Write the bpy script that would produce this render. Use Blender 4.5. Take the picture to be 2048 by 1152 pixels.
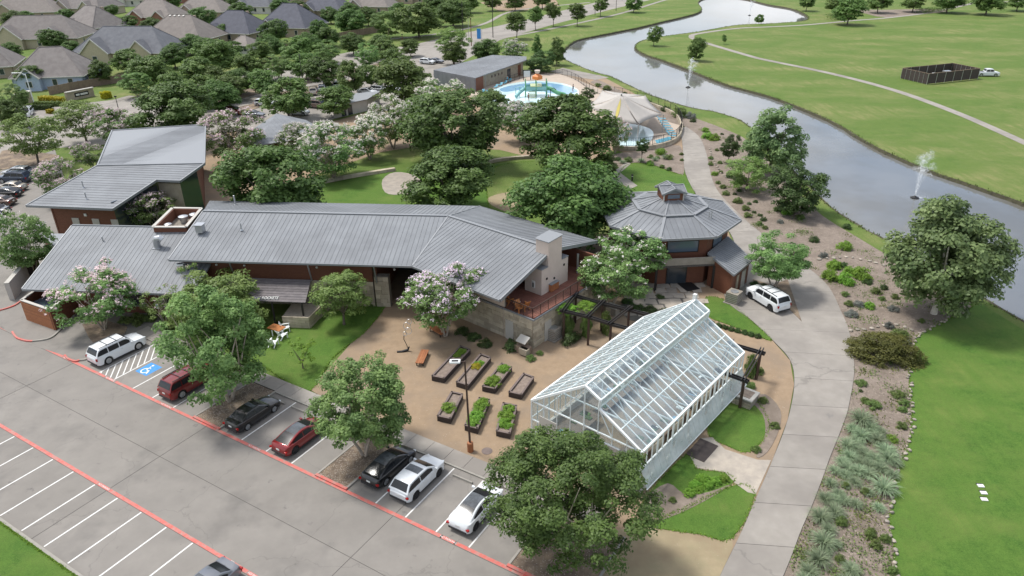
import bpy, bmesh, math, random
import numpy as np
from mathutils import Vector, Matrix
from mathutils.geometry import delaunay_2d_cdt
R = math.radians
random.seed(7)
scn = bpy.context.scene
for o in list(bpy.data.objects): bpy.data.objects.remove(o)
COL = scn.collection

# ---------------------------------------------------------------- camera
CAM_H, CAM_PITCH, CAM_ROLL, CAM_F = 36.5, R(26.96), R(-0.81), 1459.0
_c, _s, _cr, _sr = math.cos(CAM_PITCH), math.sin(CAM_PITCH), math.cos(CAM_ROLL), math.sin(CAM_ROLL)
_fwd = Vector((0, _c, -_s)); _up0 = Vector((0, _s, _c)); _rt0 = Vector((1, 0, 0))
_rt = _cr*_rt0 + _sr*_up0; _up = -_sr*_rt0 + _cr*_up0
cam = bpy.data.cameras.new('drone_camera'); camo = bpy.data.objects.new('drone_camera', cam); COL.objects.link(camo)
cam.sensor_width = 36; cam.lens = CAM_F/2048*36; cam.clip_end = 3000; cam.clip_start = .5
mw = Matrix((( _rt.x, _up.x, -_fwd.x, 0), (_rt.y, _up.y, -_fwd.y, 0), (_rt.z, _up.z, -_fwd.z, CAM_H), (0, 0, 0, 1)))
camo.matrix_world = mw
scn.camera = camo

# ---------------------------------------------------------------- sky and sun
SUN_EL, SUN_AZ = R(62), R(150)          # azimuth measured from +X counter-clockwise (sun stands left and behind)
w = bpy.data.worlds.new('World'); scn.world = w; w.use_nodes = True
nt = w.node_tree; bg = nt.nodes['Background']
sky = nt.nodes.new('ShaderNodeTexSky'); sky.sky_type = 'NISHITA'; sky.sun_disc = False
sky.sun_elevation = SUN_EL; sky.sun_rotation = R(90) - SUN_AZ
sky.air_density = 1.0; sky.dust_density = 2.5; sky.ozone_density = 1.0
# broken cloud over the blue: the photograph's light is bright and hazy
tc = nt.nodes.new('ShaderNodeTexCoord'); mp = nt.nodes.new('ShaderNodeMapping'); mp.inputs['Scale'].default_value = (1, 1, 2.6)
cn = nt.nodes.new('ShaderNodeTexNoise'); cn.inputs['Scale'].default_value = 2.2; cn.inputs['Detail'].default_value = 6; cn.inputs['Roughness'].default_value = .55
cr = nt.nodes.new('ShaderNodeValToRGB'); cr.color_ramp.elements[0].position = .40; cr.color_ramp.elements[1].position = .62
mx = nt.nodes.new('ShaderNodeMixRGB'); mx.inputs[2].default_value = (7.0, 7.1, 7.3, 1)
nt.links.new(tc.outputs['Generated'], mp.inputs[0]); nt.links.new(mp.outputs[0], cn.inputs[0]); nt.links.new(cn.outputs[0], cr.inputs[0])
nt.links.new(cr.outputs[0], mx.inputs[0]); nt.links.new(sky.outputs[0], mx.inputs[1]); nt.links.new(mx.outputs[0], bg.inputs[0])
bg.inputs[1].default_value = 0.118
sl = bpy.data.lights.new('sun', 'SUN'); so = bpy.data.objects.new('sun', sl); COL.objects.link(so)
sl.energy = 2.35; sl.angle = R(11); sl.color = (1, .975, .93)
_sd = Vector((math.cos(SUN_EL)*math.cos(SUN_AZ), math.cos(SUN_EL)*math.sin(SUN_AZ), math.sin(SUN_EL)))
so.rotation_euler = _sd.to_track_quat('Z', 'Y').to_euler(); so.location = (0, 60, 90)
scn.view_settings.view_transform = 'Standard'; scn.view_settings.look = 'None'
scn.view_settings.exposure = 0.72; scn.view_settings.gamma = 1; scn.view_settings.use_curve_mapping = False
scn.render.engine = 'CYCLES'

# ---------------------------------------------------------------- helpers
def G(x, y, z=0.0):
    "point at height z seen along the survey ray of full-size pixel (x, y)"
    d = _fwd + (x-1024)/CAM_F*_rt - (y-576)/CAM_F*_up
    t = (z-CAM_H)/d.z
    return Vector((t*d.x, t*d.y, z))
def GP(pts, z=0.0): return [G(x, y, z) for x, y in pts]
def PX(p):
    q = Vector(p) - Vector((0, 0, CAM_H)); d = q.dot(_fwd)
    return 1024+CAM_F*q.dot(_rt)/d, 576-CAM_F*q.dot(_up)/d
def mpp(p):                                # metres per full-size pixel at p
    return (Vector(p)-Vector((0, 0, CAM_H))).dot(_fwd)/CAM_F
def smooth(pts, n=5, closed=False):        # Catmull-Rom
    P = [Vector(p) for p in pts]; N = len(P); out = []
    rng = range(N if closed else N-1)
    for i in rng:
        if closed: a, b, c, d = P[i-1], P[i], P[(i+1) % N], P[(i+2) % N]
        else: a, b, c, d = P[max(i-1, 0)], P[i], P[i+1], P[min(i+2, N-1)]
        for k in range(n):
            t = k/n
            out.append(.5*((2*b)+(c-a)*t+(2*a-5*b+4*c-d)*t*t+(3*b-a-3*c+d)*t**3))
    if not closed: out.append(P[-1])
    return out

class MB:
    "collects shapes into one mesh"
    def __init__(s): s.v = []; s.f = []; s.m = []; s.cur = 0
    def face(s, pts):
        b = len(s.v); s.v += [tuple(p) for p in pts]; s.f.append(tuple(range(b, b+len(pts)))); s.m.append(s.cur); return s
    def grid(s, rings, close=True, cap=False):
        b = len(s.v); n = len(rings[0])
        for r in rings: s.v += [tuple(p) for p in r]
        for i in range(len(rings)-1):
            for j in range(n if close else n-1):
                k = (j+1) % n
                s.f.append((b+i*n+j, b+i*n+k, b+(i+1)*n+k, b+(i+1)*n+j)); s.m.append(s.cur)
        if cap:
            s.f.append(tuple(b+j for j in reversed(range(n)))); s.m.append(s.cur)
            s.f.append(tuple(b+(len(rings)-1)*n+j for j in range(n))); s.m.append(s.cur)
        return s
    def box(s, c, d, ax=0.0, tilt=None):
        "centre, full size, rotation about z"
        ca, sa = math.cos(ax), math.sin(ax); b = len(s.v)
        for dz in (-.5, .5):
            for dx, dy in ((-.5, -.5), (.5, -.5), (.5, .5), (-.5, .5)):
                x, y, z = dx*d[0], dy*d[1], dz*d[2]
                if tilt is not None: q = tilt @ Vector((x, y, z)); x, y, z = q
                s.v.append((c[0]+x*ca-y*sa, c[1]+x*sa+y*ca, c[2]+z))
        for q in ((3, 2, 1, 0), (4, 5, 6, 7), (0, 1, 5, 4), (1, 2, 6, 5), (2, 3, 7, 6), (3, 0, 4, 7)):
            s.f.append(tuple(b+i for i in q)); s.m.append(s.cur)
        return s
    def prism(s, pts, h, up=None):
        "polygon pts (3d), extruded by vector up*h"
        u = Vector((0, 0, 1)) if up is None else Vector(up)
        P = [Vector(p) for p in pts]
        nrm = Vector((0, 0, 0))
        for i in range(len(P)):
            a, c = P[i], P[(i+1) % len(P)]
            nrm += a.cross(c)
        if nrm.dot(u) < 0: P = P[::-1]
        b = len(s.v); n = len(P)
        s.v += [tuple(p) for p in P]+[tuple(p+u*h) for p in P]
        s.f.append(tuple(b+i for i in reversed(range(n)))); s.f.append(tuple(b+n+i for i in range(n))); s.m += [s.cur]*2
        for i in range(n):
            k = (i+1) % n; s.f.append((b+i, b+k, b+n+k, b+n+i)); s.m.append(s.cur)
        return s
    def bar(s, a, b, w, h=None, up=(0, 0, 1)):
        "rectangular bar from a to b"
        a, b = Vector(a), Vector(b); h = h or w; d = (b-a).normalized(); u = Vector(up)
        if abs(d.dot(u)) > .98: u = Vector((1, 0, 0))
        x = d.cross(u).normalized(); y = x.cross(d)
        r = lambda p: [p-x*w/2-y*h/2, p+x*w/2-y*h/2, p+x*w/2+y*h/2, p-x*w/2+y*h/2]
        return s.grid([r(a), r(b)], True, True)
    def tube(s, pts, rad, n=8, cap=True):
        P = [Vector(p) for p in pts]; rings = []
        rad = rad if isinstance(rad, (list, tuple)) else [rad]*len(P)
        u = None
        for i, p in enumerate(P):
            d = (P[min(i+1, len(P)-1)]-P[max(i-1, 0)]).normalized()
            if u is None: u = Vector((1, 0, 0)) if abs(d.x) < .9 else Vector((0, 1, 0))
            x = (u-d*u.dot(d)).normalized(); y = d.cross(x); u = x
            rings.append([p+(x*math.cos(t)+y*math.sin(t))*rad[i] for t in [2*math.pi*k/n for k in range(n)]])
        return s.grid(rings, True, cap)
    def lathe(s, prof, c=(0, 0, 0), n=16):
        rings = [[(c[0]+r*math.cos(2*math.pi*k/n), c[1]+r*math.sin(2*math.pi*k/n), c[2]+z) for k in range(n)] for r, z in prof]
        return s.grid(rings, True, True)
    def mesh(s, name, mats, sm=False):
        me = bpy.data.meshes.new(name); me.from_pydata(s.v, [], s.f)
        for m in (mats if isinstance(mats, (list, tuple)) else [mats]): me.materials.append(m)
        if len(me.materials) > 1: me.polygons.foreach_set('material_index', s.m)
        if sm:
            me.polygons.foreach_set('use_smooth', [True]*len(me.polygons))
            try: me.set_sharp_from_angle(angle=R(sm if sm is not True else 40))
            except Exception: pass
        me.update(); return me
    def build(s, name, mats, parent=None, sm=False):
        if parent is not None and parent.get('_o') is not None:
            o = parent['_o']; s.v = [(x-o[0], y-o[1], z-o[2]) for x, y, z in s.v]
        return link(name, s.mesh(name, mats, sm), parent)
def link(name, me, parent=None, loc=None, rz=None, sc=None):
    o = bpy.data.objects.new(name, me); COL.objects.link(o)
    if parent is not None:
        o.parent = parent
        if parent.get('_o') is not None: o['_o'] = list(parent['_o'])
    if loc is not None: o.location = loc
    if rz is not None: o.rotation_euler[2] = rz
    if sc is not None: o.scale = sc
    return o
def tag(o, label=None, cat=None, group=None, kind=None):
    if label: o['label'] = label
    if cat: o['category'] = cat
    if group: o['group'] = group
    if kind: o['kind'] = kind
    return o
def thing(name, loc, label, cat, group=None, world=True):
    "Empty at the base of a thing; with world=True its parts are given in world coordinates"
    e = bpy.data.objects.new(name, None); COL.objects.link(e); e.location = loc; e.empty_display_size = .3
    if world: e['_o'] = [float(q) for q in loc]
    return tag(e, label, cat, group)
def copy_tree(o, parent=None):
    c = o.copy(); COL.objects.link(c); c.parent = parent
    for ch in o.children: copy_tree(ch, c)
    return c

# ---------------------------------------------------------------- materials
MT = {}
def mat(name, c1, c2=None, scale=2.0, rough=.8, bump=0.0, bscale=None, metal=0.0, detail=5, c3=None, s3=.25, spec=.4, objrand=0.0, stretch=None, lo=.35, hi=.65, coat=0.0, trans=0.0, lo3=.45, hi3=.62, spots=None, cracks=0.0):
    m = bpy.data.materials.new(name); m.use_nodes = True; N = m.node_tree.nodes; L = m.node_tree.links
    b = N['Principled BSDF']; b.inputs['Roughness'].default_value = rough; b.inputs['Metallic'].default_value = metal
    b.inputs['Specular IOR Level'].default_value = spec
    if coat: b.inputs['Coat Weight'].default_value = coat; b.inputs['Coat Roughness'].default_value = .05
    geo = N.new('ShaderNodeNewGeometry'); src = geo.outputs['Position']
    if stretch:
        mpn = N.new('ShaderNodeMapping'); mpn.inputs['Scale'].default_value = stretch[:3]
        if len(stretch) > 3: mpn.inputs['Rotation'].default_value = (0, 0, stretch[3])
        L.new(src, mpn.inputs[0]); src = mpn.outputs[0]
    def noise(sc, det=detail):
        n = N.new('ShaderNodeTexNoise'); n.inputs['Scale'].default_value = sc; n.inputs['Detail'].default_value = det; n.inputs['Roughness'].default_value = .62
        L.new(src, n.inputs[0]); return n
    def mix(f, a, c):
        x = N.new('ShaderNodeMixRGB'); L.new(f, x.inputs[0])
        for i, q in ((1, a), (2, c)):
            if isinstance(q, tuple): x.inputs[i].default_value = (*q, 1)
            else: L.new(q, x.inputs[i])
        return x.outputs[0]
    def ramp(f, a, c):
        r = N.new('ShaderNodeMapRange'); r.inputs[1].default_value = a; r.inputs[2].default_value = c; L.new(f, r.inputs[0]); return r.outputs[0]
    col = c1
    if c2: col = mix(ramp(noise(scale).outputs[0], lo, hi), c1, c2)
    if c3: col = mix(ramp(noise(s3, 4).outputs[0], lo3, hi3), col, c3)
    if spots: col = mix(ramp(noise(spots[1], 3).outputs[0], spots[2], spots[3]), col, spots[0])
    if cracks:
        wn = N.new('ShaderNodeTexNoise'); wn.inputs['Scale'].default_value = .9; wn.inputs['Detail'].default_value = 4; L.new(src, wn.inputs[0]); va = N.new('ShaderNodeVectorMath'); va.operation = 'MULTIPLY_ADD'; va.inputs[1].default_value = (1.6, 1.6, 1.6); L.new(wn.outputs['Color'], va.inputs[0]); L.new(src, va.inputs[2])
        vo = N.new('ShaderNodeTexVoronoi'); vo.feature = 'DISTANCE_TO_EDGE'; vo.inputs['Scale'].default_value = cracks; L.new(va.outputs[0], vo.inputs[0])
        cf = N.new('ShaderNodeMapRange'); cf.inputs[1].default_value = .001; cf.inputs[2].default_value = .005; cf.inputs[3].default_value = .32; cf.inputs[4].default_value = 0; L.new(vo.outputs['Distance'], cf.inputs[0]); col = mix(cf.outputs[0], col, (.10, .093, .084))
    if objrand:
        oi = N.new('ShaderNodeObjectInfo'); h = N.new('ShaderNodeHueSaturation')
        r = N.new('ShaderNodeMapRange'); r.inputs[3].default_value = 1-objrand; r.inputs[4].default_value = 1+objrand; L.new(oi.outputs['Random'], r.inputs[0])
        L.new(r.outputs[0], h.inputs['Value'])
        if isinstance(col, tuple): h.inputs['Color'].default_value = (*col, 1)
        else: L.new(col, h.inputs['Color'])
        col = h.outputs[0]
    if isinstance(col, tuple): b.inputs['Base Color'].default_value = (*col, 1)
    else: L.new(col, b.inputs['Base Color'])
    if bump:
        bn = N.new('ShaderNodeBump'); bn.inputs['Strength'].default_value = bump; bn.inputs['Distance'].default_value = .05
        L.new(noise(bscale or scale*4).outputs[0], bn.inputs['Height']); L.new(bn.outputs[0], b.inputs['Normal'])
    if trans: b.inputs['Transmission Weight'].default_value = trans
    MT[name] = m; return m
def leafmat(name, c1, c2, tr=.38, rough=.55):
    "leaf: colour varies leaf by leaf (attribute v) and tree by tree, some light passes through"
    m = bpy.data.materials.new(name); m.use_nodes = True; N = m.node_tree.nodes; L = m.node_tree.links
    b = N['Principled BSDF']; b.inputs['Roughness'].default_value = rough; b.inputs['Specular IOR Level'].default_value = .35
    a = N.new('ShaderNodeAttribute'); a.attribute_name = 'v'
    x = N.new('ShaderNodeMixRGB'); x.inputs[1].default_value = (*c1, 1); x.inputs[2].default_value = (*c2, 1); L.new(a.outputs['Fac'], x.inputs[0])
    oi = N.new('ShaderNodeObjectInfo'); h = N.new('ShaderNodeHueSaturation')
    r = N.new('ShaderNodeMapRange'); r.inputs[3].default_value = .8; r.inputs[4].default_value = 1.2; L.new(oi.outputs['Random'], r.inputs[0]); L.new(r.outputs[0], h.inputs['Value'])
    r2 = N.new('ShaderNodeMapRange'); r2.inputs[3].default_value = .485; r2.inputs[4].default_value = .515; L.new(oi.outputs['Random'], r2.inputs[0]); L.new(r2.outputs[0], h.inputs['Hue'])
    L.new(x.outputs[0], h.inputs['Color']); L.new(h.outputs[0], b.inputs['Base Color'])
    if tr:
        t = N.new('ShaderNodeBsdfTranslucent'); L.new(h.outputs[0], t.inputs[0]); ms = N.new('ShaderNodeMixShader'); ms.inputs[0].default_value = tr
        out = N['Material Output']; L.new(b.outputs[0], ms.inputs[1]); L.new(t.outputs[0], ms.inputs[2]); L.new(ms.outputs[0], out.inputs[0])
    MT[name] = m; return m
def glassmat(name, col=(.8, .9, .95), alpha=.3, rough=.08):
    "thin dusty sheet glazing: light passes, a share is reflected (more at grazing angles) or scattered by dust"
    m = bpy.data.materials.new(name); m.use_nodes = True; N = m.node_tree.nodes; L = m.node_tree.links
    b = N['Principled BSDF']; b.inputs['Base Color'].default_value = (*col, 1); b.inputs['Roughness'].default_value = rough
    b.inputs['Specular IOR Level'].default_value = .9
    t = N.new('ShaderNodeBsdfTransparent'); t.inputs[0].default_value = (.94, .97, .97, 1)
    geo = N.new('ShaderNodeNewGeometry'); n = N.new('ShaderNodeTexNoise'); n.inputs['Scale'].default_value = .7; n.inputs['Detail'].default_value = 5; L.new(geo.outputs['Position'], n.inputs[0])
    mr = N.new('ShaderNodeMapRange'); mr.inputs[1].default_value = .3; mr.inputs[2].default_value = .7; mr.inputs[3].default_value = alpha*.55; mr.inputs[4].default_value = alpha*1.4; L.new(n.outputs[0], mr.inputs[0])
    ms = N.new('ShaderNodeMixShader'); L.new(mr.outputs[0], ms.inputs[0]); L.new(t.outputs[0], ms.inputs[1]); L.new(b.outputs[0], ms.inputs[2]); L.new(ms.outputs[0], N['Material Output'].inputs[0])
    MT[name] = m; return m

def turf(name, g1, g2, dry, dlo=.5, dhi=.7, ps=.05):
    "mown grass: blade-fine speckle, hand-sized tufts, mower-scale blotches and dry patches"
    m = bpy.data.materials.new(name); m.use_nodes = True; N = m.node_tree.nodes; L = m.node_tree.links; b = N['Principled BSDF']; b.inputs['Roughness'].default_value = .9; b.inputs['Specular IOR Level'].default_value = .2
    geo = N.new('ShaderNodeNewGeometry')
    def ns(sc, d, lo, hi, st=None):
        n = N.new('ShaderNodeTexNoise'); n.inputs['Scale'].default_value = sc; n.inputs['Detail'].default_value = d; n.inputs['Roughness'].default_value = .65; src = geo.outputs['Position']
        if st: q = N.new('ShaderNodeMapping'); q.inputs['Scale'].default_value = st; q.inputs['Rotation'].default_value = (0, 0, .5); L.new(src, q.inputs[0]); src = q.outputs[0]
        L.new(src, n.inputs[0]); r = N.new('ShaderNodeMapRange'); r.inputs[1].default_value = lo; r.inputs[2].default_value = hi; L.new(n.outputs[0], r.inputs[0]); return r.outputs[0], n.outputs[0]
    def mx_(f, a, c, mode='MIX', fac=None):
        x = N.new('ShaderNodeMixRGB'); x.blend_type = mode
        if f is None: x.inputs[0].default_value = fac
        else: L.new(f, x.inputs[0])
        for i, q in ((1, a), (2, c)):
            if isinstance(q, tuple): x.inputs[i].default_value = (*q, 1)
            else: L.new(q, x.inputs[i])
        return x.outputs[0]
    c = mx_(ns(.35, 5, .35, .65)[0], g1, g2)
    c = mx_(ns(1.6, 6, .35, .7)[0], c, tuple(q*.72 for q in g1))
    c = mx_(ns(ps, 6, dlo, dhi, (1, 1.8, 1))[0], c, dry)
    fs, hs = ns(.9, 5, .38, .68, (1, .16, 1)); c = mx_(fs, c, tuple(q*.8 for q in g2))
    f, h = ns(9, 4, .3, .7); c2 = mx_(f, c, tuple(q*1.35 for q in g2)); c = mx_(None, c, c2, fac=.55)
    f2, h2 = ns(26, 3, .3, .7); dk = mx_(f2, (.55, .55, .55), (1.35, 1.35, 1.35)); c = mx_(None, c, dk, 'MULTIPLY', .75)
    L.new(c, b.inputs['Base Color']); bp = N.new('ShaderNodeBump'); bp.inputs['Strength'].default_value = .7; bp.inputs['Distance'].default_value = .06; L.new(h2, bp.inputs['Height']); L.new(bp.outputs[0], b.inputs['Normal']); MT[name] = m
turf('grass', (.060, .120, .020), (.108, .162, .034), (.225, .20, .092), .43, .66, .05)
turf('lawn', (.036, .098, .014), (.086, .160, .026), (.145, .175, .045), .42, .70, .13)
mat('concrete', (0.246, 0.225, 0.197), (0.283, 0.260, 0.230), .9, .85, .15, 60, c3=(0.213, 0.194, 0.172), s3=.16, objrand=.05, spots=((0.162, 0.151, 0.140), .8, .66, .82), cracks=.05)
mat('lot_concrete', (0.179, 0.165, 0.148), (0.223, 0.206, 0.184), .45, .85, .15, 40, c3=(0.133, 0.124, 0.113), s3=.22, objrand=.045, lo=.28, hi=.72, detail=9, lo3=.52, hi3=.78, spots=((0.110, 0.102, 0.096), 1.1, .66, .80), cracks=.11)
mat('joint', (.10, .093, .082))
mat('kerb', (0.300, 0.281, 0.247), (0.247, 0.232, 0.206), 1.5, .85, .2, 30)
mat('red_paint', (.50, .095, .075), (.45, .15, .125), 3.0, .65, .1, 40, c3=(.33, .215, .185), s3=2.2, lo3=.48, hi3=.68)
mat('white_paint', (.68, .68, .66), (.56, .55, .52), 5, .7)
mat('blue_paint', (.03, .20, .52), (.05, .25, .56), 4, .6)
mat('sand', (0.294, 0.214, 0.139), (0.252, 0.181, 0.116), 1.3, .95, .35, 60, c3=(0.234, 0.176, 0.122), s3=.22)
mat('drysand', (0.296, 0.240, 0.148), (0.255, 0.215, 0.130), 1.0, .95, .3, 40, c3=(0.244, 0.189, 0.118), s3=.3)
mat('mulch', (0.184, 0.148, 0.119), (0.246, 0.201, 0.164), 2.6, .95, .9, 22, c3=(0.168, 0.135, 0.107), s3=.35)
mat('island_mulch', (.105, .078, .058), (.175, .135, .10), 2.4, .95, .9, 18, c3=(.25, .19, .13), s3=.5)
mat('flagstone', (.36, .315, .26), (.27, .24, .205), 1.0, .85, .5, 8, objrand=.15)
mat('stone', (.44, .385, .295), (.35, .30, .225), 1.4, .9, .6, 8, objrand=.22)
mat('stone_dark', (.28, .25, .21), (.22, .195, .16), 1.4, .9, .5, 8, objrand=.2)
mat('mortar', (.25, .222, .18), (.20, .18, .15), 3, .95)
mat('metal_roof', (0.181, 0.191, 0.203), (0.210, 0.221, 0.233), .5, .55, 0, metal=0, objrand=.05, spec=.18, c3=(0.160, 0.168, 0.178), s3=.18)
mat('seam', (.158, .166, .175), rough=.5, metal=.1)
mat('fascia', (0.230, 0.240, 0.251), rough=.5, metal=.2)
mat('wood_wall', (.17, .066, .036), (.125, .048, .028), 2.5, .7, .25, 10, stretch=(1, 1, 9))
mat('wood_orange', (.42, .17, .05), (.36, .13, .04), 4, .6)
mat('wood_bench', (.34, .135, .055), (.28, .105, .045), 3, .6, objrand=.12)
mat('wood_deck', (.205, .085, .06), (.16, .066, .048), 1.2, .7, .2, 12, objrand=.12)
mat('wood_grey', (.15, .135, .135), (.105, .095, .098), 1.6, .85, .5, 7, objrand=.16)
mat('wood_fence', (.25, .185, .135), (.19, .14, .105), 2, .9, .3, 10, objrand=.12)
mat('dark_metal', (.022, .02, .02), rough=.5)
mat('bronze_metal', (.055, .032, .025), rough=.5)
mat('stucco', (.56, .465, .40), (.52, .43, .37), 1.2, .9, .25, 30)
mat('white_metal', (.80, .82, .81), (.74, .77, .76), 3, .45)
mat('pale_wall', (.46, .44, .40), (.42, .40, .36), 1, .85)
mat('steel', (.45, .46, .47), rough=.35, metal=.7)
mat('black', (.012, .012, .013), rough=.6)
mat('soil', (.175, .135, .108), (.25, .20, .165), 3, .95, .8, 18)
mat('planter', (.062, .047, .042), (.045, .035, .032), 3, .75)
mat('planter_edge', (.165, .125, .11), (.125, .098, .088), 3, .8)
mat('water', (.135, .14, .14), (.16, .163, .16), .07, .05, .05, 1.4, spec=.95, detail=3, c3=(.12, .115, .10), s3=.05)
mat('bank', (.055, .05, .033), (.085, .08, .045), 3, .95, .8, 8)
mat('pool_water', (.50, .66, .68), (.56, .70, .71), .4, .08, .1, 2)
mat('pool_blue', (.16, .32, .48), (.22, .38, .52), .6, .08, .1, 2)
mat('pool_deck', (.42, .35, .285), (.37, .31, .25), .7, .85, .15, 30)
mat('bark', (.17, .14, .115), (.11, .09, .075), 5, .95, .6, 20)
mat('bark_pale', (.42, .36, .30), (.32, .27, .22), 4, .9, .4, 14)
mat('bark_white', (.62, .58, .51), (.42, .38, .32), 3, .9, .4, 10)
leafmat('leaf_oak', (0.049, 0.099, 0.023), (0.152, 0.245, 0.060))
leafmat('leaf_oakmid', (0.065, 0.123, 0.029), (0.196, 0.292, 0.076))
leafmat('leaf_elm', (0.076, 0.148, 0.041), (0.265, 0.389, 0.122))
leafmat('leaf_light', (0.117, 0.207, 0.047), (0.276, 0.400, 0.110))
leafmat('leaf_syc', (.070, .125, .042), (.260, .345, .135))
leafmat('leaf_dark', (0.035, 0.069, 0.020), (0.116, 0.186, 0.053))
leafmat('leaf_shrub', (0.083, 0.138, 0.036), (0.207, 0.283, 0.076))
leafmat('leaf_bright', (0.120, 0.248, 0.026), (0.256, 0.432, 0.056))
leafmat('leaf_sage', (.13, .14, .125), (.23, .245, .215))
leafmat('leaf_juniper', (.070, .088, .020), (.20, .21, .05))
leafmat('leaf_yellow', (0.320, 0.280, 0.015), (0.480, 0.420, 0.030))
leafmat('leaf_grass', (.13, .19, .10), (.31, .38, .23), .25)
leafmat('bloom_pink', (.58, .42, .46), (.74, .63, .64), .25, .7)
leafmat('bloom_white', (.62, .57, .52), (.78, .74, .69), .25, .7)
leafmat('bloom_lilac', (.58, .46, .56), (.76, .66, .72), .25, .7)
glassmat('greenhouse_glass', (.54, .62, .68), .15, .04)
glassmat('vent_glass', (.62, .68, .68), .5, .15)
mat('window_glass', (.03, .04, .05), rough=.08, spec=.8)
mat('window_blue', (.10, .13, .17), rough=.08, spec=.8)
MI = MT
# ================================================================ GROUND
def sheet(name, pts, z, m, h=.25, sm=0, closed=True, kind='structure', parent=None):
    P = [Vector((p[0], p[1], z-h)) for p in (smooth(pts, sm, True) if sm else pts)]
    o = MB().prism(P, h).build(name, m, parent)
    if parent is None: tag(o, kind=kind)
    return o
# lot frame: u along the red line, v from the red line towards the hall
TH = R(-31.6); AU = Vector((math.cos(TH), math.sin(TH), 0)); BV = Vector((-AU.y, AU.x, 0)); O0 = G(263, 779)
def LV(u, v, z=0.0): p = O0+AU*u+BV*v; p.z = z; return p

# canal outline (water edge), near bank then far bank
canal_near = [(2350, 830), (2200, 740), (2048, 651), (1941, 588), (1803, 503), (1711, 453), (1648, 408), (1575, 335), (1494, 253), (1434, 228), (1374, 217), (1299, 192), (1254, 172), (1219, 155), (1184, 145), (1129, 121)]
canal_left = [(1124, 108), (1134, 95), (1154, 82), (1199, 72), (1274, 57), (1324, 45), (1386, 30), (1403, 20), (1396, 5), (1420, -4), (1480, -3), (1536, 10), (1581, 18), (1610, 30), (1614, 42), (1568, 47), (1536, 49)]
canal_far = [(1474, 52), (1399, 65), (1324, 75), (1281, 85), (1271, 97), (1289, 110), (1324, 122), (1374, 140), (1449, 170), (1536, 194), (1611, 222), (1673, 250), (1736, 288), (1786, 313), (1861, 345), (1948, 375), (2048, 410), (2200, 470), (2350, 540)]
canal = smooth(GP(canal_near+canal_left+canal_far, -.3), 4, True)
WZ = -.45
# the lawn: one sheet to the horizon with the canal cut out
def cut_ground():
    outer = [(-1500, -200), (1500, -200), (1500, 2200), (-1500, 2200)]
    cps = [(p.x, p.y) for p in canal]
    extra = [(x, y) for x in range(-1200, 1300, 300) for y in range(100, 2100, 300)]
    vs = [Vector(p) for p in outer+cps]; no, nc = 4, len(cps)
    edges = [(i, (i+1) % no) for i in range(no)]+[(no+i, no+(i+1) % nc) for i in range(nc)]
    r = delaunay_2d_cdt(vs, edges, [], 0, 1e-4)
    V, F = r[0], r[2]
    def inside(x, y):
        c = False; j = nc-1
        for i in range(nc):
            xi, yi = cps[i]; xj, yj = cps[j]
            if (yi > y) != (yj > y) and x < (xj-xi)*(y-yi)/(yj-yi)+xi: c = not c
            j = i
        return c
    mb = MB(); mb.v = [(p.x, p.y, 0) for p in V]
    for f in F:
        cx = sum(V[i].x for i in f)/len(f); cy = sum(V[i].y for i in f)/len(f)
        if not inside(cx, cy): mb.f.append(tuple(f)); mb.m.append(0)
    return mb.build('ground', MI['grass'])
tag(cut_ground(), kind='structure')
# eroded bank: a ragged strip from the lawn edge down into the water
mb = MB(); rings = []; nC = len(canal); rb = random.Random(3)
cen = canal
area = sum(canal[i].x*canal[(i+1) % nC].y-canal[(i+1) % nC].x*canal[i].y for i in range(nC))
sg = 1 if area > 0 else -1
top, lip, bot = [], [], []
for i in range(nC):
    t = (canal[(i+1) % nC]-canal[i-1]); t.z = 0; t.normalize(); n = Vector((-t.y, t.x, 0))*sg
    p = canal[i]; j = rb.uniform(-.1, .25)
    top.append(Vector((p.x, p.y, 0))-n*.05+Vector((0, 0, .005))); lip.append(Vector((p.x, p.y, .02+rb.uniform(0, .05)))+n*(.1+j)); bot.append(Vector((p.x, p.y, -1.2))+n*(.45+j*.6))
mb.grid([top, lip, bot], True)
tag(mb.build('canal_bank', MI['bank']), kind='structure')
xs = [p.x for p in canal]; ys = [p.y for p in canal]
tag(MB().face([(min(xs)-2, min(ys)-2, WZ), (max(xs)+2, min(ys)-2, WZ), (max(xs)+2, max(ys)+2, WZ), (min(xs)-2, max(ys)+2, WZ)]).build('canal_water', MI['water']), kind='structure')

# --- front car park: concrete slabs with open joints on a dark bed
US = [-75, -47, -28, -8.6, 10.15, 29.6, 49, 68]
VS = [-40, -24, -14.1, -8.75, -4.42, -.18, 6.0]
lot = sheet('parking_lot', [LV(-75, -40), LV(42, -40), LV(42, 6.0), LV(-75, 6.0)], .012, MI['joint'], .2)
def slab(pts, z0, z1, m, parent, name='slab', gap=.035):
    c = sum((Vector(p) for p in pts), Vector())/len(pts); P = []
    for p in pts:
        d = c-Vector(p); d.z = 0; L = d.length
        P.append(Vector(p)+d*(gap/max(L, .1)))
    P = [Vector((p.x, p.y, z0)) for p in P]
    return MB().prism(P, z1-z0).build(name, m, parent)
for i in range(len(US)-1):
    for j in range(len(VS)-1):
        u0, u1, v0, v1 = US[i], min(US[i+1], 42), VS[j], VS[j+1]
        if u0 >= 42 or v0 < -24.5 and u1 < -40: continue
        g = .022
        slab([LV(u0+g, v0+g), LV(u1-g, v0+g), LV(u1-g, v1-g), LV(u0+g, v1-g)], .0, .03, MI['lot_concrete'], lot, gap=0)
PZ = .034
paint = lambda name, pts, m, z=PZ: tag(MB().prism([Vector((p.x, p.y, z-.003)) for p in pts], .004).build(name, m), kind='structure')
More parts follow.
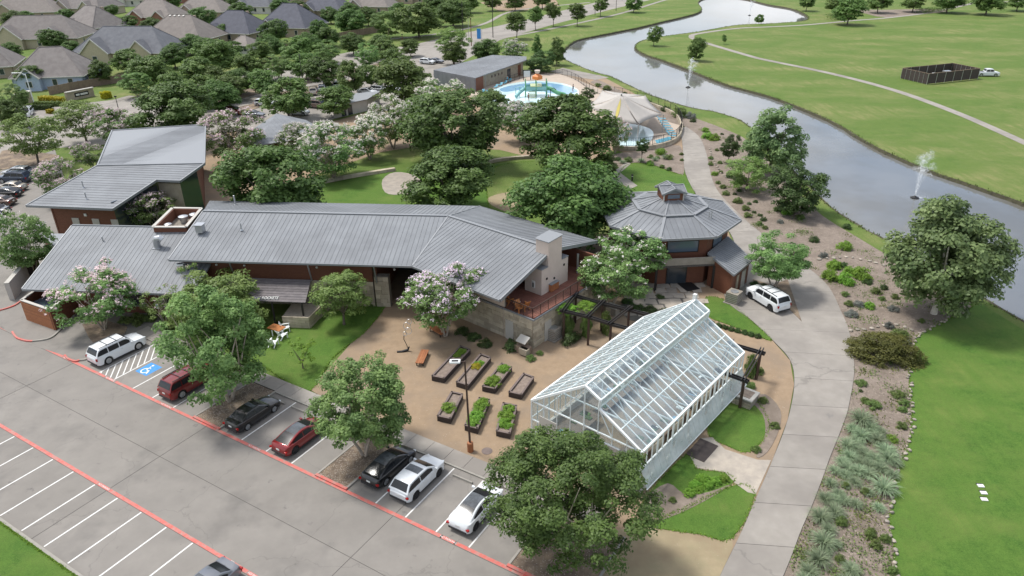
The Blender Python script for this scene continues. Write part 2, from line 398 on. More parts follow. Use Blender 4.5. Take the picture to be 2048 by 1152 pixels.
def stripe(name, a, b, wd, m, z=PZ, off=0):
    d = (b-a).normalized(); n = Vector((-d.y, d.x, 0))*wd/2
    return paint(name, [a-n, b-n, b+n, a+n], m, z)
# red fire lane lines, with the white stencilled words let into gaps
def red_line(v, segs):
    for a, b in segs: stripe('red_fire_lane_line', LV(a, v), LV(b, v), .27, MI['red_paint'])
red_line(0, [(-60, -22.4), (-21.2, -10.6), (-9.0, -3.9), (-2.3, 4.2), (5.4, 14.9), (16.3, 33.6), (34.6, 42)])
red_line(-8.6, [(-60, -14), (-12.6, 8.9), (10.3, 24.8), (26.2, 42)])
def lettering(name, txt, loc, size, rot, m, parent=None, ext=.004, tilt=None):
    cu = bpy.data.curves.new(name, 'FONT'); cu.body = txt; cu.size = size; cu.extrude = ext; cu.align_x = 'CENTER'; cu.align_y = 'CENTER'
    o = bpy.data.objects.new(name, cu); COL.objects.link(o)
    o.rotation_euler = rot if tilt is None else tilt; o.location = loc
    bpy.context.view_layer.update()
    me = bpy.data.meshes.new_from_object(o.evaluated_get(bpy.context.evaluated_depsgraph_get())); me.materials.clear(); me.materials.append(m)
    n = bpy.data.objects.new(name, me); COL.objects.link(n); n.matrix_world = o.matrix_world.copy(); bpy.data.objects.remove(o)
    if parent is not None:
        mwx = n.matrix_world.copy(); n.parent = parent; off = parent.get('_o') or (0, 0, 0)
        mwx.translation = mwx.translation-Vector(off); n.matrix_basis = mwx
    return n
for u, v in [(-21.8, 0), (-9.8, 0), (-3.1, 0), (4.8, 0), (15.6, 0), (34.1, 0), (-13.3, -8.6), (9.6, -8.6), (25.5, -8.6)]:
    stripe('red_fire_lane_backing', LV(u-.62, v), LV(u+.62, v), .27, MI['red_paint'])
    tag(lettering('fire_lane_lettering', 'NO PARKING', LV(u, v, PZ+.004), .215, (0, 0, TH), MI['white_paint'], ext=.002), kind='structure')
for k in range(-4, 17):               # near row
    u = .61+2.735*k
    if u < 40: stripe('stall_line', LV(u, -8.8), LV(u, -14.0), .11, MI['white_paint'])
for u in [-5.0, -2.75, 0, 2.75, 5.55, 14.0, 16.75, 19.5, 27.75, 30.4, 33.0, 35.65]:
    stripe('stall_line', LV(u, .15), LV(u, 5.9), .11, MI['white_paint'])
for k in range(11):                   # hatched access aisle
    v0 = -1.75+k*.7; v1 = v0+2.1; f0, f1 = 0.0, 1.0          # from (u=-2.8, v0) to (u=-4.95, v1), clipped to the aisle
    if v0 < .15: f0 = (.15-v0)/2.1
    if v1 > 5.85: f1 = (5.85-v0)/2.1
    if f1-f0 > .08: stripe('access_aisle_hatch', LV(-2.8-2.15*f0, v0+2.1*f0), LV(-2.8-2.15*f1, v0+2.1*f1), .1, MI['white_paint'], PZ+.001)
# accessible-bay symbol
hb = paint('accessible_bay_panel', [LV(-2.35, 1.95), LV(-.75, 1.95), LV(-.75, 3.6), LV(-2.35, 3.6)], MI['blue_paint'])
mb = MB()
def flat_ring(mb, c, r0, r1, a0, a1, n=20):
    for i in range(n):
        t0, t1 = a0+(a1-a0)*i/n, a0+(a1-a0)*(i+1)/n
        q = lambda r, t: c+AU*(r*math.cos(t))+BV*(r*math.sin(t))+Vector((0, 0, PZ+.005))
        mb.face([q(r0, t0), q(r1, t0), q(r1, t1), q(r0, t1)])
cc = LV(-1.62, 2.45); cc.z = 0
flat_ring(mb, cc, .30, .42, R(100), R(395))
def bar2(a, b, wd):
    a, b = LV(*a, PZ+.006), LV(*b, PZ+.006); d = (b-a).normalized(); n = Vector((-d.y, d.x, 0))*wd/2; mb.face([a-n, b-n, b+n, a+n])
bar2((-1.72, 3.15), (-1.66, 2.6), .12); bar2((-1.68, 2.62), (-1.25, 2.58), .11); bar2((-1.27, 2.6), (-1.05, 2.15), .11); bar2((-1.70, 2.92), (-1.4, 2.9), .09)
flat_ring(mb, LV(-1.73, 3.33), 0, .12, 0, 2*math.pi, 12)
tag(mb.build('accessible_bay_symbol', MI['white_paint']), kind='structure')
# kerbs, islands, sidewalk
def kerb(name, pts, wd=.16, h=.14, m=None, z=.0):
    return tag(MB().tube([Vector((p.x, p.y, z)) for p in pts], .1, 4).build(name, m or MI['kerb']), kind='structure') if 0 else tag(sum_bar(pts, wd, h, z).build(name, m or MI['kerb']), kind='structure')
def sum_bar(pts, wd, h, z):
    mb = MB(); P = [Vector((p[0], p[1], z)) for p in pts]; L, Rr = [], []
    for i, p in enumerate(P):
        d = (P[min(i+1, len(P)-1)]-P[max(i-1, 0)]).normalized(); n = Vector((-d.y, d.x, 0))*wd/2; L.append(p+n); Rr.append(p-n)
    rings = [[L[i], Rr[i], Rr[i]+Vector((0, 0, h)), L[i]+Vector((0, 0, h))] for i in range(len(P))]
    return mb.grid(rings, True, True)
def island(u0, u1, v0=0.0, v1=6.05, nose=True):
    sheet('island_bed', [LV(u0+.1, v0+.1), LV(u1-.1, v0+.1), LV(u1-.1, v1), LV(u0+.1, v1)], .115, MI['island_mulch'], .1)
    kerb('island_kerb', [LV(u0, v1), LV(u0, v0+.25)], .16, .15, MI['kerb'])
    kerb('island_kerb', [LV(u1, v0+.25), LV(u1, v1)], .16, .15, MI['kerb'])
    kerb('island_kerb_red', [LV(u0-.08, v0+.14), LV(u1+.08, v0+.14)], .22, .16, MI['red_paint'])
island(8.3, 11.35); island(22.1, 25.0); island(38.65, 44, 0, 6.0)
kerb('kerb', [LV(-8.6, 6.05), LV(8.2, 6.05)]); kerb('kerb', [LV(11.3, 6.05), LV(22.1, 6.05)]); kerb('kerb', [LV(25.0, 6.05), LV(38.6, 6.05)])
kerb('kerb', [LV(-60, -14.2), LV(60, -14.2)], .2, .14)
sheet('verge_lawn', [LV(-60, -14.3), LV(60, -14.3), LV(60, -40), LV(-60, -40)], .12, MI['lawn'], .1)
walk = sheet('sidewalk', [LV(-8.6, 6.13), LV(42, 6.13), LV(42, 7.6), LV(-8.6, 7.6)], .10, MI['joint'], .1)
u = -8.6
while u < 41.5:
    slab([LV(u+.015, 6.14), LV(u+1.785, 6.14), LV(u+1.785, 7.6), LV(u+.015, 7.6)], .05, .14, MI['concrete'], walk, gap=0); u += 1.8
for i, (a, b) in enumerate([(11.5, 13.4), (14.2, 16.1), (17.0, 18.9), (28.4, 29.8), (30.8, 32.5), (33.6, 35.3), (36.0, 37.8)]):
    mb = MB(); p, q = LV(a, 5.22), LV(b, 5.22); n = BV*.08
    mb.grid([[p-n, p+n, p+n*.7+Vector((0, 0, .15)), p-n*.7+Vector((0, 0, .15))], [q-n, q+n, q+n*.7+Vector((0, 0, .15)), q-n*.7+Vector((0, 0, .15))]], True, True)
    for k in range(len(mb.v)): mb.v[k] = (mb.v[k][0], mb.v[k][1], mb.v[k][2]+.03)
    tag(mb.build('wheel_stop', MI['kerb']), 'concrete wheel stop bar at the head of a parking stall by the sidewalk', 'wheel stop', 'wheel stops at the stall heads')
# concrete aprons at the service side
sheet('service_apron', GP([(-150, 700), (-60, 380), (20, 330), (110, 300), (150, 420), (90, 520), (60, 560), (230, 600), (300, 610), (330, 655), (335, 690), (312, 684), (252, 700), (199, 735), (150, 718), (60, 690), (0, 655)]), .04, MI['lot_concrete'], .1)
def nose_kerb(name, px, mred=True):
    P = smooth(GP(px), 5); kerb(name, P, .18, .15, MI['red_paint'] if mred else MI['kerb'], .02)
nose_kerb('red_kerb', [(-40, 630), (0, 622), (30, 612), (48, 598)])
nose_kerb('red_kerb', [(25, 665), (34, 677), (52, 683), (66, 684)]); nose_kerb('kerb', [(66, 684), (100, 678), (122, 660), (150, 632)], False)
nose_kerb('red_kerb', [(130, 712), (136, 719), (150, 724), (160, 722)]); nose_kerb('kerb', [(160, 722), (180, 716), (215, 680)], False)
sheet('tree_bed', GP([(165, 650), (205, 640), (255, 655), (250, 668), (190, 690), (178, 676)]), .10, MI['island_mulch'], .1)
MB_ = MB().lathe([(.38, 0), (.38, .008)], LV(30.6, -8.0, .031), 20); tag(MB_.build('manhole_cover', MI['planter_edge']), 'round rusty manhole cover set in the car park concrete', 'manhole cover')
MB_ = MB().lathe([(.42, 0), (.42, .01)], G(974, 902, .06), 20); tag(MB_.build('manhole_cover', MI['planter_edge']), 'round manhole cover in the tan gravel near the tall lamp post', 'manhole cover')
slab([LV(28.4, -9.0), LV(31.9, -9.0), LV(31.9, -6.9), LV(28.4, -6.9)], .0, .033, MI['lot_concrete'], lot)
gr = MB(); 
for k in range(9): gr.box(G(308+k*2.6, 678-k*3.4+8, .15), (.9, .05, .01), TH)
tag(gr.build('tactile_ramp_plate', MI['planter_edge']), kind='structure')

# --- garden ground: tan gravel, lawns and beds
path_L = [(1380, 1290), (1440, 1152), (1480, 1070), (1517, 985), (1545, 920), (1575, 840), (1588, 770), (1580, 722), (1545, 682), (1500, 640), (1452, 602), (1452, 560), (1470, 500), (1455, 460), (1420, 430), (1389, 385), (1370, 345), (1366, 305), (1363, 278), (1356, 258)]
path_R = [(1500, 1300), (1568, 1151), (1603, 1061), (1631, 996), (1661, 914), (1682, 862), (1697, 816), (1708, 751), (1707, 716), (1698, 663), (1683, 626), (1658, 576), (1620, 540), (1560, 497), (1511, 458), (1479, 430), (1441, 390), (1424, 358), (1412, 305), (1398, 274), (1372, 254)]
sheet('gravel_court', GP([(700, 560), (760, 600), (700, 690), (620, 780)])+[LV(15.5, 7.6), LV(42, 7.6)]+GP([(1060, 1152), (1060, 1290)])+GP(path_L[:14])+GP([(1400, 480), (1200, 470), (1000, 500), (800, 520)]), .05, MI['sand'], .1)
sheet('dry_sand', GP([(1150, 1290), (1170, 1130), (1210, 1070), (1300, 1052), (1380, 1066), (1464, 1079), (1440, 1152), (1380, 1290)]), .056, MI['drysand'], .05, 3)
cpath = sheet('concrete_path', smooth(GP(path_L), 4)+smooth(GP(path_R), 4)[::-1], .075, MI['joint'], .1)
def resample(P, n):
    L = [0]
    for i in range(1, len(P)): L.append(L[-1]+(P[i]-P[i-1]).length)
    out = []; k = 0
    for i in range(n+1):
        t = L[-1]*i/n
        while k < len(P)-2 and L[k+1] < t: k += 1
        f = (t-L[k])/max(L[k+1]-L[k], 1e-6); out.append(P[k].lerp(P[k+1], min(max(f, 0), 1)))
    return out
A_ = smooth(GP(path_L), 8); B_ = smooth(GP(path_R), 8); NP = 27
A_, B_ = resample(A_, NP*4), resample(B_, NP*4)
for i in range(NP):
    P = A_[i*4:i*4+5]+B_[i*4:i*4+5][::-1]
    slab(P, .04, .11, MI['concrete'], cpath, gap=.022)
EDGES = []
def lawn(px, z=.07, m='lawn', nm='lawn_patch'):
    EDGES.append((smooth(GP(px), 4, True), z)); return sheet(nm, GP(px), z, MI[m], .06, 3)
_unused = lambda px, z=.07, m='lawn', nm='lawn_patch': sheet(nm, GP(px), z, MI[m], .06, 3)
lawn([(560, 655), (640, 632), (760, 606), (768, 618), (729, 666), (687, 698), (659, 726), (620, 783), (570, 762), (530, 735), (470, 700), (380, 668), (350, 640), (420, 630)])
lawn([(1412, 596), (1452, 602), (1500, 641), (1545, 682), (1500, 668), (1455, 650), (1415, 632)])
lawn([(1448, 806), (1500, 795), (1528, 825), (1537, 862), (1500, 905), (1452, 892), (1418, 872), (1420, 840)])
lawn([(1287, 1003), (1374, 908), (1392, 938), (1449, 947), (1464, 969), (1356, 1022), (1300, 1040)])
lawn([(1286, 1050), (1359, 1026), (1468, 972), (1509, 991), (1464, 1078), (1400, 1070), (1340, 1062)], .072)
sheet('planting_bed', GP([(1290, 1000), (1335, 968), (1370, 990), (1420, 985), (1464, 969), (1410, 1003), (1340, 1036), (1290, 1045)]), .085, MI['mulch'], .06, 3)
fl = sheet('flagstone_walk', GP([(1376, 906), (1400, 878), (1425, 876), (1450, 900), (1515, 921), (1542, 922), (1511, 990), (1495, 986), (1470, 968), (1450, 946), (1392, 937)]), .08, MI['flagstone'], .06)
sheet('planting_bed', GP([(1500, 800), (1530, 790), (1560, 820), (1558, 860), (1535, 905), (1512, 915), (1530, 870), (1525, 830)]), .085, MI['mulch'], .06, 3)
# right-hand planting bed and the lawn beyond it
bed_edge = [(1793, 1151), (1786, 1089), (1778, 1039), (1783, 1014), (1788, 976), (1796, 934), (1813, 901), (1821, 864), (1823, 801), (1818, 751), (1831, 681), (1848, 666), (1898, 638), (1946, 613)]
bed_top = [(1946, 608), (1880, 572), (1801, 525), (1761, 503), (1711, 473), (1661, 443), (1631, 420), (1575, 365), (1500, 285), (1440, 255), (1374, 232), (1330, 222), (1280, 200), (1230, 176), (1195, 160), (1180, 165)]
bed = sheet('planting_bed', smooth(GP([(1830, 1300)]+bed_edge), 4)+smooth(GP(bed_top), 4)+GP([(1230, 190), (1290, 225), (1340, 245)])+smooth(GP(path_R[::-1]), 4), .05, MI['mulch'], .08)
sheet('lawn_patch', smooth(GP([(1830, 1300)]+bed_edge), 4)+GP([(1960, 606), (2048, 662), (2200, 750), (2600, 1000), (2600, 1300)]), .04, MI['lawn'], .05)
# edging stones of the bed
rs = random.Random(11)
stone_me = []
for k in range(5):
    mb = MB(); n = 6
    prof = [(.16, 0), (.2, .06), (.17, .13), (.07, .17)]
    rings = [[(r*math.cos(t)*rs.uniform(.8, 1.25), r*math.sin(t)*rs.uniform(.8, 1.2), z) for t in [2*math.pi*q/n for q in range(n)]] for r, z in prof]
    mb.grid(rings, True, True); stone_me.append(mb.mesh('stone', MI['stone_dark'] if k % 2 else MI['flagstone'], 50))
def stones(parent, px, step, z=.05, s0=.8, s1=1.6, jit=.12):
    P = smooth(GP(px), 8); L = sum((P[i+1]-P[i]).length for i in range(len(P)-1)); Q = resample(P, int(L/step))
    for q in Q:
        link('stone', rs.choice(stone_me), parent, (q.x+rs.uniform(-jit, jit), q.y+rs.uniform(-jit, jit), z), rs.uniform(0, 6), (rs.uniform(s0, s1), rs.uniform(s0, s1), rs.uniform(.7, 1.2)))
stones(bed, bed_edge, .55, s0=.45, s1=1.05, jit=.2)
stones(bed, [(1700, 664), (1760, 655), (1790, 650), (1840, 668)], .7, s1=1.3)
stones(bed, [(1640, 520), (1700, 516), (1760, 530), (1810, 545)], .8)
stones(bed, [(1420, 300), (1440, 345), (1490, 385)], 1.1, s1=1.1)
bed2 = sheet('planting_bed', GP([(1505, 560), (1545, 572), (1575, 560), (1603, 645), (1570, 612), (1540, 586), (1512, 580)]), .13, MI['island_mulch'], .08)
# ground behind the hall: lawn, sand path, pavilion lawn
sheet('rear_path', GP([(630, 350), (760, 305), (850, 290), (1000, 300), (1120, 330), (1180, 320), (1230, 300), (1340, 330), (1366, 300), (1366, 240), (1200, 150), (1000, 140), (860, 190), (640, 250), (400, 260), (410, 420), (640, 400)]), .018, MI['sand'], .05)
lawn([(430, 420), (560, 385), (650, 358), (780, 345), (850, 335), (980, 330), (1060, 322), (1130, 330), (1140, 400), (1150, 470), (1080, 480), (960, 440), (640, 430)], .035)
lawn([(985, 338), (1060, 324), (1125, 332), (1135, 400), (1140, 470), (1080, 478), (1000, 440), (975, 400)], .045, 'grass')
lawn([(1240, 345), (1262, 328), (1300, 330), (1352, 348), (1372, 352), (1390, 390), (1360, 420), (1230, 400)], .04)
sheet('garden_bed', GP([(1225, 310), (1300, 300), (1360, 292), (1368, 345), (1352, 346), (1300, 328), (1262, 326), (1238, 335)]), .045, MI['mulch'], .05, 3)
sheet('rear_walk', GP([(1200, 345), (1235, 338), (1252, 325), (1262, 328), (1240, 346), (1275, 372), (1262, 378), (1225, 360)]), .06, MI['concrete'], .05)
sheet('fire_pit_pad', GP([(765, 360), (790, 345), (830, 352), (850, 380), (800, 390), (770, 385)]), .065, MI['flagstone'], .05, 3)
sheet('dirt_patch', GP([(975, 398), (1000, 388), (1035, 385), (1045, 402), (1038, 430), (1012, 424), (985, 412)]), .062, MI['drysand'], .05, 3)
# low limestone seat walls in the rear garden
def seat_wall(px, h, wd=.5, label='', blk=1.3):
    P = smooth(GP(px), 6); t = thing('garden_wall', P[0], label, 'wall')
    L = sum((P[i+1]-P[i]).length for i in range(len(P)-1)); n = max(2, int(L/blk)); Q = resample(P, n); r = random.Random(len(px)*7)
    for i in range(n):
        a, b = Q[i].lerp(Q[i+1], .01), Q[i].lerp(Q[i+1], .99); hh = h*r.uniform(.96, 1.04)
        MB().bar(Vector((a.x, a.y, hh/2)), Vector((b.x, b.y, hh/2)), wd, hh).build('stone_block', MI['stone'], t)
    return t
seat_wall([(650, 366), (700, 356), (760, 346), (790, 341)], .5, .7, 'low limestone seat wall along the shaded rear lawn')
seat_wall([(975, 327), (1000, 322), (1050, 317), (1110, 316)], .5, .6, 'low pale limestone wall beyond the rear lawn and path')
seat_wall([(635, 335), (660, 322), (690, 316)], 1.4, .4, 'tall dark stone garden wall beside the white flowering trees')
# rear car park, road, canal walks, far path
sheet('rear_parking_lot', GP([(-200, 520), (-60, 372), (60, 300), (200, 290), (420, 268), (640, 245), (760, 215), (860, 180), (905, 135), (1000, 80), (1110, 48), (1210, 22), (1300, 0), (1400, -18), (1300, -22), (1220, -2), (1150, 15), (1050, 40), (930, 66), (815, 92), (700, 104), (560, 132), (400, 165), (300, 192), (180, 205), (60, 215), (-200, 300)]), .02, MI['concrete'], .05)
def ribbon(name, px, wd, z, m, sm=6):
    P = smooth(GP(px), sm); return tag(sum_bar(P, wd, .1, z-.1).build(name, MI[m]), kind='structure')
ribbon('far_path', [(2300, 400), (2048, 285), (1911, 225), (1786, 180), (1661, 147), (1536, 121), (1499, 112), (1399, 82), (1383, 73), (1399, 67), (1474, 57), (1536, 54), (1611, 50), (1711, 41), (1773, 36), (1861, 25), (1936, 9), (1961, 5), (2100, 2)], 1.9, .05, 'concrete')
ribbon('canal_walk', [(900, 96), (977, 81), (1044, 69), (1149, 48), (1249, 25), (1324, 2), (1380, -12)], 1.8, .05, 'concrete')
ribbon('verge_walk', [(780, 78), (845, 72), (930, 58), (975, 45), (1010, 27), (1060, 17), (1180, 5)], 1.8, .05, 'concrete')
ribbon('verge_walk', [(160, 215), (215, 205), (265, 192)], 2.2, .05, 'concrete')
sheet('pool_end_walk', GP([(1100, 143), (1125, 136), (1170, 145), (1218, 155), (1190, 160), (1130, 150)]), .04, MI['concrete'], .05)
for px in [[(400, 200), (520, 172), (700, 140), (820, 112), (815, 118), (700, 150), (530, 185), (420, 212)], [(440, 225), (520, 205), (580, 190), (600, 195), (520, 215), (450, 238)], [(0, 310), (20, 300), (120, 312), (75, 330), (0, 340)], [(560, 185), (700, 160), (710, 168), (600, 190)]]:
    sheet('island_bed', GP(px), .1, MI['island_mulch'], .1, 2)
sheet('far_sand', GP([(1700, 18), (1760, 20), (1850, 18), (1895, 22), (1850, 28), (1773, 35), (1735, 28)]), .03, MI['mulch'], .05, 2)
sheet('far_drive', GP([(960, 5), (1040, -2), (1110, -2), (1120, 12), (1060, 20), (1000, 22)]), .03, MI['sand'], .05)
# ================================================================ BUILDINGS
def clip(poly, a, b, c):                    # keep a*s+b*t <= c  (2d polygon)
    out = []
    for i in range(len(poly)):
        p, q = poly[i], poly[(i+1) % len(poly)]
        dp, dq = a*p[0]+b*p[1]-c, a*q[0]+b*q[1]-c
        if dp <= 0: out.append(p)
        if dp*dq < 0: k = dp/(dp-dq); out.append((p[0]+(q[0]-p[0])*k, p[1]+(q[1]-p[1])*k))
    return out
def roof_plane(parent, pts, along, wd=.5, seam=True, m='metal_roof', rib=(.04, .04), name='roof_panel'):
    "standing-seam panels laid side by side along vector 'along' over the planar polygon pts; each panel is a piece with its rib"
    P = [Vector(p) for p in pts]; n = Vector((0, 0, 0))
    for i in range(len(P)): n += (P[i]-P[0]).cross(P[(i+1) % len(P)]-P[0])
    n.normalize(); n = -n if n.z < 0 else n
    s = Vector(along); s = (s-n*s.dot(n)).normalized(); t = n.cross(s)
    o = P[0]; poly = [((p-o).dot(s), (p-o).dot(t)) for p in P]
    s0, s1 = min(q[0] for q in poly), max(q[0] for q in poly); N = max(1, round((s1-s0)/wd)); wd = (s1-s0)/N
    base = MB().prism([p-n*.16 for p in P], .14, n).build('roof_deck', MI['fascia'], parent)
    for k in range(N):
        a, b = s0+k*wd, s0+(k+1)*wd
        q = clip(clip(poly, -1, 0, -(a+.006)), 1, 0, b-.006)
        if len(q) < 3: continue
        mb = MB(); W = lambda c, h=0: o+s*c[0]+t*c[1]+n*h
        mb.prism([W(c, -.02) for c in q], .03, n)
        if seam:
            r = clip(clip(poly, -1, 0, -(a)), 1, 0, a+rib[0])
            if len(r) >= 3: mb.cur = 1; mb.prism([W(c, 0) for c in r], rib[1], n)
        mb.build(name, [MI[m], MI['seam']], base)
    return base
def wall(parent, a, b, z0, z1, m, th=.25, name='wall', z1b=None):
    "wall along a-b; the inner side is to the left"
    a, b = Vector((a[0], a[1], z0)), Vector((b[0], b[1], z0)); d = (b-a).normalized(); n = Vector((-d.y, d.x, 0))*th
    z1b = z1 if z1b is None else z1b; mb = MB(); u = lambda p, z: Vector((p.x, p.y, z))
    mb.grid([[a, a+n, u(a+n, z1), u(a, z1)], [b, b+n, u(b+n, z1b), u(b, z1b)]], True, True)
    return mb.build(name, MI[m] if isinstance(m, str) else m, parent)
def on_wall(parent, a, b, u, z, w, h, m, name, proud=.04, frame=None):
    "panel of size w x h, u metres along wall a-b from a, its sill at z"
    a, b = Vector((a[0], a[1], 0)), Vector((b[0], b[1], 0)); d = (b-a).normalized(); n = Vector((d.y, -d.x, 0))
    c = a+d*(u+w/2)+n*(proud/2); ang = math.atan2(d.y, d.x)
    o = MB().box((c.x, c.y, z+h/2), (w, proud, h), ang).build(name, MI[m], parent)
    if frame:
        fb = MB(); t = .08; c2 = a+d*(u+w/2)+n*(proud/2+.015)
        for dx, dz, ww, hh in ((0, h/2, w+t, t), (0, -h/2, w+t, t), (-w/2, 0, t, h), (w/2, 0, t, h)):
            q = c2+d*dx; fb.box((q.x, q.y, z+h/2+dz), (ww, proud+.03, hh), ang)
        fb.build('frame', MI[frame], o)
    return o
def stone_face(parent, a, b, z0, z1, proud=.06, rows=.34, seed=1, name='stone_block', m='stone', top=None):
    "limestone blocks, each a piece, laid in courses on the outside of wall a-b"
    r = random.Random(seed); a, b = Vector((a[0], a[1], 0)), Vector((b[0], b[1], 0)); L = (b-a).length; d = (b-a).normalized(); n = Vector((d.y, -d.x, 0)); ang = math.atan2(d.y, d.x)
    nr = max(1, round((z1-z0)/rows)); hh = (z1-z0)/nr
    for k in range(nr):
        u = 0
        while u < L-.05:
            w = min(r.choice((.5, .7, .9, 1.15)), L-u)
            if L-u-w < .3: w = L-u
            c = a+d*(u+w/2); pr = proud*r.uniform(.5, 1.5)
            c = c+n*(pr/2-.02)
            MB().box((c.x, c.y, z0+hh*(k+.5)), (w-.02, pr+.04, hh-.02), ang).build(name, MI[m], parent); u += w
def zat(xy, py):
    "height over ground point xy whose image row is py"
    lo, hi = -2.0, 36.0
    for _ in range(40):
        m_ = (lo+hi)/2
        if PX((xy[0], xy[1], m_))[1] > py: lo = m_
        else: hi = m_
    return lo
def frame2(th): t = R(th); return Vector((math.cos(t), math.sin(t), 0)), Vector((-math.sin(t), math.cos(t), 0))
V3 = lambda p, z: Vector((p[0], p[1], z))

# ---- the long hall with its turned wing, deck and chimney
EZ, RZ = 5.5, 7.5
hE = G(825, 531, EZ); hB = G(960, 412, EZ); hL = G(338, 518, EZ); hLB = G(412, 407, EZ)
aH, nH = frame2(-5.4); hL = hE-aH*((hE-hL).dot(aH)); hLB = hB-aH*((hB-hLB).dot(aH))
hR = V3((hE+hB)/2, RZ); hLR = hR-aH*((hR-G(403, 425, RZ)).dot(aH))
aW, nW = frame2(-40.5)
wE = hE+aW*((G(1000, 598, EZ)-hE).dot(aW)); wB = hB+aW*((G(1190, 483, EZ)-hB).dot(aW)); wR = V3((wE+wB)/2, RZ)
hall = thing('community_hall', V3((hE+hB)/2, 0), 'long hall with grey standing-seam roof, bent wing, open deck and stucco chimney', 'building')
roof_plane(hall, [hL, hE, hR, hLR], aH); roof_plane(hall, [hLR, hR, hB, hLB], aH)
roof_plane(hall, [hE, wE, wR, hR], aW); roof_plane(hall, [hR, wR, wB, hB], aW)
cap = MB()
for p, q in ((hLR, hR), (hR, wR)): cap.bar(p+Vector((0, 0, .06)), q+Vector((0, 0, .06)), .34, .08)
for p, q in ((hE, hR), (hB, hR)): cap.bar(p+Vector((0, 0, .02)), q+Vector((0, 0, .04)), .16, .06)
cap.build('ridge_cap', MI['fascia'], hall)
gut = MB()
for p, q in ((hL, hE), (hE, wE)): gut.bar(p+Vector((0, 0, -.1))-nH*.08, q+Vector((0, 0, -.1))-nH*.08, .16, .2)
for p, q in ((wE, wR), (wR, wB)): gut.bar(p+aW*.05-Vector((0, 0, .12)), q+aW*.05-Vector((0, 0, .12)), .14, .34)
gut.bar(hL-aH*.05-Vector((0, 0, .1)), hLR-aH*.05-Vector((0, 0, .1)), .12, .3); gut.build('gutter', MI['fascia'], hall)
# front wall, inset from the eave
ov = 1.25
f0 = V3(hL+nH*ov+aH*.6, 0); u_b = (G(752, 612)-f0).dot(aH); f1 = f0+aH*u_b
w1 = wall(hall, f0, f1, 2.9, 5.6, 'wood_wall', name='timber_wall'); w2 = wall(hall, f0-nH*.06, f1-nH*.06, 0, 2.9, 'stone_dark', .3, name='stone_wall')
stone_face(w2, f0-nH*.06, f1-nH*.06, 0, 2.9, .05, .48, 5, m='stone')
for px_ in (487, 552 - 40 + 128, 770 - 2):            # downpipe posts under the eave
    p = f0+aH*((G(px_, 560, 2)-f0).dot(aH)); MB().bar(V3(p-nH*.9, 5.3), V3(p-nH*.3, 3.0), .12).build('downpipe', MI['steel'], hall)
for px_ in (425, 483, 632, 790):
    p = f0+aH*((G(px_, 540, 4.3)-f0).dot(aH))-nH*.12; MB().lathe([(.05, 0), (.12, .05), (.12, .16), (.04, .22)], (p.x, p.y, 4.35), 8).build('wall_lamp', MI['white_paint'], hall)
# breezeway: stone pier, dark passage
pr = G(768, 614); prw = wall(hall, pr-aH*.75, pr+aH*.75, 0, 3.55, 'mortar', .8, 'stone_pier'); stone_face(prw, pr-aH*.75, pr+aH*.75, 0, 3.5, .06, .5, 8)
bz0 = f1+aH*.2; wall(hall, bz0+nH*14, bz0+nH*.3, 0, 5.5, 'wood_wall', .2, 'passage_wall')
wall(hall, bz0+nH*9, bz0+aH*9+nH*9, 0, 5.5, 'window_glass', .2, 'passage_back')
# wing: lower storey of stone, deck above
s0 = lambda s, t, z=0.0: V3(hE+aW*s+nW*t, z)
DZ = 3.3; TS, SE = 2.15, 13.7
lw = wall(hall, s0(2.2, TS), s0(10.2, TS), 0, 4.1, 'stucco', .3, 'lower_wall'); stone_face(lw, s0(3.5, TS), s0(10.1, TS), 0, 3.0, .05, .42, 3)
base = MB().prism([s0(2.3, TS+.3, 0), s0(SE, TS+.3, 0), s0(SE, 14.2, 0), s0(2.3, 14.2, 0)], DZ-.14).build('lower_storey', MI['mortar'], hall)
st = wall(hall, s0(10.2, TS), s0(SE, TS), 0, DZ-.2, 'mortar', .3, 'stone_wall'); stone_face(st, s0(10.2, TS), s0(SE, TS), 0, DZ-.2, .07, .33, 4)
st2 = wall(hall, s0(SE, TS), s0(SE, 14.2), 0, DZ-.2, 'mortar', .3, 'stone_wall'); stone_face(st2, s0(SE, TS), s0(SE, 14.2), 0, DZ-.2, .08, .33, 9)
on_wall(hall, s0(SE, TS), s0(SE, 14.2), 1.7, .05, 1.0, 2.1, 'pale_wall', 'door', .14)
on_wall(hall, s0(10.2, TS), s0(SE, TS), .25, .05, .95, 2.1, 'pale_wall', 'door', .14)
MB().prism([s0(2.3, TS-.12, DZ-.2), s0(SE+.2, TS-.12, DZ-.2), s0(SE+.2, 14.4, DZ-.2), s0(2.3, 14.4, DZ-.2)], .16).build('deck_edge', MI['fascia'], hall)
dk = MB().prism([s0(3, TS, DZ-.04), s0(SE+.1, TS, DZ-.04), s0(SE+.1, 14.2, DZ-.04), s0(3, 14.2, DZ-.04)], .03).build('deck', MI['black'], hall)
t_ = TS
while t_ < 14.1:
    MB().prism([s0(3, t_, DZ-.01), s0(SE+.1, t_, DZ-.01), s0(SE+.1, t_+.28, DZ-.01), s0(3, t_+.28, DZ-.01)], .04).build('deck_board', MI['wood_deck'], dk); t_ += .3
wall(hall, s0(6.8, 14), s0(6.8, 3.2), DZ, 6.2, 'window_glass', .2, 'glazed_wall'); wall(hall, s0(1.2, 3.2), s0(6.8, 3.2), DZ, 5.7, 'wood_wall', .2, 'timber_wall')
wall(hall, s0(SE-.4, 13.8), s0(6.8, 13.8), DZ, 5.4, 'wood_wall', .2, 'timber_wall')
for (s_, t2) in ((10.2, TS+.15), (11.3, 12.6), (6.9, TS+.2)): MB().bar(s0(s_, t2, DZ if t2 != TS+.15 else .0), s0(s_, t2, 5.5), .2).build('post', MI['steel'], hall)
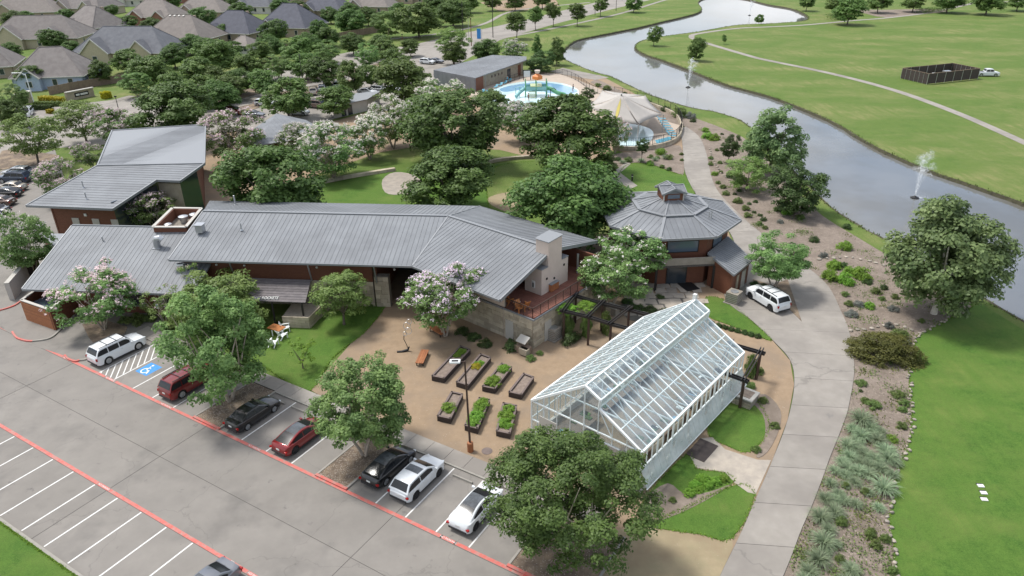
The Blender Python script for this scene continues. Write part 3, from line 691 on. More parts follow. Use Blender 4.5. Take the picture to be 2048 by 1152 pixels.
rail = MB()
def railing(parent, a, b, z, h=1.05, step=1.15, m='bronze_metal', infill=True):
    a, b = V3(a, z), V3(b, z); L = (b-a).length; n = max(1, round(L/step)); up = Vector((0, 0, 1))
    r = MB().bar(a+up*h, b+up*h, .09, .07).build('handrail', MI[m], parent)
    if infill:
        for k in range(1, 6): MB().bar(a+up*(h*k/6.2), b+up*(h*k/6.2), .02).build('wire', MI[m], r)
    for k in range(n+1): p = a.lerp(b, k/n); MB().bar(p, p+up*h, .06).build('baluster', MI[m], r)
railing(hall, s0(10.4, TS), s0(SE, TS), DZ); railing(hall, s0(SE, TS), s0(SE, 11.6), DZ)
# chimney: broad hearth block with a shaft
q = G(1083, 592, DZ); ql = (G(1059, 583, DZ)-q).dot(aW); qr = (G(1128, 566, DZ)-q).dot(nW)
ql = -2.1; bt = zat(q, 541)
ch = MB(); C4 = lambda s_, t2, z: V3(q+aW*s_+nW*t2, z)
ch.prism([C4(0, 0, DZ), C4(0, 4.3, DZ), C4(-2.1, 4.3, DZ), C4(-2.1, 0, DZ)], bt-DZ)
chim = ch.build('chimney_block', MI['stucco'], hall)
zt = bt+2.55
MB().prism([C4(0.004, 1.05, bt-.3), C4(0.004, 3.2, bt-.3), C4(-1.55, 3.2, bt-.3), C4(-1.55, 1.05, bt-.3)], zt-bt+.3).build('chimney_shaft', MI['stucco'], chim)
MB().prism([C4(.1, .95, zt), C4(.1, 3.3, zt+.1), C4(-1.65, 3.3, zt+.1), C4(-1.65, .95, zt)], .08).build('chimney_cap', MI['fascia'], chim)
MB().prism([C4(.05, -.05, bt), C4(.05, 1.0, bt), C4(-2.15, 1.0, bt), C4(-2.15, -.05, bt)], .06).build('chimney_shoulder', MI['fascia'], chim)
MB().prism([C4(.05, 3.25, bt), C4(.05, 4.35, bt), C4(-2.15, 4.35, bt), C4(-2.15, 3.25, bt)], .06).build('chimney_shoulder', MI['fascia'], chim)
for t2, z in ((.8, 1.6), (2.0, 1.2), (3.6, 2.1)): MB().box(C4(.03, t2, DZ+z), (.1, .18, .2), R(-40.5)).build('wall_spout', MI['black'], chim)
MB().box(C4(-1.0, -.02, DZ+1.0), (.4, .08, .75), R(-40.5)).build('niche_frame', MI['white_paint'], chim); MB().box(C4(-1.0, -.05, DZ+.95), (.14, .09, .5), R(-40.5)).build('niche', MI['black'], chim)
# roof fittings
def vent_pipe(px, z, h=.8, r=.07, m='steel'):
    p = G(*px, z); MB().lathe([(r*2.4, -.05), (r*1.6, .05), (r, .1), (r, h), (r*.4, h+.03)], (p.x, p.y, z), 8).build('vent_pipe', MI[m], hall)
vent_pipe((483, 460), 6.8); vent_pipe((471, 410), 6.2, 1.2, .1)
p = G(401, 460, 6.9); mb = MB(); mb.box((p.x, p.y, 7.1), (.75, .75, .8), R(-5.4)); mb.box((p.x, p.y, 7.55), (.95, .95, .1), R(-5.4)); mb.build('exhaust_fan', MI['steel'], hall)
# timber-slat canopy over the front terrace
c0, c1 = G(494, 556, 3.3), G(622, 560, 3.3); cd0, cd1 = G(476, 601, 2.7), G(611, 606, 2.7)
can = thing('slat_canopy', V3((cd0+cd1)/2, 0), 'dark weathered plank canopy over the front terrace carrying white letters', 'canopy')
for k in range(9):
    a0, a1 = k/9, (k+1)/9-.012
    P = [cd0.lerp(c0, a0), cd1.lerp(c1, a0), cd1.lerp(c1, a1), cd0.lerp(c0, a1)]
    MB().prism(P, .06).build('plank', MI['wood_grey'], can)
for f in (.06, .5, .94):
    p = cd0.lerp(cd1, f); qq = c0.lerp(c1, f); MB().bar(p-Vector((0, 0, .1)), qq-Vector((0, 0, .1)), .12, .16).build('rafter', MI['dark_metal'], can)
    MB().bar(V3(p, 0), V3(p, p.z-.1), .16).build('post', MI['dark_metal'], can)
dC = (cd1-cd0).normalized(); pl = cd0.lerp(cd1, .38)+Vector((0, 0, .12))
up_ = (c0-cd0).normalized(); nn = dC.cross(up_)
Mx = Matrix((dC, up_, nn)).transposed().to_4x4(); Mx.translation = pl+up_*.32+nn*.02
cu = lettering('sign_letters', 'TEXAS ROCKETS', (0, 0, 0), .62, (0, 0, 0), MI['white_paint'], ext=.05); cu.parent = can; Mx.translation = Mx.translation-Vector(can['_o']); cu.matrix_basis = Mx @ Matrix.Scale(.62, 4, Vector((1, 0, 0)))
# terrace planter wall of stone
t0, t1 = G(568, 655), G(621, 657)
pw = thing('terrace_wall', t0, 'low limestone terrace wall below the dark plank canopy', 'wall')
b_ = MB().prism([t0, t1, t1+nH*5+aH*.8, t0+nH*5], 1.25).build('wall_core', MI['mortar'], pw); stone_face(b_, t0, t1, 0, 1.3, .07, .32, 21); stone_face(b_, t1, t1+nH*5+aH*.8, 0, 1.3, .07, .32, 22)

# ---- kitchen wing, lower left
kz0, kz1 = 3.2, 6.2
k0 = G(45, 577, kz0); k1 = k0+aH*18.3; kt = V3(k0+nH*9.7-aH*.1, kz1); kt1 = kt+aH*11.5
kit = thing('kitchen_wing', V3(k0+aH*9+nH*5, 0), 'low service wing with single-pitch grey metal roof beside the bin store', 'building')
roof_plane(kit, [k0, k1, V3(k1+nH*9.7, kz1), kt], aH)
gb = MB().bar(k0-nH*.08-Vector((0, 0, .1)), k1-nH*.08-Vector((0, 0, .1)), .16, .22); gb.bar(k0-aH*.05-Vector((0, 0, .08)), kt-aH*.05-Vector((0, 0, .08)), .12, .26); gb.bar(kt+nH*.05, kt1+nH*.05, .14, .26)
gb.build('gutter', MI['fascia'], kit)
wf = k0+nH*1.3+aH*.8
wall(kit, V3(wf, 0), V3(wf+aH*17, 0), 0, 3.3, 'wood_wall'); wall(kit, V3(wf+nH*8.2, 0), V3(wf, 0), 0, 5.6, 'wood_wall', .25, 'wall', 3.3)
wall(kit, V3(wf+aH*11+nH*8.2, 0), V3(wf+nH*8.2, 0), 0, 5.8, 'wood_wall')
for u_, w_ in ((6.0, 1.0), (9.5, 1.6), (13.0, 1.8)): on_wall(kit, V3(wf, 0), V3(wf+aH*17, 0), u_, .9 if w_ > 1.2 else .05, w_, 1.5 if w_ > 1.2 else 2.1, 'window_glass', 'window' if w_ > 1.2 else 'door', .08, 'fascia')
p = G(318, 505, 4.6); mb = MB(); mb.box((p.x, p.y, 4.75), (.9, .8, .9), R(-5.4)); mb.tube([(p.x, p.y, 5.0), (p.x, p.y, 5.9), (p.x+.15, p.y-.05, 6.25), (p.x+.55, p.y-.1, 6.35), (p.x+.75, p.y-.12, 6.15)], .36, 12); mb.build('exhaust_hood', MI['steel'], kit, 40)
p = G(207, 485, 5.3); MB().lathe([(.2, -.1), (.07, .1), (.07, .7)], (p.x, p.y, 5.3), 8).build('vent_pipe', MI['steel'], kit)
# roof-top plant well between kitchen wing and hall
pa = [G(306, 454, 6.6), G(372, 454, 6.6), G(403, 417, 6.6), G(345, 416, 6.6)]
pwell = thing('roof_plant_well', V3(pa[0], 0), 'open-topped timber parapet box holding roof fans between two roofs', 'parapet')
for i in range(4):
    a, b = pa[i], pa[(i+1) % 4]; wall(pwell, a, b, 0, 6.6, 'wood_wall', .3, 'parapet_wall'); MB().bar(V3(a, 6.62), V3(b, 6.62), .36, .1).build('coping', MI['pale_wall'], pwell)
    wall(pwell, a.lerp(b, .04)+(sum(pa, Vector())/4-a)*.05, b.lerp(a, .04)+(sum(pa, Vector())/4-b)*.05, 5.4, 6.55, 'wood_orange', .05, 'inner_lining')
MB().prism([V3(x, 5.4) for x in pa], .05).build('well_floor', MI['stone_dark'], pwell)
for f, g, r_ in ((.5, .72, .55), (.78, .85, .5), (.25, .3, .42)):
    c_ = pa[0].lerp(pa[1], f).lerp(pa[3].lerp(pa[2], f), g)
    MB().lathe([(r_*.7, 0), (r_*.8, .5), (r_, .55), (r_, .8), (r_*.3, .92)], (c_.x, c_.y, 5.45), 14).build('roof_fan', MI['steel'], pwell, 40)

# ---- rear building, upper left
P1, P2, P3 = G(52, 411, 5.0), G(225, 418, 5.0), G(195, 331, 7.0)
def ray_plane(x, y, a, n):
    c = Vector((0, 0, CAM_H)); d = G(x, y, 0)-c; return c+d*((a-c).dot(n)/d.dot(n))
nB = (P2-P1).cross(P3-P1).normalized(); rp = lambda x, y: ray_plane(x, y, P1, nB)
rear = thing('visitor_building', V3((P1+P2)/2+nH*12, 0), 'broad grey metal roof in two flaring planes over a brick-brown building', 'building')
aB = (P2-P1).normalized(); lowp = [P1, P2, rp(313, 360), rp(360, 362), rp(409, 327), P3]
n2 = Vector((0, 0, 1))
rb_ = roof_plane(rear, [P1, P2, rp(313, 360), rp(409, 327), P3], Vector((-aB.y, aB.x, 0)), .62)
roof_plane(rear, [rp(313, 360), rp(360, 362), rp(409, 327)], Vector((-aB.y, aB.x, 0)), .62)
Q0, Q1 = P3, rp(409, 327); Q2, Q3 = G(411, 249, 7.2), G(224, 261, 7.2)
roof_plane(rear, [Q0, Q1, Q2, Q3], Vector((-aB.y, aB.x, 0)), .62)
eg = MB()
for a, b in ((P1, P2), (P1, P3), (P2, rp(313, 360)), (rp(313, 360), rp(360, 362)), (rp(360, 362), Q1), (Q0, Q3), (Q1, Q2), (Q3, Q2)): eg.bar(a-Vector((0, 0, .06)), b-Vector((0, 0, .06)), .18, .3)
eg.bar(Q0+Vector((0, 0, .06)), Q1+Vector((0, 0, .06)), .3, .1); eg.build('fascia', MI['fascia'], rear)
b0 = P1+aB*2.2+Vector((-aB.y, aB.x, 0))*1.2; b1 = P2-aB*.8+Vector((-aB.y, aB.x, 0))*1.2; nB2 = Vector((-aB.y, aB.x, 0))
wall(rear, b0, b1, 0, 5.0, 'wood_wall')
for u_ in (2.6, 5.4, 8.0): on_wall(rear, b0, b1, u_, .2, .95, 2.9 if u_ < 8.5 else 2.2, 'pale_wall', 'door', .08)
for u_ in (4.5,): on_wall(rear, b0, b1, u_, 3.4, .35, .35, 'white_paint', 'wall_lamp', .1)
g1, g2, g3 = rp(313, 360), rp(360, 362), rp(409, 327)
wall(rear, b1, V3(g1, 0)+nB2*.6-aB*.6, 0, 5.4, 'window_glass', .2, 'glazed_wall'); wall(rear, V3(g1, 0)+nB2*.8-aB*.5, V3(g2, 0)+nB2*.8-aB*.6, 0, 5.7, 'stone', .3, 'stone_wall')
wall(rear, V3(g2, 0)+nB2*.8-aB*.6, V3(g3, 0)-aB*1.4, 0, 6.2, 'window_glass', .2, 'glazed_wall'); wall(rear, V3(g3, 0)-aB*1.4, V3(Q2, 0)-aB*1.2-nB2*1.2, 0, 6.4, 'wood_wall')
wall(rear, V3(Q3, 0)+aB*1.2, V3(Q0, 0)+aB*1.6, 0, 6.6, 'wood_wall'); wall(rear, V3(Q0, 0)+aB*1.6, b0, 0, 6.5, 'wood_wall', .25, 'wall', 5)
for px_ in ((167, 375), (173, 398)): p = rp(*px_); MB().lathe([(.2, -.1), (.08, .1), (.08, .9)], p, 8).build('vent_pipe', MI['steel'], rear)
# low flat-roofed link with a terrace, left of the kitchen wing
lk = [G(85, 470, 3.2), G(140, 470, 3.2), G(125, 490, 3.2), G(72, 480, 3.2)]
link_b = thing('flat_link', V3(lk[0], 0), 'low flat-topped brown link between the service wing and rear building', 'building')
MB().prism([V3(p, 0) for p in (G(85, 470, 3.2), G(170, 470, 3.2), kt+aH*4, kt+aH*.9-nH*3)], 3.2).build('wall', MI['wood_wall'], link_b); MB().prism([V3(p, 3.2) for p in (G(83, 469, 3.2), G(171, 469, 3.2), kt+aH*4, kt+aH*.7-nH*3)], .12).build('roof', MI['fascia'], link_b)

# ---- octagonal pavilion
OC = Vector((18.1, 78.4, 0)); ORr, OZ = 7.97, 6.0
oct_ = thing('octagonal_pavilion', OC, 'two-storey octagonal pavilion with faceted grey metal roof and square cupola', 'building')
op = lambda r, k, z, off=-63: OC+Vector((r*math.cos(R(off+45*k)), r*math.sin(R(off+45*k)), z))
RR, RZ1, TR, TZ = 4.15, 7.1, 1.35, 7.95
for k in range(8):
    a, b = op(ORr, k, OZ), op(ORr, k+1, OZ); c, d = op(RR, k+1, RZ1), op(RR, k, RZ1)
    roof_plane(oct_, [a, b, c, d], b-a, .62); a, b = op(RR-.15, k, RZ1+.12), op(RR-.15, k+1, RZ1+.12); c, d = op(TR, k+1, TZ), op(TR, k, TZ); roof_plane(oct_, [a, b, c, d], b-a, .62)
hp = MB()
for k in range(8):
    hp.bar(op(ORr, k, OZ+.05), op(RR, k, RZ1+.06), .3, .07); hp.bar(op(RR, k, RZ1+.1), op(RR, k+1, RZ1+.1), .42, .12); hp.bar(op(RR, k, RZ1+.15), op(TR, k, TZ+.05), .16, .06)
    hp.bar(op(ORr+.05, k, OZ-.1), op(ORr+.05, k+1, OZ-.1), .14, .24)
hp.build('hip_cap', MI['fascia'], oct_)
cth = -83
def cu_(s_, t2, z): aa, bb = frame2(cth+90); return OC+aa*s_+bb*t2+Vector((0, 0, z))
cw = MB().prism([cu_(-1.15, -1.15, 7.5), cu_(1.15, -1.15, 7.5), cu_(1.15, 1.15, 7.5), cu_(-1.15, 1.15, 7.5)], 1.32).build('cupola', MI['wood_wall'], oct_)
MB().prism([cu_(-.7, -1.19, 8.15), cu_(.7, -1.19, 8.15), cu_(.7, -1.1, 8.15), cu_(-.7, -1.1, 8.15)], .45).build('window', MI['window_blue'], cw)
for s_ in (-1.13, 1.13): MB().bar(cu_(s_, -1.15, 7.6), cu_(s_, -1.15, 8.8), .14).build('corner_post', MI['pale_wall'], cw)
gz, rz, hw = 8.75, 9.35, 1.42
for k in range(4):                            # cross-gabled cap: each side a gable of two triangles
    aa, bb = frame2(cth+90+90*k); f = lambda s_, t2, z: OC+aa*s_+bb*t2+Vector((0, 0, z))
    roof_plane(cw, [f(-hw, -hw, gz), f(0, 0, rz), f(0, -hw, rz)], bb, .45); roof_plane(cw, [f(hw, -hw, gz), f(0, 0, rz), f(0, -hw, rz)], bb, .45)
    MB().prism([f(-1.3, -1.2, gz), f(1.3, -1.2, gz), f(0, -1.2, rz-.08)], .06, -bb).build('gable', MI['metal_roof'], cw)
    gg = MB().bar(f(-hw, -hw, gz), f(0, -hw, rz), .1, .16); gg.bar(f(hw, -hw, gz), f(0, -hw, rz), .1, .16); gg.bar(f(0, 0, rz+.03), f(0, -hw, rz+.03), .16, .08); gg.build('verge', MI['fascia'], cw)
WRr = 6.75
for k in range(8):
    a, b = op(WRr, k, 0), op(WRr, k+1, 0); wd_ = wall(oct_, a, b, 0, 6.0, 'wood_wall', .25, 'wall')
    if k == 7: # front face
        on_wall(wd_, a, b, .8, 3.9, 3.4, 1.3, 'window_blue', 'window', .06, 'dark_metal'); on_wall(wd_, a, b, 1.0, .05, 2.2, 2.4, 'window_glass', 'door', .06, 'dark_metal')
    else: on_wall(wd_, a, b, 1.4, 3.8, 2.2, 1.4, 'window_blue', 'window', .06, 'dark_metal')
for k in (6, 7):                              # balcony band on the front faces
    a, b, c, d = op(WRr-.1, k, 2.7), op(WRr-.1, k+1, 2.7), op(WRr+1.5, k+1, 2.7), op(WRr+1.5, k, 2.7)
    MB().prism([a, b, c, d], .25).build('balcony_floor', MI['wood_grey'], oct_); wall(oct_, d, c, 2.7, 3.75, 'stone_dark', .12, 'balcony_parapet')
    MB().bar(V3(c, 0), V3(c, 2.7), .22).build('post', MI['dark_metal'], oct_)
p = G(1418, 433, 6.9); MB().tube([(p.x, p.y, 6.6), (p.x, p.y, 7.5)], .05, 6).tube([(p.x+.3, p.y+.1, 6.6), (p.x+.3, p.y+.1, 7.6)], .05, 6).build('vent_pipe', MI['steel'], oct_)
# annex
ax = [G(1416, 506, 3.3), G(1468, 549, 3.0), G(1504, 520, 3.0), G(1456, 473, 3.9)]
ann = thing('pavilion_annex', V3(sum(ax, Vector())/4, 0), 'small lean-to annex with steep grey metal roof joined to the octagonal pavilion', 'building')
zA = [3.9, 2.9, 2.9, 3.9]; ax = [G(x, y, z) for (x, y), z in zip([(1416, 506), (1468, 549), (1504, 520), (1456, 473)], zA)]
nA = (ax[1]-ax[0]).cross(ax[3]-ax[0]).normalized(); ax[2] = ray_plane(1504, 520, ax[0], nA)
roof_plane(ann, ax, ax[3]-ax[0], .42)
ac = sum(ax, Vector())/4; W4 = [V3(p+(ac-p)*.1, 0) for p in ax]
for i in range(3): wall(ann, W4[i], W4[i+1], 0, ax[i].z-.3, 'wood_wall', .2, 'wall', ax[i+1].z-.3)
on_wall(ann, W4[1], W4[2], 1.0, .6, .5, 1.6, 'stone', 'stone_panel', .1); on_wall(ann, W4[1], W4[2], 2.4, .05, 1.0, 2.1, 'pale_wall', 'door', .06)
eb = MB()
for i in range(4): eb.bar(ax[i]-Vector((0, 0, .1)), ax[(i+1) % 4]-Vector((0, 0, .1)), .12, .24)
eb.build('fascia', MI['fascia'], ann)
# plaza in front of the pavilion: flagstones
plz = sheet('pavilion_plaza', GP([(1240, 612), (1290, 588), (1350, 590), (1405, 600), (1415, 630), (1370, 640), (1300, 650), (1255, 640)]), .09, MI['joint'], .06)
rp_ = random.Random(5)
for i in range(9):
    for j in range(6):
        o_ = OC+Vector((-9.5+i*1.35+(j % 2)*.6, -13.6+j*1.25, 0)); jt = lambda: rp_.uniform(-.16, .16)
        if PX(o_)[0] > 1400 or PX(o_)[0] < 1245: continue
        slab([o_+Vector((.05+jt(), .05+jt(), 0)), o_+Vector((1.3+jt(), .05+jt(), 0)), o_+Vector((1.3+jt(), 1.2+jt(), 0)), o_+Vector((.05+jt(), 1.2+jt(), 0))], .07, .115+rp_.uniform(0, .012), MI['flagstone'], plz, 'flagstone', .02)
mbx = G(1372, 571); MB_ = MB().box((mbx.x, mbx.y, .145), (1.6, 3.0, .03), R(20)); tag(MB_.build('door_mat', MI['black']), 'large black mat lying before the pavilion door', 'mat')
for x, y, s_ in ((1385, 545, .8), (1400, 552, 1)):
    p = G(x, y); tag(MB().lathe([(.2*s_, 0), (.38*s_, .25*s_), (.4*s_, .45*s_), (.3*s_, .62*s_), (.34*s_, .68*s_), (.2*s_, .6*s_)], (p.x, p.y, .12), 12).build('garden_pot', MI['stone_dark'], None, 40), 'round grey pot standing by the pavilion door', 'pot', 'pots by the pavilion door')

# ---- bin store and small service things
bz = [LV(-20.9, 2.2), LV(-16.1, 2.5), LV(-18.3, 6.6), LV(-23.0, 6.3)]
bs = thing('bin_store', bz[0], 'open-topped timber bin store with pale coping at the car park edge', 'enclosure')
for i in range(4):
    a, b = bz[i], bz[(i+1) % 4]; wl = wall(bs, a, b, 0, 2.3, 'wood_wall', .2, 'wall')
    L = (b-a).length; d = (b-a).normalized(); n = Vector((d.y, -d.x, 0)); k = 0
    while k*.2 < 2.2:
        MB().bar(V3(a+n*.02, .1+k*.2), V3(b+n*.02, .1+k*.2), .04, .185).build('board', MI['wood_bench'] if i == 0 else MI['wood_wall'], wl); k += 1  # lighter boards on the front-left side: its sunlit look put into the colour
    MB().bar(V3(a-n*.1, 2.34), V3(b-n*.1, 2.34), .3, .08).build('coping', MI['pale_wall'], bs)
c_ = sum(bz, Vector())/4
bn = thing('waste_skip', c_, 'grey metal waste skip with half-open lid inside the bin store', 'skip')
MB().box((c_.x-.2, c_.y, .85), (2.6, 1.7, 1.3), TH).build('body', MI['steel'], bn); MB().box((c_.x-.2, c_.y, 1.55), (2.7, 1.8, .06), TH).build('lid', MI['window_blue'], bn)
gt = G(38, 600); gw_ = thing('service_gate_wall', gt, 'curved pale screen wall behind the bin store', 'wall')
a, b = G(30, 600), G(62, 560); wall(gw_, a, b, 0, 2.1, 'pale_wall', .5, 'wall'); wall(gw_, b, G(85, 545), 0, 2.0, 'planter', .3, 'wall')
for px_, sz, nm, lb, m in (((222, 612), (1.5, 1.2, 1.4), 'electrical_cabinet', 'white electrical cabinet standing against the service wing wall', 'white_metal'), ((1466, 605), (1.3, 1.3, 1.2), 'air_conditioner', 'grey air conditioning unit on a pad beside the annex corner', 'planter'), ((1106, 676), (1.2, 1.2, 1.1), 'air_conditioner', 'green-grey air conditioning unit by the stone deck wall', 'planter')):
    p = G(*px_); t = thing(nm, p, lb, 'cabinet' if 'cab' in nm else 'air conditioner')
    MB().box((p.x, p.y, .1+sz[2]/2), sz, R(-40)).build('case', MI['white_metal'] if m == 'white_metal' else MI['stone_dark'], t); MB().box((p.x, p.y, .08), (sz[0]+.3, sz[1]+.3, .12), R(-40)).build('pad', MI['concrete'], t)
    MB().lathe([(.4, 0), (.42, .05), (.1, .06)], (p.x, p.y, .1+sz[2]), 14).build('top_grille', MI['steel'], t)
    for k in range(5): MB().box((p.x, p.y, .3+k*.2), (sz[0]+.02, sz[1]+.02, .04), R(-40)).build('louvre', MI['steel'], t)
# ================================================================ GARDEN STRUCTURES
gx, gy = frame2(-40.2)                       # gx to the right of the house, gy along it
GO = Vector((1.35, 45.3, 0)); GW, GL, GE, GRZ = 9.6, 16.4, 3.9, 7.3
gp = lambda s_, t2, z: Vector((*(GO+gx*s_+gy*t2).xy, z))
gh = thing('greenhouse', gp(GW/2, GL/2, 0), 'white-framed glass greenhouse with raised ridge vent beside the curved path', 'greenhouse')
NB = 22; bay = GL/NB; XM, ZM, ZT = GW/2+1.2, 5.95, 6.65
fl_ = MB().prism([gp(0, 0, .05), gp(GW, 0, .05), gp(GW, GL, .05), gp(0, GL, .05)], .06).build('floor', MI['sand'], gh)
for a, b in (((0, 0), (GW, 0)), ((GW, 0), (GW, GL)), ((GW, GL), (0, GL)), ((0, GL), (0, 0))):
    A, B = gp(*a, 0), gp(*b, 0); kw = wall(gh, A, B, 0, .75, 'pale_wall', .22, 'knee_wall')
wm = MI['white_metal']
def pane(P, m='greenhouse_glass', th=.012, nm='pane'):
    c = sum((Vector(p) for p in P), Vector())/len(P); Q = [Vector(p).lerp(c, .015) for p in P]
    n = (Q[1]-Q[0]).cross(Q[2]-Q[0]).normalized(); return MB().prism(Q, th, n).build(nm, MI[m], gh)
rows_r = [0, .5, 1]; rows_l = [0, .33, .66, 1]
for k in range(NB+1):
    t2 = k*bay; big = k % 3 == 0; w_ = .10 if big else .06
    MB().bar(gp(0, t2, GE), gp(GW/2, t2, GRZ), w_, w_+.03).build('rafter', wm, gh); MB().bar(gp(GW, t2, GE), gp(XM, t2, ZM), w_, w_+.03).build('rafter', wm, gh)
    MB().bar(gp(GW/2, t2, GRZ), gp(XM+.1, t2, ZT), w_, w_+.02).build('rafter', wm, gh)
    for s_ in (0, GW): MB().bar(gp(s_, t2, .75), gp(s_, t2, GE), w_+.02).build('post', wm, gh)
    if big:
        MB().bar(gp(0, t2, GE), gp(GW, t2, GE), .09).build('tie_beam', wm, gh); MB().bar(gp(GW/2, t2, GE), gp(GW/2, t2, GRZ), .07).build('king_post', wm, gh)
        for s_ in (.25, .75): MB().bar(gp(GW*s_, t2, GE), gp(GW/2, t2, GRZ-.3) if s_ < .5 else gp(XM, t2, ZM), .06).build('strut', wm, gh)
    if k < NB:
        t3 = t2+bay
        for i in range(3): a, b = rows_l[i], rows_l[i+1]; f = lambda r, t: gp(GW/2*r, t, GE+(GRZ-GE)*r+.05); pane([f(a, t2), f(a, t3), f(b, t3), f(b, t2)])
        for i in range(2): a, b = rows_r[i], rows_r[i+1]; f = lambda r, t: gp(GW+(XM-GW)*r, t, GE+(ZM-GE)*r+.05); pane([f(a, t2), f(a, t3), f(b, t3), f(b, t2)])
        f = lambda r, t: gp(GW/2+(XM+.1-GW/2)*r, t, GRZ+(ZT-GRZ)*r+.05); pane([f(0, t2), f(0, t3), f(1, t3), f(1, t2)])
        pane([gp(XM+.05, t2, ZM+.05), gp(XM+.05, t3, ZM+.05), gp(XM+.1, t3, ZT-.02), gp(XM+.1, t2, ZT-.02)], 'vent_glass', nm='vent_pane')
        pane([gp(0, t2, .8), gp(0, t3, .8), gp(0, t3, GE), gp(0, t2, GE)])
        pane([gp(GW+.62, t2, .95), gp(GW+.62, t3, .95), gp(GW+.05, t3, 2.35), gp(GW+.05, t2, 2.35)], 'vent_glass', nm='side_vent_pane')
for a, b, w_ in ((gp(0, 0, GE), gp(0, GL, GE), .14), (gp(GW, 0, GE), gp(GW, GL, GE), .16), (gp(GW/2, 0, GRZ), gp(GW/2, GL, GRZ), .14), (gp(XM, 0, ZM), gp(XM, GL, ZM), .1), (gp(XM+.1, 0, ZT), gp(XM+.1, GL, ZT), .1),
                 (gp(GW/6, 0, GE+(GRZ-GE)/3), gp(GW/6, GL, GE+(GRZ-GE)/3), .06), (gp(GW/3, 0, GE+(GRZ-GE)*.66), gp(GW/3, GL, GE+(GRZ-GE)*.66), .06), (gp((GW+XM)/2, 0, (GE+ZM)/2), gp((GW+XM)/2, GL, (GE+ZM)/2), .07), (gp(GW, 0, 2.4), gp(GW, GL, 2.4), .1), (gp(GW+.62, 0, .95), gp(GW+.62, GL, .95), .06), (gp(0, 0, 2.3), gp(0, GL, 2.3), .06)):
    MB().bar(a, b, w_).build('purlin', wm, gh)
for t2 in (0, GL):                            # glazed gable ends
    ztop = lambda s_: GE+(GRZ-GE)*s_/(GW/2) if s_ <= GW/2 else (GRZ+(ZT-GRZ)*(s_-GW/2)/1.2 if s_ < XM else GE+(ZM-GE)*(GW-s_)/(GW-XM))
    ss = [0, 1.2, 2.4, 3.6, GW/2, XM, 7.2, 8.4, GW]
    for i in range(len(ss)):
        MB().bar(gp(ss[i], t2, .75), gp(ss[i], t2, max(ztop(ss[i]), .8)), .1 if i in (0, 4, 8) else .07).build('mullion', wm, gh)
        if i < len(ss)-1:
            a, b = ss[i]+.03, ss[i+1]-.03
            for z0, z1 in ((.78, 2.2), (2.2, GE)): pane([gp(a, t2, z0), gp(b, t2, z0), gp(b, t2, z1), gp(a, t2, z1)])
            pane([gp(a, t2, GE), gp(b, t2, GE), gp(b, t2, max(ztop(b-.01), GE+.02)), gp(a, t2, max(ztop(a+.01), GE+.02))])
    for z in (2.2, GE): MB().bar(gp(0, t2, z), gp(GW, t2, z), .1).build('transom', wm, gh)
    for a, b in ((gp(0, t2, GE), gp(GW/2, t2, GRZ)), (gp(GW, t2, GE), gp(XM, t2, ZM)), (gp(GW/2, t2, GRZ), gp(XM+.1, t2, ZT)), (gp(XM, t2, ZM), gp(XM+.1, t2, ZT))): MB().bar(a, b, .16, .16).build('verge_bar', wm, gh)
MB().box(gp(6.6, -.06, 2.6), (2.6, .2, 1.4), R(-40.2)).build('fan_housing', MI['steel'], gh); MB().box(gp(6.6, -.2, 1.6), (1.6, .3, 1.2), R(-40.2)).build('cooler', MI['black'], gh)
MB().box(gp(1.6, -.05, 1.9), (1.6, .06, 2.0), R(-40.2)).build('screen_panel', MI['pale_wall'], gh)
MB().box(gp(GW/2-.1, GL, GRZ+.25), (.3, .3, .5), R(-40.2)).build('ridge_finial', MI['white_paint'], gh)
rg = random.Random(4)
for i in range(2):
    for j in range(3):
        c = gp(2.1+i*5.2, 3+j*5.2, 0); t = thing('potting_bench', c, 'long slatted potting bench with seedling trays inside the greenhouse', 'bench', 'potting benches inside the greenhouse')
        b_ = MB().box((c.x, c.y, .85), (1.8, 4.4, .07), R(-40.2)).build('top', MI['wood_fence'], t)
        for dx, dy in ((-.8, -2), (.8, -2), (-.8, 2), (.8, 2)): p = c+gx*dx+gy*dy; MB().bar((p.x, p.y, .1), (p.x, p.y, .82), .08).build('leg', MI['white_metal'], t)
        for q_ in range(8):
            p = c+gx*rg.uniform(-.55, .55)+gy*rg.uniform(-1.9, 1.9); MB().box((p.x, p.y, .93), (.55, .4, .1), R(-40.2)).build('tray', MI[rg.choice(['leaf_bright', 'soil', 'leaf_shrub', 'pool_blue', 'white_metal'])], t)
for s_, lab in ((.9, 'tan plywood board leaning inside the long glass side of the greenhouse'),):
    for k in (3, 4, 7, 8, 11, 13, 14):
        p = gp(GW-.35, k*bay+.4, 1.9); tag(MB().box(p, (.06, bay*.9, 1.9), R(-40.2)).build('plywood_board', MI['stone']), lab, 'board', 'boards inside the greenhouse side')
p = gp(GW+.9, 9.3, 0); MB_ = MB().box((*G(1404, 902).xy, .105), (1.5, 2.4, .03), R(-40)); tag(MB_.build('door_mat', MI['planter']), 'dark brown mat on the flagstones at the greenhouse side', 'mat')

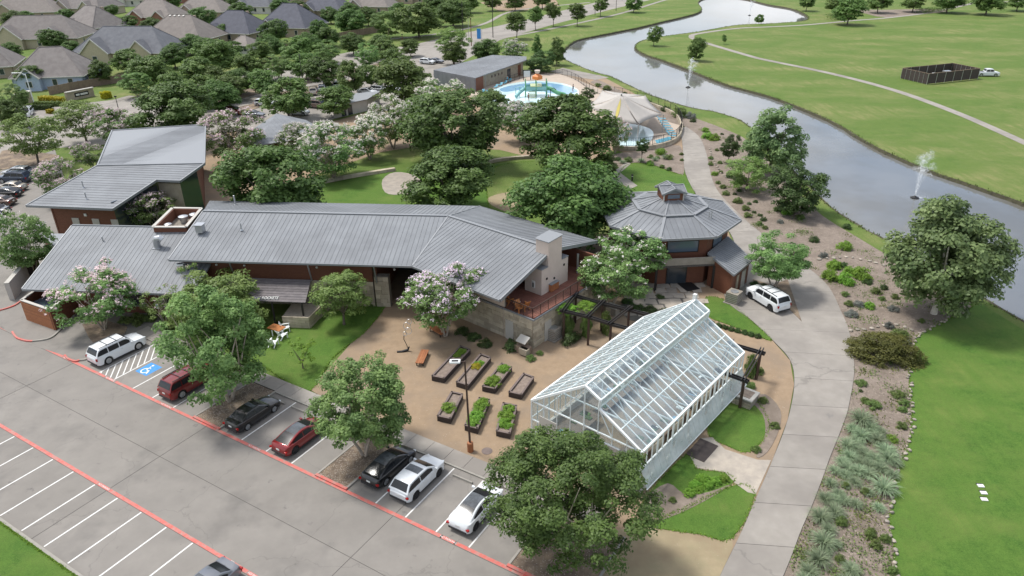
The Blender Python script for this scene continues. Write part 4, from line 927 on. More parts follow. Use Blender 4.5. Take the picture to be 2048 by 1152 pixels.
# ---- pergolas
def pergola(name, rowA, rowB, z, label, posts=(0, 1, 2, 3)):
    A = [G(x, y, z) for x, y in rowA]; B = [G(x, y, z) for x, y in rowB]; t = thing(name, V3(A[0], 0), label, 'pergola')
    for P in (A, B):
        for i in range(len(P)-1):
            d = (P[i+1]-P[i]).normalized(); n = Vector((-d.y, d.x, 0))
            for s_ in (-.14, .14): MB().bar(P[i]+n*s_-d*.4, P[i+1]+n*s_+d*.4, .07, .24).build('beam', MI['dark_metal'], t)
        for i in posts:
            if i < len(P): MB().bar(V3(P[i], 0), V3(P[i], z), .2).build('post', MI['bronze_metal'], t)
    for i in range(len(A)):
        d = (B[i]-A[i]).normalized()
        for s_ in (-.12, .12):
            n = Vector((-d.y, d.x, 0))*s_; MB().bar(A[i]-d*.5+n+Vector((0, 0, .2)), B[i]+d*.5+n+Vector((0, 0, .2)), .06, .2).build('rafter', MI['dark_metal'], t)
    return t
pergola('pergola', [(1152, 592), (1205, 607), (1258, 620), (1312, 634)], [(1128, 622), (1178, 634), (1222, 648), (1268, 660)], 3.1, 'dark metal pergola of paired beams between deck wall and greenhouse')
pergola('pergola', [(1462, 688), (1521, 705)], [(1438, 742), (1488, 760)], 2.8, 'small dark pergola at the far corner of the greenhouse', (1,))
for px, s_, lab in (((1478, 800), (2.6, 1.6, .8), 'pale stone planter box at the far corner of the greenhouse'), ((1225, 628), (1.2, .8, .9), 'small pale stone block under the dark pergola')):
    c = G(*px); t = thing('stone_planter', c, lab, 'planter'); b_ = MB().box((c.x, c.y, s_[2]/2), s_, R(-40)).build('core', MI['mortar'], t)
    for i in range(int(s_[0]/.65)):
        for j in range(int(s_[2]/.27)):
            for sg_ in (-1, 1): p = c+gx*((i+.5)*.65-s_[0]/2)+gy*(sg_*s_[1]/2); MB().box((p.x, p.y, .14+j*.27), (.62, .1, .25), R(-40.2)).build('stone_block', MI['stone'], t)
    MB().box((c.x, c.y, s_[2]+.04), (s_[0]+.12, s_[1]+.12, .1), R(-40.2)).build('coping', MI['pale_wall'], t); MB().box((c.x, c.y, s_[2]+.1), (s_[0]-.5, s_[1]-.5, .05), R(-40.2)).build('soil', MI['soil'], t)

# ---- raised beds
PL = []
def planter(px, label, h=.55):
    T = [G(x, y, h) for x, y in px]; c = sum(T, Vector())/4; t = thing('raised_bed', V3(c, 0), label, 'planter')
    for i in range(4):
        a, b = T[i], T[(i+1) % 4]; d = (b-a).normalized(); n = Vector((-d.y, d.x, 0)); n = n if (c-a).dot(n) > 0 else -n
        for k in range(3):
            z0 = h*k/3; MB().grid([[V3(a, z0), V3(a+n*.1, z0), V3(a+n*.1, z0+h/3-.012), V3(a, z0+h/3-.012)], [V3(b, z0), V3(b+n*.1, z0), V3(b+n*.1, z0+h/3-.012), V3(b, z0+h/3-.012)]], True, True).build('side_board', MI['planter'], t)
        MB().bar(a+n*.05+Vector((0, 0, .02)), b+n*.05+Vector((0, 0, .02)), .17, .05).build('rim_board', MI['planter_edge'], t)
    MB().prism([V3(p.lerp(c, .06), h-.3) for p in T], .2).build('soil', MI['soil'], t); PL.append(T); return t
planter([(921, 691), (941, 699), (888, 757), (863, 752)], 'long dark raised bed with herbs at its far end near the stone wall')
planter([(961, 707), (982, 715), (936, 771), (912, 764)], 'dark raised bed holding a yellow-leaved plant behind the tall lamp post')
planter([(1003, 726), (1024, 734), (990, 778), (964, 773)], 'dark raised bed with two bright green clumps in its soil')
planter([(1047, 746), (1068, 754), (1043, 790), (1017, 784)], 'brown raised bed of dry soil nearest the greenhouse side')
planter([(903, 783), (926, 788), (901, 838), (874, 832)], 'dark raised bed with one round green clump in pale soil')
planter([(958, 795), (980, 799), (955, 858), (929, 851)], 'dark raised bed full of tall leafy plants beside the lamp post base')
planter([(1006, 805), (1034, 811), (1020, 868), (992, 862)], 'dark raised bed with low green rows by the greenhouse front')
# ---- benches
def bench(a, b, wd, label):
    a, b = G(*a), G(*b); t = thing('bench', (a+b)/2, label, 'bench'); d = (b-a).normalized(); n = Vector((-d.y, d.x, 0))
    for k in range(4): o_ = n*((k-1.5)*wd/4); MB().bar(V3(a+o_, .46), V3(b+o_, .46), wd/4-.02, .07).build('slat', MI['wood_bench'], t)
    for f in (.1, .9):
        p = a.lerp(b, f); MB().bar(V3(p-n*wd*.45, .36), V3(p+n*wd*.45, .36), .1, .1).build('bearer', MI['dark_metal'], t)
        for s_ in (-.4, .4): MB().bar(V3(p+n*wd*s_, .05), V3(p+n*wd*s_, .36), .09).build('leg', MI['dark_metal'], t)
bench((863, 660), (888, 675), .75, 'red-brown slatted bench under the pink flowering tree'); bench((839, 735), (851, 708), .75, 'red-brown slatted bench standing in the open gravel court')
# ---- ring sculpture, garden furniture
p = G(806, 705); t = thing('bubble_sculpture', p, 'slender black sculpture with floating metal rings in the gravel court', 'sculpture')
MB().tube([(p.x-.55, p.y-.05, .12), (p.x-.1, p.y, .1), (p.x+.45, p.y+.15, .2), (p.x+.6, p.y+.2, .5)], [.09, .12, .12, .07], 8).build('base', MI['black'], t, 40)
MB().tube([(p.x+.5, p.y+.2, .2), (p.x+.35, p.y+.2, .8), (p.x+.15, p.y+.25, 1.3), (p.x+.2, p.y+.25, 1.7)], .035, 6).build('stem', MI['black'], t)
for i, (dx, z, r_) in enumerate(((.3, 1.9, .18), (.65, 2.2, .3), (.55, 2.75, .33), (.8, 3.2, .22))):
    MB().tube([(p.x+dx+r_*math.cos(q), p.y+.25+.3*r_*math.sin(q), z+r_*math.sin(q)) for q in [2*math.pi*k/16 for k in range(17)]], .022, 5).build('ring', MI['steel'], t)
def slat_chair(name, c, rz, m, label, group=None, z0=0.0):
    t = thing(name, V3(c, z0), label, 'chair', group, False); t.rotation_euler[2] = rz
    for k in range(4): MB().box((0, -.22+k*.145, .38-k*.02), (.56, .13, .03)).build('seat_slat', MI[m], t)
    for k in range(4): MB().bar((-.22+k*.15, .28, .34), (-.25+k*.17, .58, 1.0), .13, .025).build('back_slat', MI[m], t)
    for s_ in (-.34, .34):
        MB().box((s_, -.02, .58), (.13, .72, .03)).build('armrest', MI[m], t); MB().bar((s_, -.3, 0), (s_, -.3, .57), .08).build('leg', MI[m], t); MB().bar((s_*.9, .5, 0), (s_*.9, .1, .38), .07).build('leg', MI[m], t)
    return t
for px, rz, lb in (((1017, 606), 2.3, 'orange wooden armchair against the deck post'), ((1049, 617), 3.8, 'orange wooden armchair at the deck corner railing'), ((1040, 621), .6, 'orange wooden armchair beside the low round deck table')):
    slat_chair('deck_chair', G(*px, DZ+.1), rz, 'wood_orange', lb, None, DZ+.03)
c = G(1034, 612, DZ); t = thing('deck_table', V3(c, DZ+.03), 'low round pale table between the orange deck chairs', 'table')
MB().lathe([(.32, .42), (.34, .45), (.34, .48)], V3(c, DZ), 16).build('top', MI['stucco'], t); MB().lathe([(.2, .03), (.06, .08), (.06, .43)], V3(c, DZ), 10).build('pedestal', MI['wood_orange'], t)
c = G(1104, 579, DZ); t = thing('log_box', V3(c, DZ+.03), 'brown wooden log box leaning on the chimney base', 'box')
MB().box((c.x, c.y, DZ+.45), (1.2, .8, .75), R(49)).build('box', MI['wood_bench'], t); MB().box((c.x, c.y, DZ+.86), (1.3, .9, .06), R(49)).build('lid', MI['fascia'], t)
c = G(555, 668); t = thing('picnic_table', c, 'orange-topped table on the left lawn beside white chairs', 'table')
for k in range(5): MB().box((c.x+(k-2)*.2*math.cos(1.1), c.y+(k-2)*.2*math.sin(1.1), .74), (.18, 1.6, .05), 1.1).build('board', MI['wood_orange'], t)
for dx, dy in ((-.3, -.5), (.3, -.5), (-.3, .5), (.3, .5)): MB().bar((c.x+dx, c.y+dy, .05), (c.x+dx, c.y+dy, .72), .07).build('leg', MI['white_metal'], t)
for i, (px, rz) in enumerate((((573, 662), 1.9), ((566, 677), 2.5), ((548, 692), 2.9))): slat_chair('garden_chair', G(*px), rz, 'white_metal', ['white garden chair next to the orange table by the terrace wall', 'white garden chair between two other white chairs on the lawn', 'white garden chair farthest from the terrace wall on the lawn'][i], None, .07)
c = G(1046, 706); t = thing('mud_kitchen', c, 'small wooden play kitchen with tilted pale roof by the round bush', 'play house')
MB().box((c.x, c.y, .45), (1.5, .8, .7), R(-40)).build('cabinet', MI['wood_fence'], t); MB().box((c.x+.1, c.y-.5, .5), (.9, .5, .6), R(-40)).build('trough', MI['stone'], t); MB().box((c.x, c.y+.15, 1.4), (1.1, .9, .08), R(-40), Matrix.Rotation(R(25), 3, 'X')).build('roof', MI['pale_wall'], t)
for dx in (-.5, .5): MB().bar((c.x+dx*.76, c.y-dx*.64+.2, .8), (c.x+dx*.76, c.y-dx*.64+.2, 1.4), .08).build('post', MI['wood_fence'], t)
# ---- lamp posts and signs
def lamp_post(px, top, label, arm=-1, m='bronze_metal', lean=0.0, stub=True, head=True, z0=0.0):
    c = G(*px); h = zat(c, top); t = thing('lamp_post', c, label, 'lamp post')
    MB().tube([(c.x, c.y, z0), (c.x-lean*h, c.y, h)], [.09, .065], 8).build('pole', MI[m], t)
    if stub: MB().lathe([(.24, 0), (.24, .85), (.2, .9), (.1, .92)], c, 12).build('footing', MI['wood_bench'] if m == 'bronze_metal' else MI['concrete'], t)
    if head:
        hx = c.x-lean*h+arm*.45
        MB().bar((c.x-lean*h, c.y, h-.08), (hx, c.y, h-.05), .06).build('arm', MI[m], t); hd = MB().box((hx+arm*.25, c.y, h-.02), (.75, .42, .12)).build('lamp_head', MI['white_metal'], t)
        MB().box((hx+arm*.25, c.y-.02, h+.045), (.5, .24, .02)).build('lens', MI['black'], hd)
    return t
lamp_post((941, 903), 722, 'tall dark brown lamp post standing among the raised beds', -1, lean=.012)
lamp_post((393, 612), 528, 'dark lamp post against the service wing eaves', -1, 'dark_metal')
for px, top, lb in (((325, 648), 608, 'accessible parking sign on a thin post by the hedge'),):
    c = G(*px); h = zat(c, top); t = thing('parking_sign', c, lb, 'sign'); MB().tube([(c.x, c.y, .05), (c.x, c.y, h)], .03, 6).build('post', MI['steel'], t); pl_ = MB().box((c.x, c.y-.05, h-.25), (.34, .02, .5)).build('plate', MI['white_paint'], t); MB().box((c.x, c.y-.064, h-.15), (.2, .01, .2)).build('symbol', MI['blue_paint'], pl_)
for px in ((1264, 362), (1225, 345)):
    c = G(*px); t = thing('bollard_light', c, 'short black bollard light at the edge of the rear lawn', 'bollard', 'bollard lights on the rear lawn'); MB().lathe([(.12, 0), (.12, .85), (.15, .87), (.15, 1.05), (.04, 1.1)], c, 10).build('post', MI['black'], t); MB().lathe([(.125, .72), (.125, .82)], c, 10).build('lens', MI['white_paint'], t)
for i, px in enumerate(((1961, 973), (1967, 987), (1968, 1000))):
    c = G(*px); t = thing('lawn_plaque', c, 'small white plaque lying flat in the right-hand lawn', 'plaque', 'white plaques in the lawn'); MB().box((c.x, c.y, .07), (.42, .3, .05), -.1).build('plate', MI['white_paint'], t); MB().box((c.x, c.y+.2, .06), (.42, .1, .04), -.1).build('edge', MI['black'], t)
# ---- field enclosure
eb_ = [G(1801, 157), G(1853, 169), G(1955, 158)]; eb_.append(eb_[0]+eb_[2]-eb_[1]); eh = zat(eb_[0], 136)
en = thing('screened_enclosure', sum(eb_, Vector())/4, 'square black screened fence standing alone in the open field', 'enclosure')
for i in range(4):
    a, b = eb_[i], eb_[(i+1) % 4]; n_ = 6
    for k in range(n_):
        p, q_ = a.lerp(b, k/n_+.004), a.lerp(b, (k+1)/n_-.004); MB().bar(V3(p, eh/2+.05), V3(q_, eh/2+.05), .04, eh-.15).build('screen_panel', MI['planter'], en); MB().bar(V3(a.lerp(b, k/n_), 0), V3(a.lerp(b, k/n_), eh), .09).build('post', MI['steel'], en)
    MB().bar(V3(a, eh), V3(b, eh), .1).build('top_rail', MI['wood_fence'], en)
ce = sum(eb_, Vector())/4
for dx, dy, sz in ((-.5, 0, (2.2, 1.6, 1.3)), (2.2, 1.0, (1.6, 1.4, 1.7))):
    t = thing('machine_unit', ce+Vector((dx, dy, 0)), ('white machine unit with pipes' if dx < 0 else 'taller grey machine cabinet')+' inside the black field enclosure', 'machine')
    MB().box((ce.x+dx, ce.y+dy, sz[2]/2), sz).build('body', MI['white_metal'] if dx < 0 else MI['steel'], t); MB().tube([(ce.x+dx-1, ce.y+dy-1.2, .5), (ce.x+dx, ce.y+dy-1.2, 1.3), (ce.x+dx+1, ce.y+dy-1.0, .6)], .14, 8).build('pipe', MI['white_metal'], t)
# ================================================================ VEGETATION
def leaf_mesh(name, C, N, size, m, v, aspect=.62, seed=0):
    "one small quad per leaf: centres C, normals N (numpy), sizes, colour value v"
    rng = np.random.default_rng(seed); n = len(C)
    rnd = rng.normal(size=(n, 3)); N = N/np.linalg.norm(N, axis=1, keepdims=True)
    T = rnd-N*(rnd*N).sum(1, keepdims=True); T /= np.linalg.norm(T, axis=1, keepdims=True); B = np.cross(N, T)
    s = size[:, None]; L, W = T*s*.5, B*s*.5*aspect
    droop = N*s*.12
    V = np.empty((n, 4, 3)); V[:, 0] = C-L-droop; V[:, 1] = C+W; V[:, 2] = C+L-droop; V[:, 3] = C-W
    me = bpy.data.meshes.new(name); me.vertices.add(n*4); me.vertices.foreach_set('co', V.reshape(-1))
    me.loops.add(n*4); me.loops.foreach_set('vertex_index', np.arange(n*4)); me.polygons.add(n); me.polygons.foreach_set('loop_start', np.arange(n)*4)
    me.polygons.foreach_set('loop_total', np.full(n, 4)) if bpy.app.version < (4, 1) else None
    me.materials.append(m); at = me.attributes.new('v', 'FLOAT', 'POINT'); at.data.foreach_set('value', np.repeat(v, 4).astype(np.float32))
    me.update(); me.validate(); return me
def crown_pts(seed, nclump, nleaf, cr=(.16, .28), shape='round', hollow=.5, lobes=True):
    rng = np.random.default_rng(seed); cs, rs_ = [], []
    LD = rng.normal(size=(6, 3)); LD /= np.linalg.norm(LD, axis=1, keepdims=True); LA = rng.uniform(.12, .34, 6)
    def lobe(p):                            # uneven outline: some sides bulge, some fall in
        d = p/max(np.linalg.norm(p), 1e-3); return .84+float((LA*np.maximum(LD@d, 0)**3).sum())
    while len(cs) < nclump:
        p = rng.uniform(-1, 1, 3); r = np.linalg.norm(p)
        if r > 1 or r < hollow and rng.random() < .75: continue
        if shape == 'round' and p[2] < -.85: continue
        if shape == 'dome' and p[2] < -.45: continue
        if shape == 'vase' and (p[2] < -.55 or p[2] < 0 and np.hypot(p[0], p[1]) > .8+p[2]*.6): continue
        if shape == 'cone':
            k = .25+.75*(1-(p[2]+1)/2)**.8
            if np.hypot(p[0], p[1]) > k: continue
        if shape == 'bush' and p[2] < -.1: continue
        c = rng.uniform(*cr); p = p*(1-c*.75); p = p*lobe(p) if shape in ('round', 'full', 'vase', 'dome') else p; cs.append(p); rs_.append(c)
    cs, rs_ = np.array(cs), np.array(rs_); w_ = rs_**2; idx = rng.choice(nclump, nleaf, p=w_/w_.sum())
    d = rng.normal(size=(nleaf, 3)); d /= np.linalg.norm(d, axis=1, keepdims=True); d[:, 2] = np.where(d[:, 2] < -.3, -d[:, 2], d[:, 2])
    rad = rs_[idx]*rng.uniform(.55, 1.12, nleaf); C = cs[idx]+d*rad[:, None]*np.array([1, 1, .8])
    ax_n = 2 if shape == 'bush' else 3       # recentre and stretch the uneven crown to unit extent
    lo_, hi_ = np.percentile(C[:, :ax_n], 1.2, axis=0), np.percentile(C[:, :ax_n], 98.8, axis=0); fx_ = .87/((hi_-lo_)/2); C[:, :ax_n] = (C[:, :ax_n]-(lo_+hi_)/2)*fx_; cs[:, :ax_n] = (cs[:, :ax_n]-(lo_+hi_)/2)*fx_
    out = C/np.maximum(np.linalg.norm(C, axis=1, keepdims=True), .05)
    N = .75*d+.35*out+np.array([0, 0, .45])+rng.normal(size=(nleaf, 3))*.42
    cl = rng.uniform(0, 1, nclump)[idx]
    v = np.clip(.5*cl+.5*rng.uniform(0, 1, nleaf), 0, 1)
    return C, N, v, cs, rs_, rng
CROWN = {}
def crown_proto(key, m, seed, nclump, nleaf, leaf, shape='round', cr=(.16, .28), hollow=.5, bloom=None, nb=0, bleaf=.05):
    C, N, v, cs, rs_, rng = crown_pts(seed, nclump, nleaf, cr, shape, hollow)
    me = leaf_mesh('crown', C, N, leaf*(1.0 if shape == 'bush' else 1.22)*rng.uniform(.7, 1.35, len(C)), MI[m], v, seed=seed); bl = None
    if bloom:
        w_ = np.maximum(cs[:, 2]+1.0, .02)**1.6; ci = rng.choice(len(cs), nb//9, p=w_/w_.sum()); P, Q = [], []
        for i in ci:
            d = rng.normal(size=3); d /= np.linalg.norm(d); d[2] = abs(d[2])*1.2; d /= np.linalg.norm(d); base = cs[i]+d*rs_[i]*1.08
            for k in range(9): P.append(base+rng.normal(size=3)*.022+d*k*.005); Q.append(d+rng.normal(size=3)*.5)
        P, Q = np.array(P), np.array(Q); bl = leaf_mesh('blossom', P, Q, bleaf*rng.uniform(.7, 1.3, len(P)), MI[bloom], rng.uniform(0, 1, len(P)), .9, seed+1)
    CROWN[key] = (me, bl)
for i in range(3):
    crown_proto(f'oak{i}', 'leaf_oak', 10+i, 150, 18000, .064, 'round', (.14, .25)); crown_proto(f'oakm{i}', 'leaf_oakmid', 20+i, 110, 9500, .085, 'round', (.14, .27))
    crown_proto(f'elm{i}', 'leaf_elm', 30+i, 150, 20000, .046, 'full', (.1, .2)); crown_proto(f'light{i}', 'leaf_light', 40+i, 100, 9000, .058, 'round', (.11, .22), .4)
    crown_proto(f'crape{i}', 'leaf_elm', 50+i, 90, 9000, .06, 'round', (.12, .23), .45, 'bloom_white', 6000, .042); crown_proto(f'pink{i}', 'leaf_elm', 60+i, 90, 9000, .058, 'round', (.12, .23), .45, 'bloom_pink', 4800, .04)
crown_proto('mixed0', 'leaf_elm', 77, 100, 11000, .058, 'round', (.12, .23), .45, 'bloom_white', 900, .045); crown_proto('big0', 'leaf_oak', 71, 260, 46000, .032, 'full', (.07, .17)); crown_proto('big1', 'leaf_elm', 72, 170, 24000, .045, 'full', (.09, .19))
crown_proto('lilac0', 'leaf_elm', 75, 100, 13000, .05, 'vase', (.12, .22), .45, 'bloom_lilac', 6500, .036); crown_proto('thin0', 'leaf_light', 76, 36, 2600, .055, 'dome', (.12, .2), .3, 'bloom_pink', 260, .035)
crown_proto('syc0', 'leaf_syc', 80, 190, 26000, .058, 'full', (.14, .23), .5); crown_proto('syc1', 'leaf_syc', 81, 130, 13000, .064, 'cone', (.1, .2), .3)
crown_proto('dark0', 'leaf_dark', 83, 120, 13000, .06, 'round', (.11, .22)); crown_proto('cone0', 'leaf_oak', 84, 110, 8000, .075, 'cone', (.12, .2), .3); crown_proto('yellow0', 'leaf_bright', 85, 30, 2000, .075, 'round', (.1, .18), .3)
for i in range(3): crown_proto(f'shrub{i}', 'leaf_shrub', 90+i, 50, 2600, .12, 'bush', (.18, .32)); crown_proto(f'bright{i}', 'leaf_bright', 94+i, 50, 2600, .12, 'bush', (.18, .32)); crown_proto(f'sage{i}', 'leaf_sage', 98+i, 50, 2600, .11, 'bush', (.18, .32)); crown_proto(f'dshrub{i}', 'leaf_dark', 102+i, 50, 2600, .12, 'bush', (.18, .32))
crown_proto('yel0', 'leaf_yellow', 106, 30, 1100, .17, 'bush', (.22, .36)); crown_proto('jun0', 'leaf_juniper', 107, 150, 14000, .055, 'bush', (.12, .22), .4)
def trunk_mesh(seed, m, stems=1, spread=.55, r0=.045, fork=.42):
    r = random.Random(seed); mb = MB()
    for s_ in range(stems):
        a = 2*math.pi*s_/max(stems, 1)+r.uniform(0, .6); off = .10 if stems > 1 else 0; rr = r0*(.6 if stems > 1 else 1)
        bx, by = off*.3*math.cos(a), off*.3*math.sin(a); fx, fy = (off*2.4)*math.cos(a)+r.uniform(-.03, .03), (off*2.4)*math.sin(a)+r.uniform(-.03, .03)
        mb.tube([(bx, by, 0), (bx+(fx-bx)*.3, by+(fy-by)*.3, fork*.35), (fx, fy, fork)], [rr*1.35, rr, rr*.85], 8)
        for k in range(5 if stems == 1 else 3):
            t = a+2*math.pi*k/(5 if stems == 1 else 3)+r.uniform(-.4, .4); q = spread*r.uniform(.6, 1.1)
            mb.tube([(fx, fy, fork*.97), (fx+q*.4*math.cos(t), fy+q*.4*math.sin(t), fork+.25), (fx+q*math.cos(t), fy+q*math.sin(t), fork+.25+r.uniform(.25, .75))], [rr*.7, rr*.45, rr*.15], 6)
    return mb.mesh('trunk', MI[m], 60)
TRUNK = {'single': trunk_mesh(1, 'bark'), 'single2': trunk_mesh(2, 'bark', 1, .6, .04, .36), 'multi': trunk_mesh(3, 'bark_pale', 4, .45, .04, .5), 'multi2': trunk_mesh(4, 'bark_pale', 5, .5, .035, .45), 'pale': trunk_mesh(5, 'bark_pale', 3, .5, .045, .45), 'white': trunk_mesh(6, 'bark_white', 1, .5, .045, .45)}
KIND = dict(oak=('oak', 3, 'single', 'live_oak', 'oak tree'), oakm=('oakm', 3, 'single2', 'oak_tree', 'oak tree'), elm=('elm', 3, 'pale', 'elm_tree', 'tree'), light=('light', 3, 'single2', 'young_tree', 'tree'), crape=('crape', 3, 'multi', 'crape_myrtle', 'flowering tree'),
            pink=('pink', 3, 'multi2', 'crape_myrtle', 'flowering tree'), big=('big', 2, 'pale', 'elm_tree', 'tree'), lilac=('lilac', 1, 'multi2', 'crape_myrtle', 'flowering tree'), syc=('syc', 1, 'white', 'sycamore_tree', 'tree'), pyr=('syc1', 0, 'single', 'sycamore_tree', 'tree'),
            dark=('dark', 1, 'single', 'evergreen_tree', 'tree'), cone=('cone', 1, 'single', 'conical_tree', 'tree'), yellow=('yellow', 1, 'single2', 'sapling', 'sapling'), mixed=('mixed', 1, 'multi', 'crape_myrtle', 'flowering tree'), thin=('thin', 1, 'multi2', 'crape_myrtle', 'flowering tree'))
_tc = [0]
def tree(kind, cx, cy, wpx, hpx, label, group=None, by=None, var=None, clear=None):
    pre, nv, tk, nm, cat = KIND[kind]; _tc[0] += 1; i = _tc[0]
    p = G(cx, by if by else cy+hpx*.55); 
    for _ in range(5):
        u = mpp(p if by is None else p); b = wpx/2*u
        phi = math.atan2(CAM_H, math.hypot(p.x, p.y)); hh = hpx/2*u
        a2 = (hh*hh-(b*math.sin(phi))**2)/math.cos(phi)**2; a = math.sqrt(max(a2, (.68*b)**2)); a = min(a, b*1.7)
        if by is None:
            zc = a+(clear if clear is not None else .12*b+.6); p = V3(G(cx, cy, zc), 0)
        else:
            zc = max(zat(p, cy), a*.8); bx_ = PX(p)[0]+cx-PX((p.x, p.y, zc))[0]; p = G(bx_, by)
    key = pre if nv == 0 else pre+str(i % nv if var is None else var)
    e = thing(nm, p, label, cat, group, False); e.rotation_euler[2] = (i*2.399) % 6.283
    cr_, bl = CROWN[key]; c = link('crown', cr_, e, (0, 0, zc), 0, (b, b, a))
    if bl: link('blossoms', bl, e, (0, 0, zc), 0, (b, b, a))
    link('trunk', TRUNK[tk], e, (0, 0, 0), 0, (b, b, zc*1.02)); return e
HOUSE_AT = [(122, 150, 'house with pale blue walls'), (270, 100, 'house with blue-grey hip roof'), (92, 70, 'wide brown-roofed house'), (195, 50, 'brown house with dormer'), (372, 75, 'house with white roof vents'), (318, 30, 'brick house with small dormers'), (62, 20, 'tan corner house'), (180, 12, 'many-gabled brown house'), (415, 20, 'tan-roofed house by the street'), (480, 60, 'left slate-roofed house'), (588, 50, 'slate house with arched gable'), (655, 18, 'slate house behind the road'), (520, 10, 'far grey-roofed house'), (745, 15, 'tan house by the road')]
# -- near and courtyard trees
tree('elm', 432, 680, 228, 225, 'spreading elm on the mulched island between red SUV and black saloon', by=803)
tree('light', 440, 612, 190, 110, 'light green tree with leaning pale stems beside the terrace lawn', by=655, var=1)
tree('big', 716, 805, 212, 192, 'elm with pale forked trunk on the island between red coupe and black coupe', by=912, var=1)
tree('big', 1142, 985, 318, 286, 'large dense elm hiding the near corner of the greenhouse', by=1118, var=0)
tree('lilac', 885, 583, 165, 128, 'lilac-pink flowering crape myrtle with white stems in the gravel court', by=672)
tree('light', 680, 588, 116, 98, 'grey-green small tree at the corner of the terrace wall', by=650, var=0)
tree('pink', 187, 588, 152, 92, 'pink-topped crape myrtle beside the white SUV and bin store', by=660, var=1)
tree('mixed', 45, 478, 116, 124, 'white-flecked green crape myrtle at the service wing corner', by=553)
tree('thin', 385, 560, 60, 75, 'thin sparse shrubby tree in front of the service wing roof', by=625)
tree('thin', 322, 600, 90, 60, 'sparse small crape myrtle by the accessible parking sign', by=650)
tree('pink', 303, 417, 92, 62, 'pink flowering crape myrtle in the notch between hall and rear building', clear=1.2)
tree('mixed', 1224, 548, 130, 98, 'white-flecked green crape myrtle beside the deck railing and pergola', by=622)
tree('mixed', 1266, 500, 140, 100, 'dark green white-dotted crape myrtle in front of the pavilion balcony', by=572)
tree('elm', 1558, 512, 124, 100, 'light green tree in the bed beside the white parked SUV', by=583, var=0)
tree('syc', 1902, 505, 222, 208, 'big round sycamore with white trunk on the canal bank', by=628)
tree('pyr', 1550, 272, 126, 118, 'tall open sycamore on the near canal bank', by=345)
tree('dark', 1598, 374, 118, 98, 'dark rounded evergreen in front of the open sycamore', by=428)
tree('light', 1497, 345, 92, 66, 'low olive-green tree beside the round clipped tree', by=382, var=1)
tree('dark', 1461, 291, 42, 45, 'small clipped ball-shaped tree on a thin stem in the bed', by=326)
tree('oak', 545, 358, 215, 112, 'big live oak showing above the long hall roof', clear=1.5)
tree('oak', 896, 356, 178, 118, 'round live oak behind the bend of the hall roof', by=422)
tree('oak', 1146, 396, 235, 148, 'broad live oak between the hall wing and the pavilion', clear=1.8)
tree('oak', 900, 243, 198, 128, 'broad dark oak in the rear garden beside white flowering trees', clear=1.6)
tree('oak', 1132, 262, 195, 118, 'broad dark oak by the shade sail pool', clear=1.6)
tree('oakm', 1205, 330, 62, 30, 'low rounded oak beside the rear walk')
tree('yellow', 600, 700, 62, 52, 'yellow-green sapling with stakes in the left lawn', by=738)
for cx, cy, w_, h_ in ((660, 295, 130, 100), (735, 270, 85, 75), (782, 240, 98, 90), (604, 278, 95, 65), (1040, 238, 92, 70), (880, 192, 95, 42)):
    tree('crape', cx, cy, w_, h_, 'white and pink flowering crape myrtle in the garden behind the hall', 'crape myrtles in the rear garden')
for cx, cy, w_, h_ in ((465, 268, 128, 78), (232, 250, 100, 66), (180, 308, 68, 48), (120, 356, 100, 72)):
    tree('pink', cx, cy, w_, h_, 'pale pink crape myrtle lining the visitor building roof', 'crape myrtles round the visitor building')
tree('pink', 1232, 265, 56, 62, 'pink crape myrtle beside the round paddling pool'); tree('crape', 1030, 98, 56, 30, 'white flowering crape myrtle behind the bathhouse roof')
tree('light', 160, 235, 102, 58, 'bright green young tree on the entrance verge', by=285); tree('light', 58, 268, 118, 75, 'light green tree over the parked cars on the left verge', by=332)
tree('oak', 20, 222, 62, 50, 'dark tree at the street entrance beside the white van'); tree('oak', 340, 220, 158, 66, 'wide flat-topped oak behind the visitor building')
for cx, cy, w_, h_ in ((435, 190, 92, 48), (475, 158, 70, 44), (530, 162, 76, 48), (572, 192, 108, 62), (610, 128, 70, 44), (645, 140, 84, 56), (700, 152, 62, 66), (672, 198, 82, 52), (735, 108, 58, 48), (792, 118, 64, 40), (806, 158, 126, 82), (555, 128, 66, 38), (500, 128, 66, 42), (432, 108, 92, 46), (388, 140, 82, 42), (345, 165, 70, 40), (300, 140, 90, 46), (250, 118, 60, 40), (705, 84, 56, 34), (758, 88, 60, 36), (458, 172, 70, 40), (590, 96, 70, 36), (420, 150, 60, 36), (655, 100, 60, 34), (400, 178, 84, 42), (270, 165, 66, 40), (740, 148, 60, 44), (770, 98, 60, 34), (820, 92, 44, 26), (520, 100, 56, 30), (835, 216, 88, 62), (985, 205, 80, 52), (1060, 222, 56, 40), (850, 262, 60, 50)):
    wh = 'beside the house-plot fence' if cy < 112 else 'in the middle planting row' if cy < 150 else 'over the parked cars'
    tree(('oakm', 'oak', 'oakm', 'elm')[int(cx+cy) % 4], cx, cy, w_*.93, h_*.93, f'rounded oak {wh} of the rear car park', f'rear car park oaks {wh}')
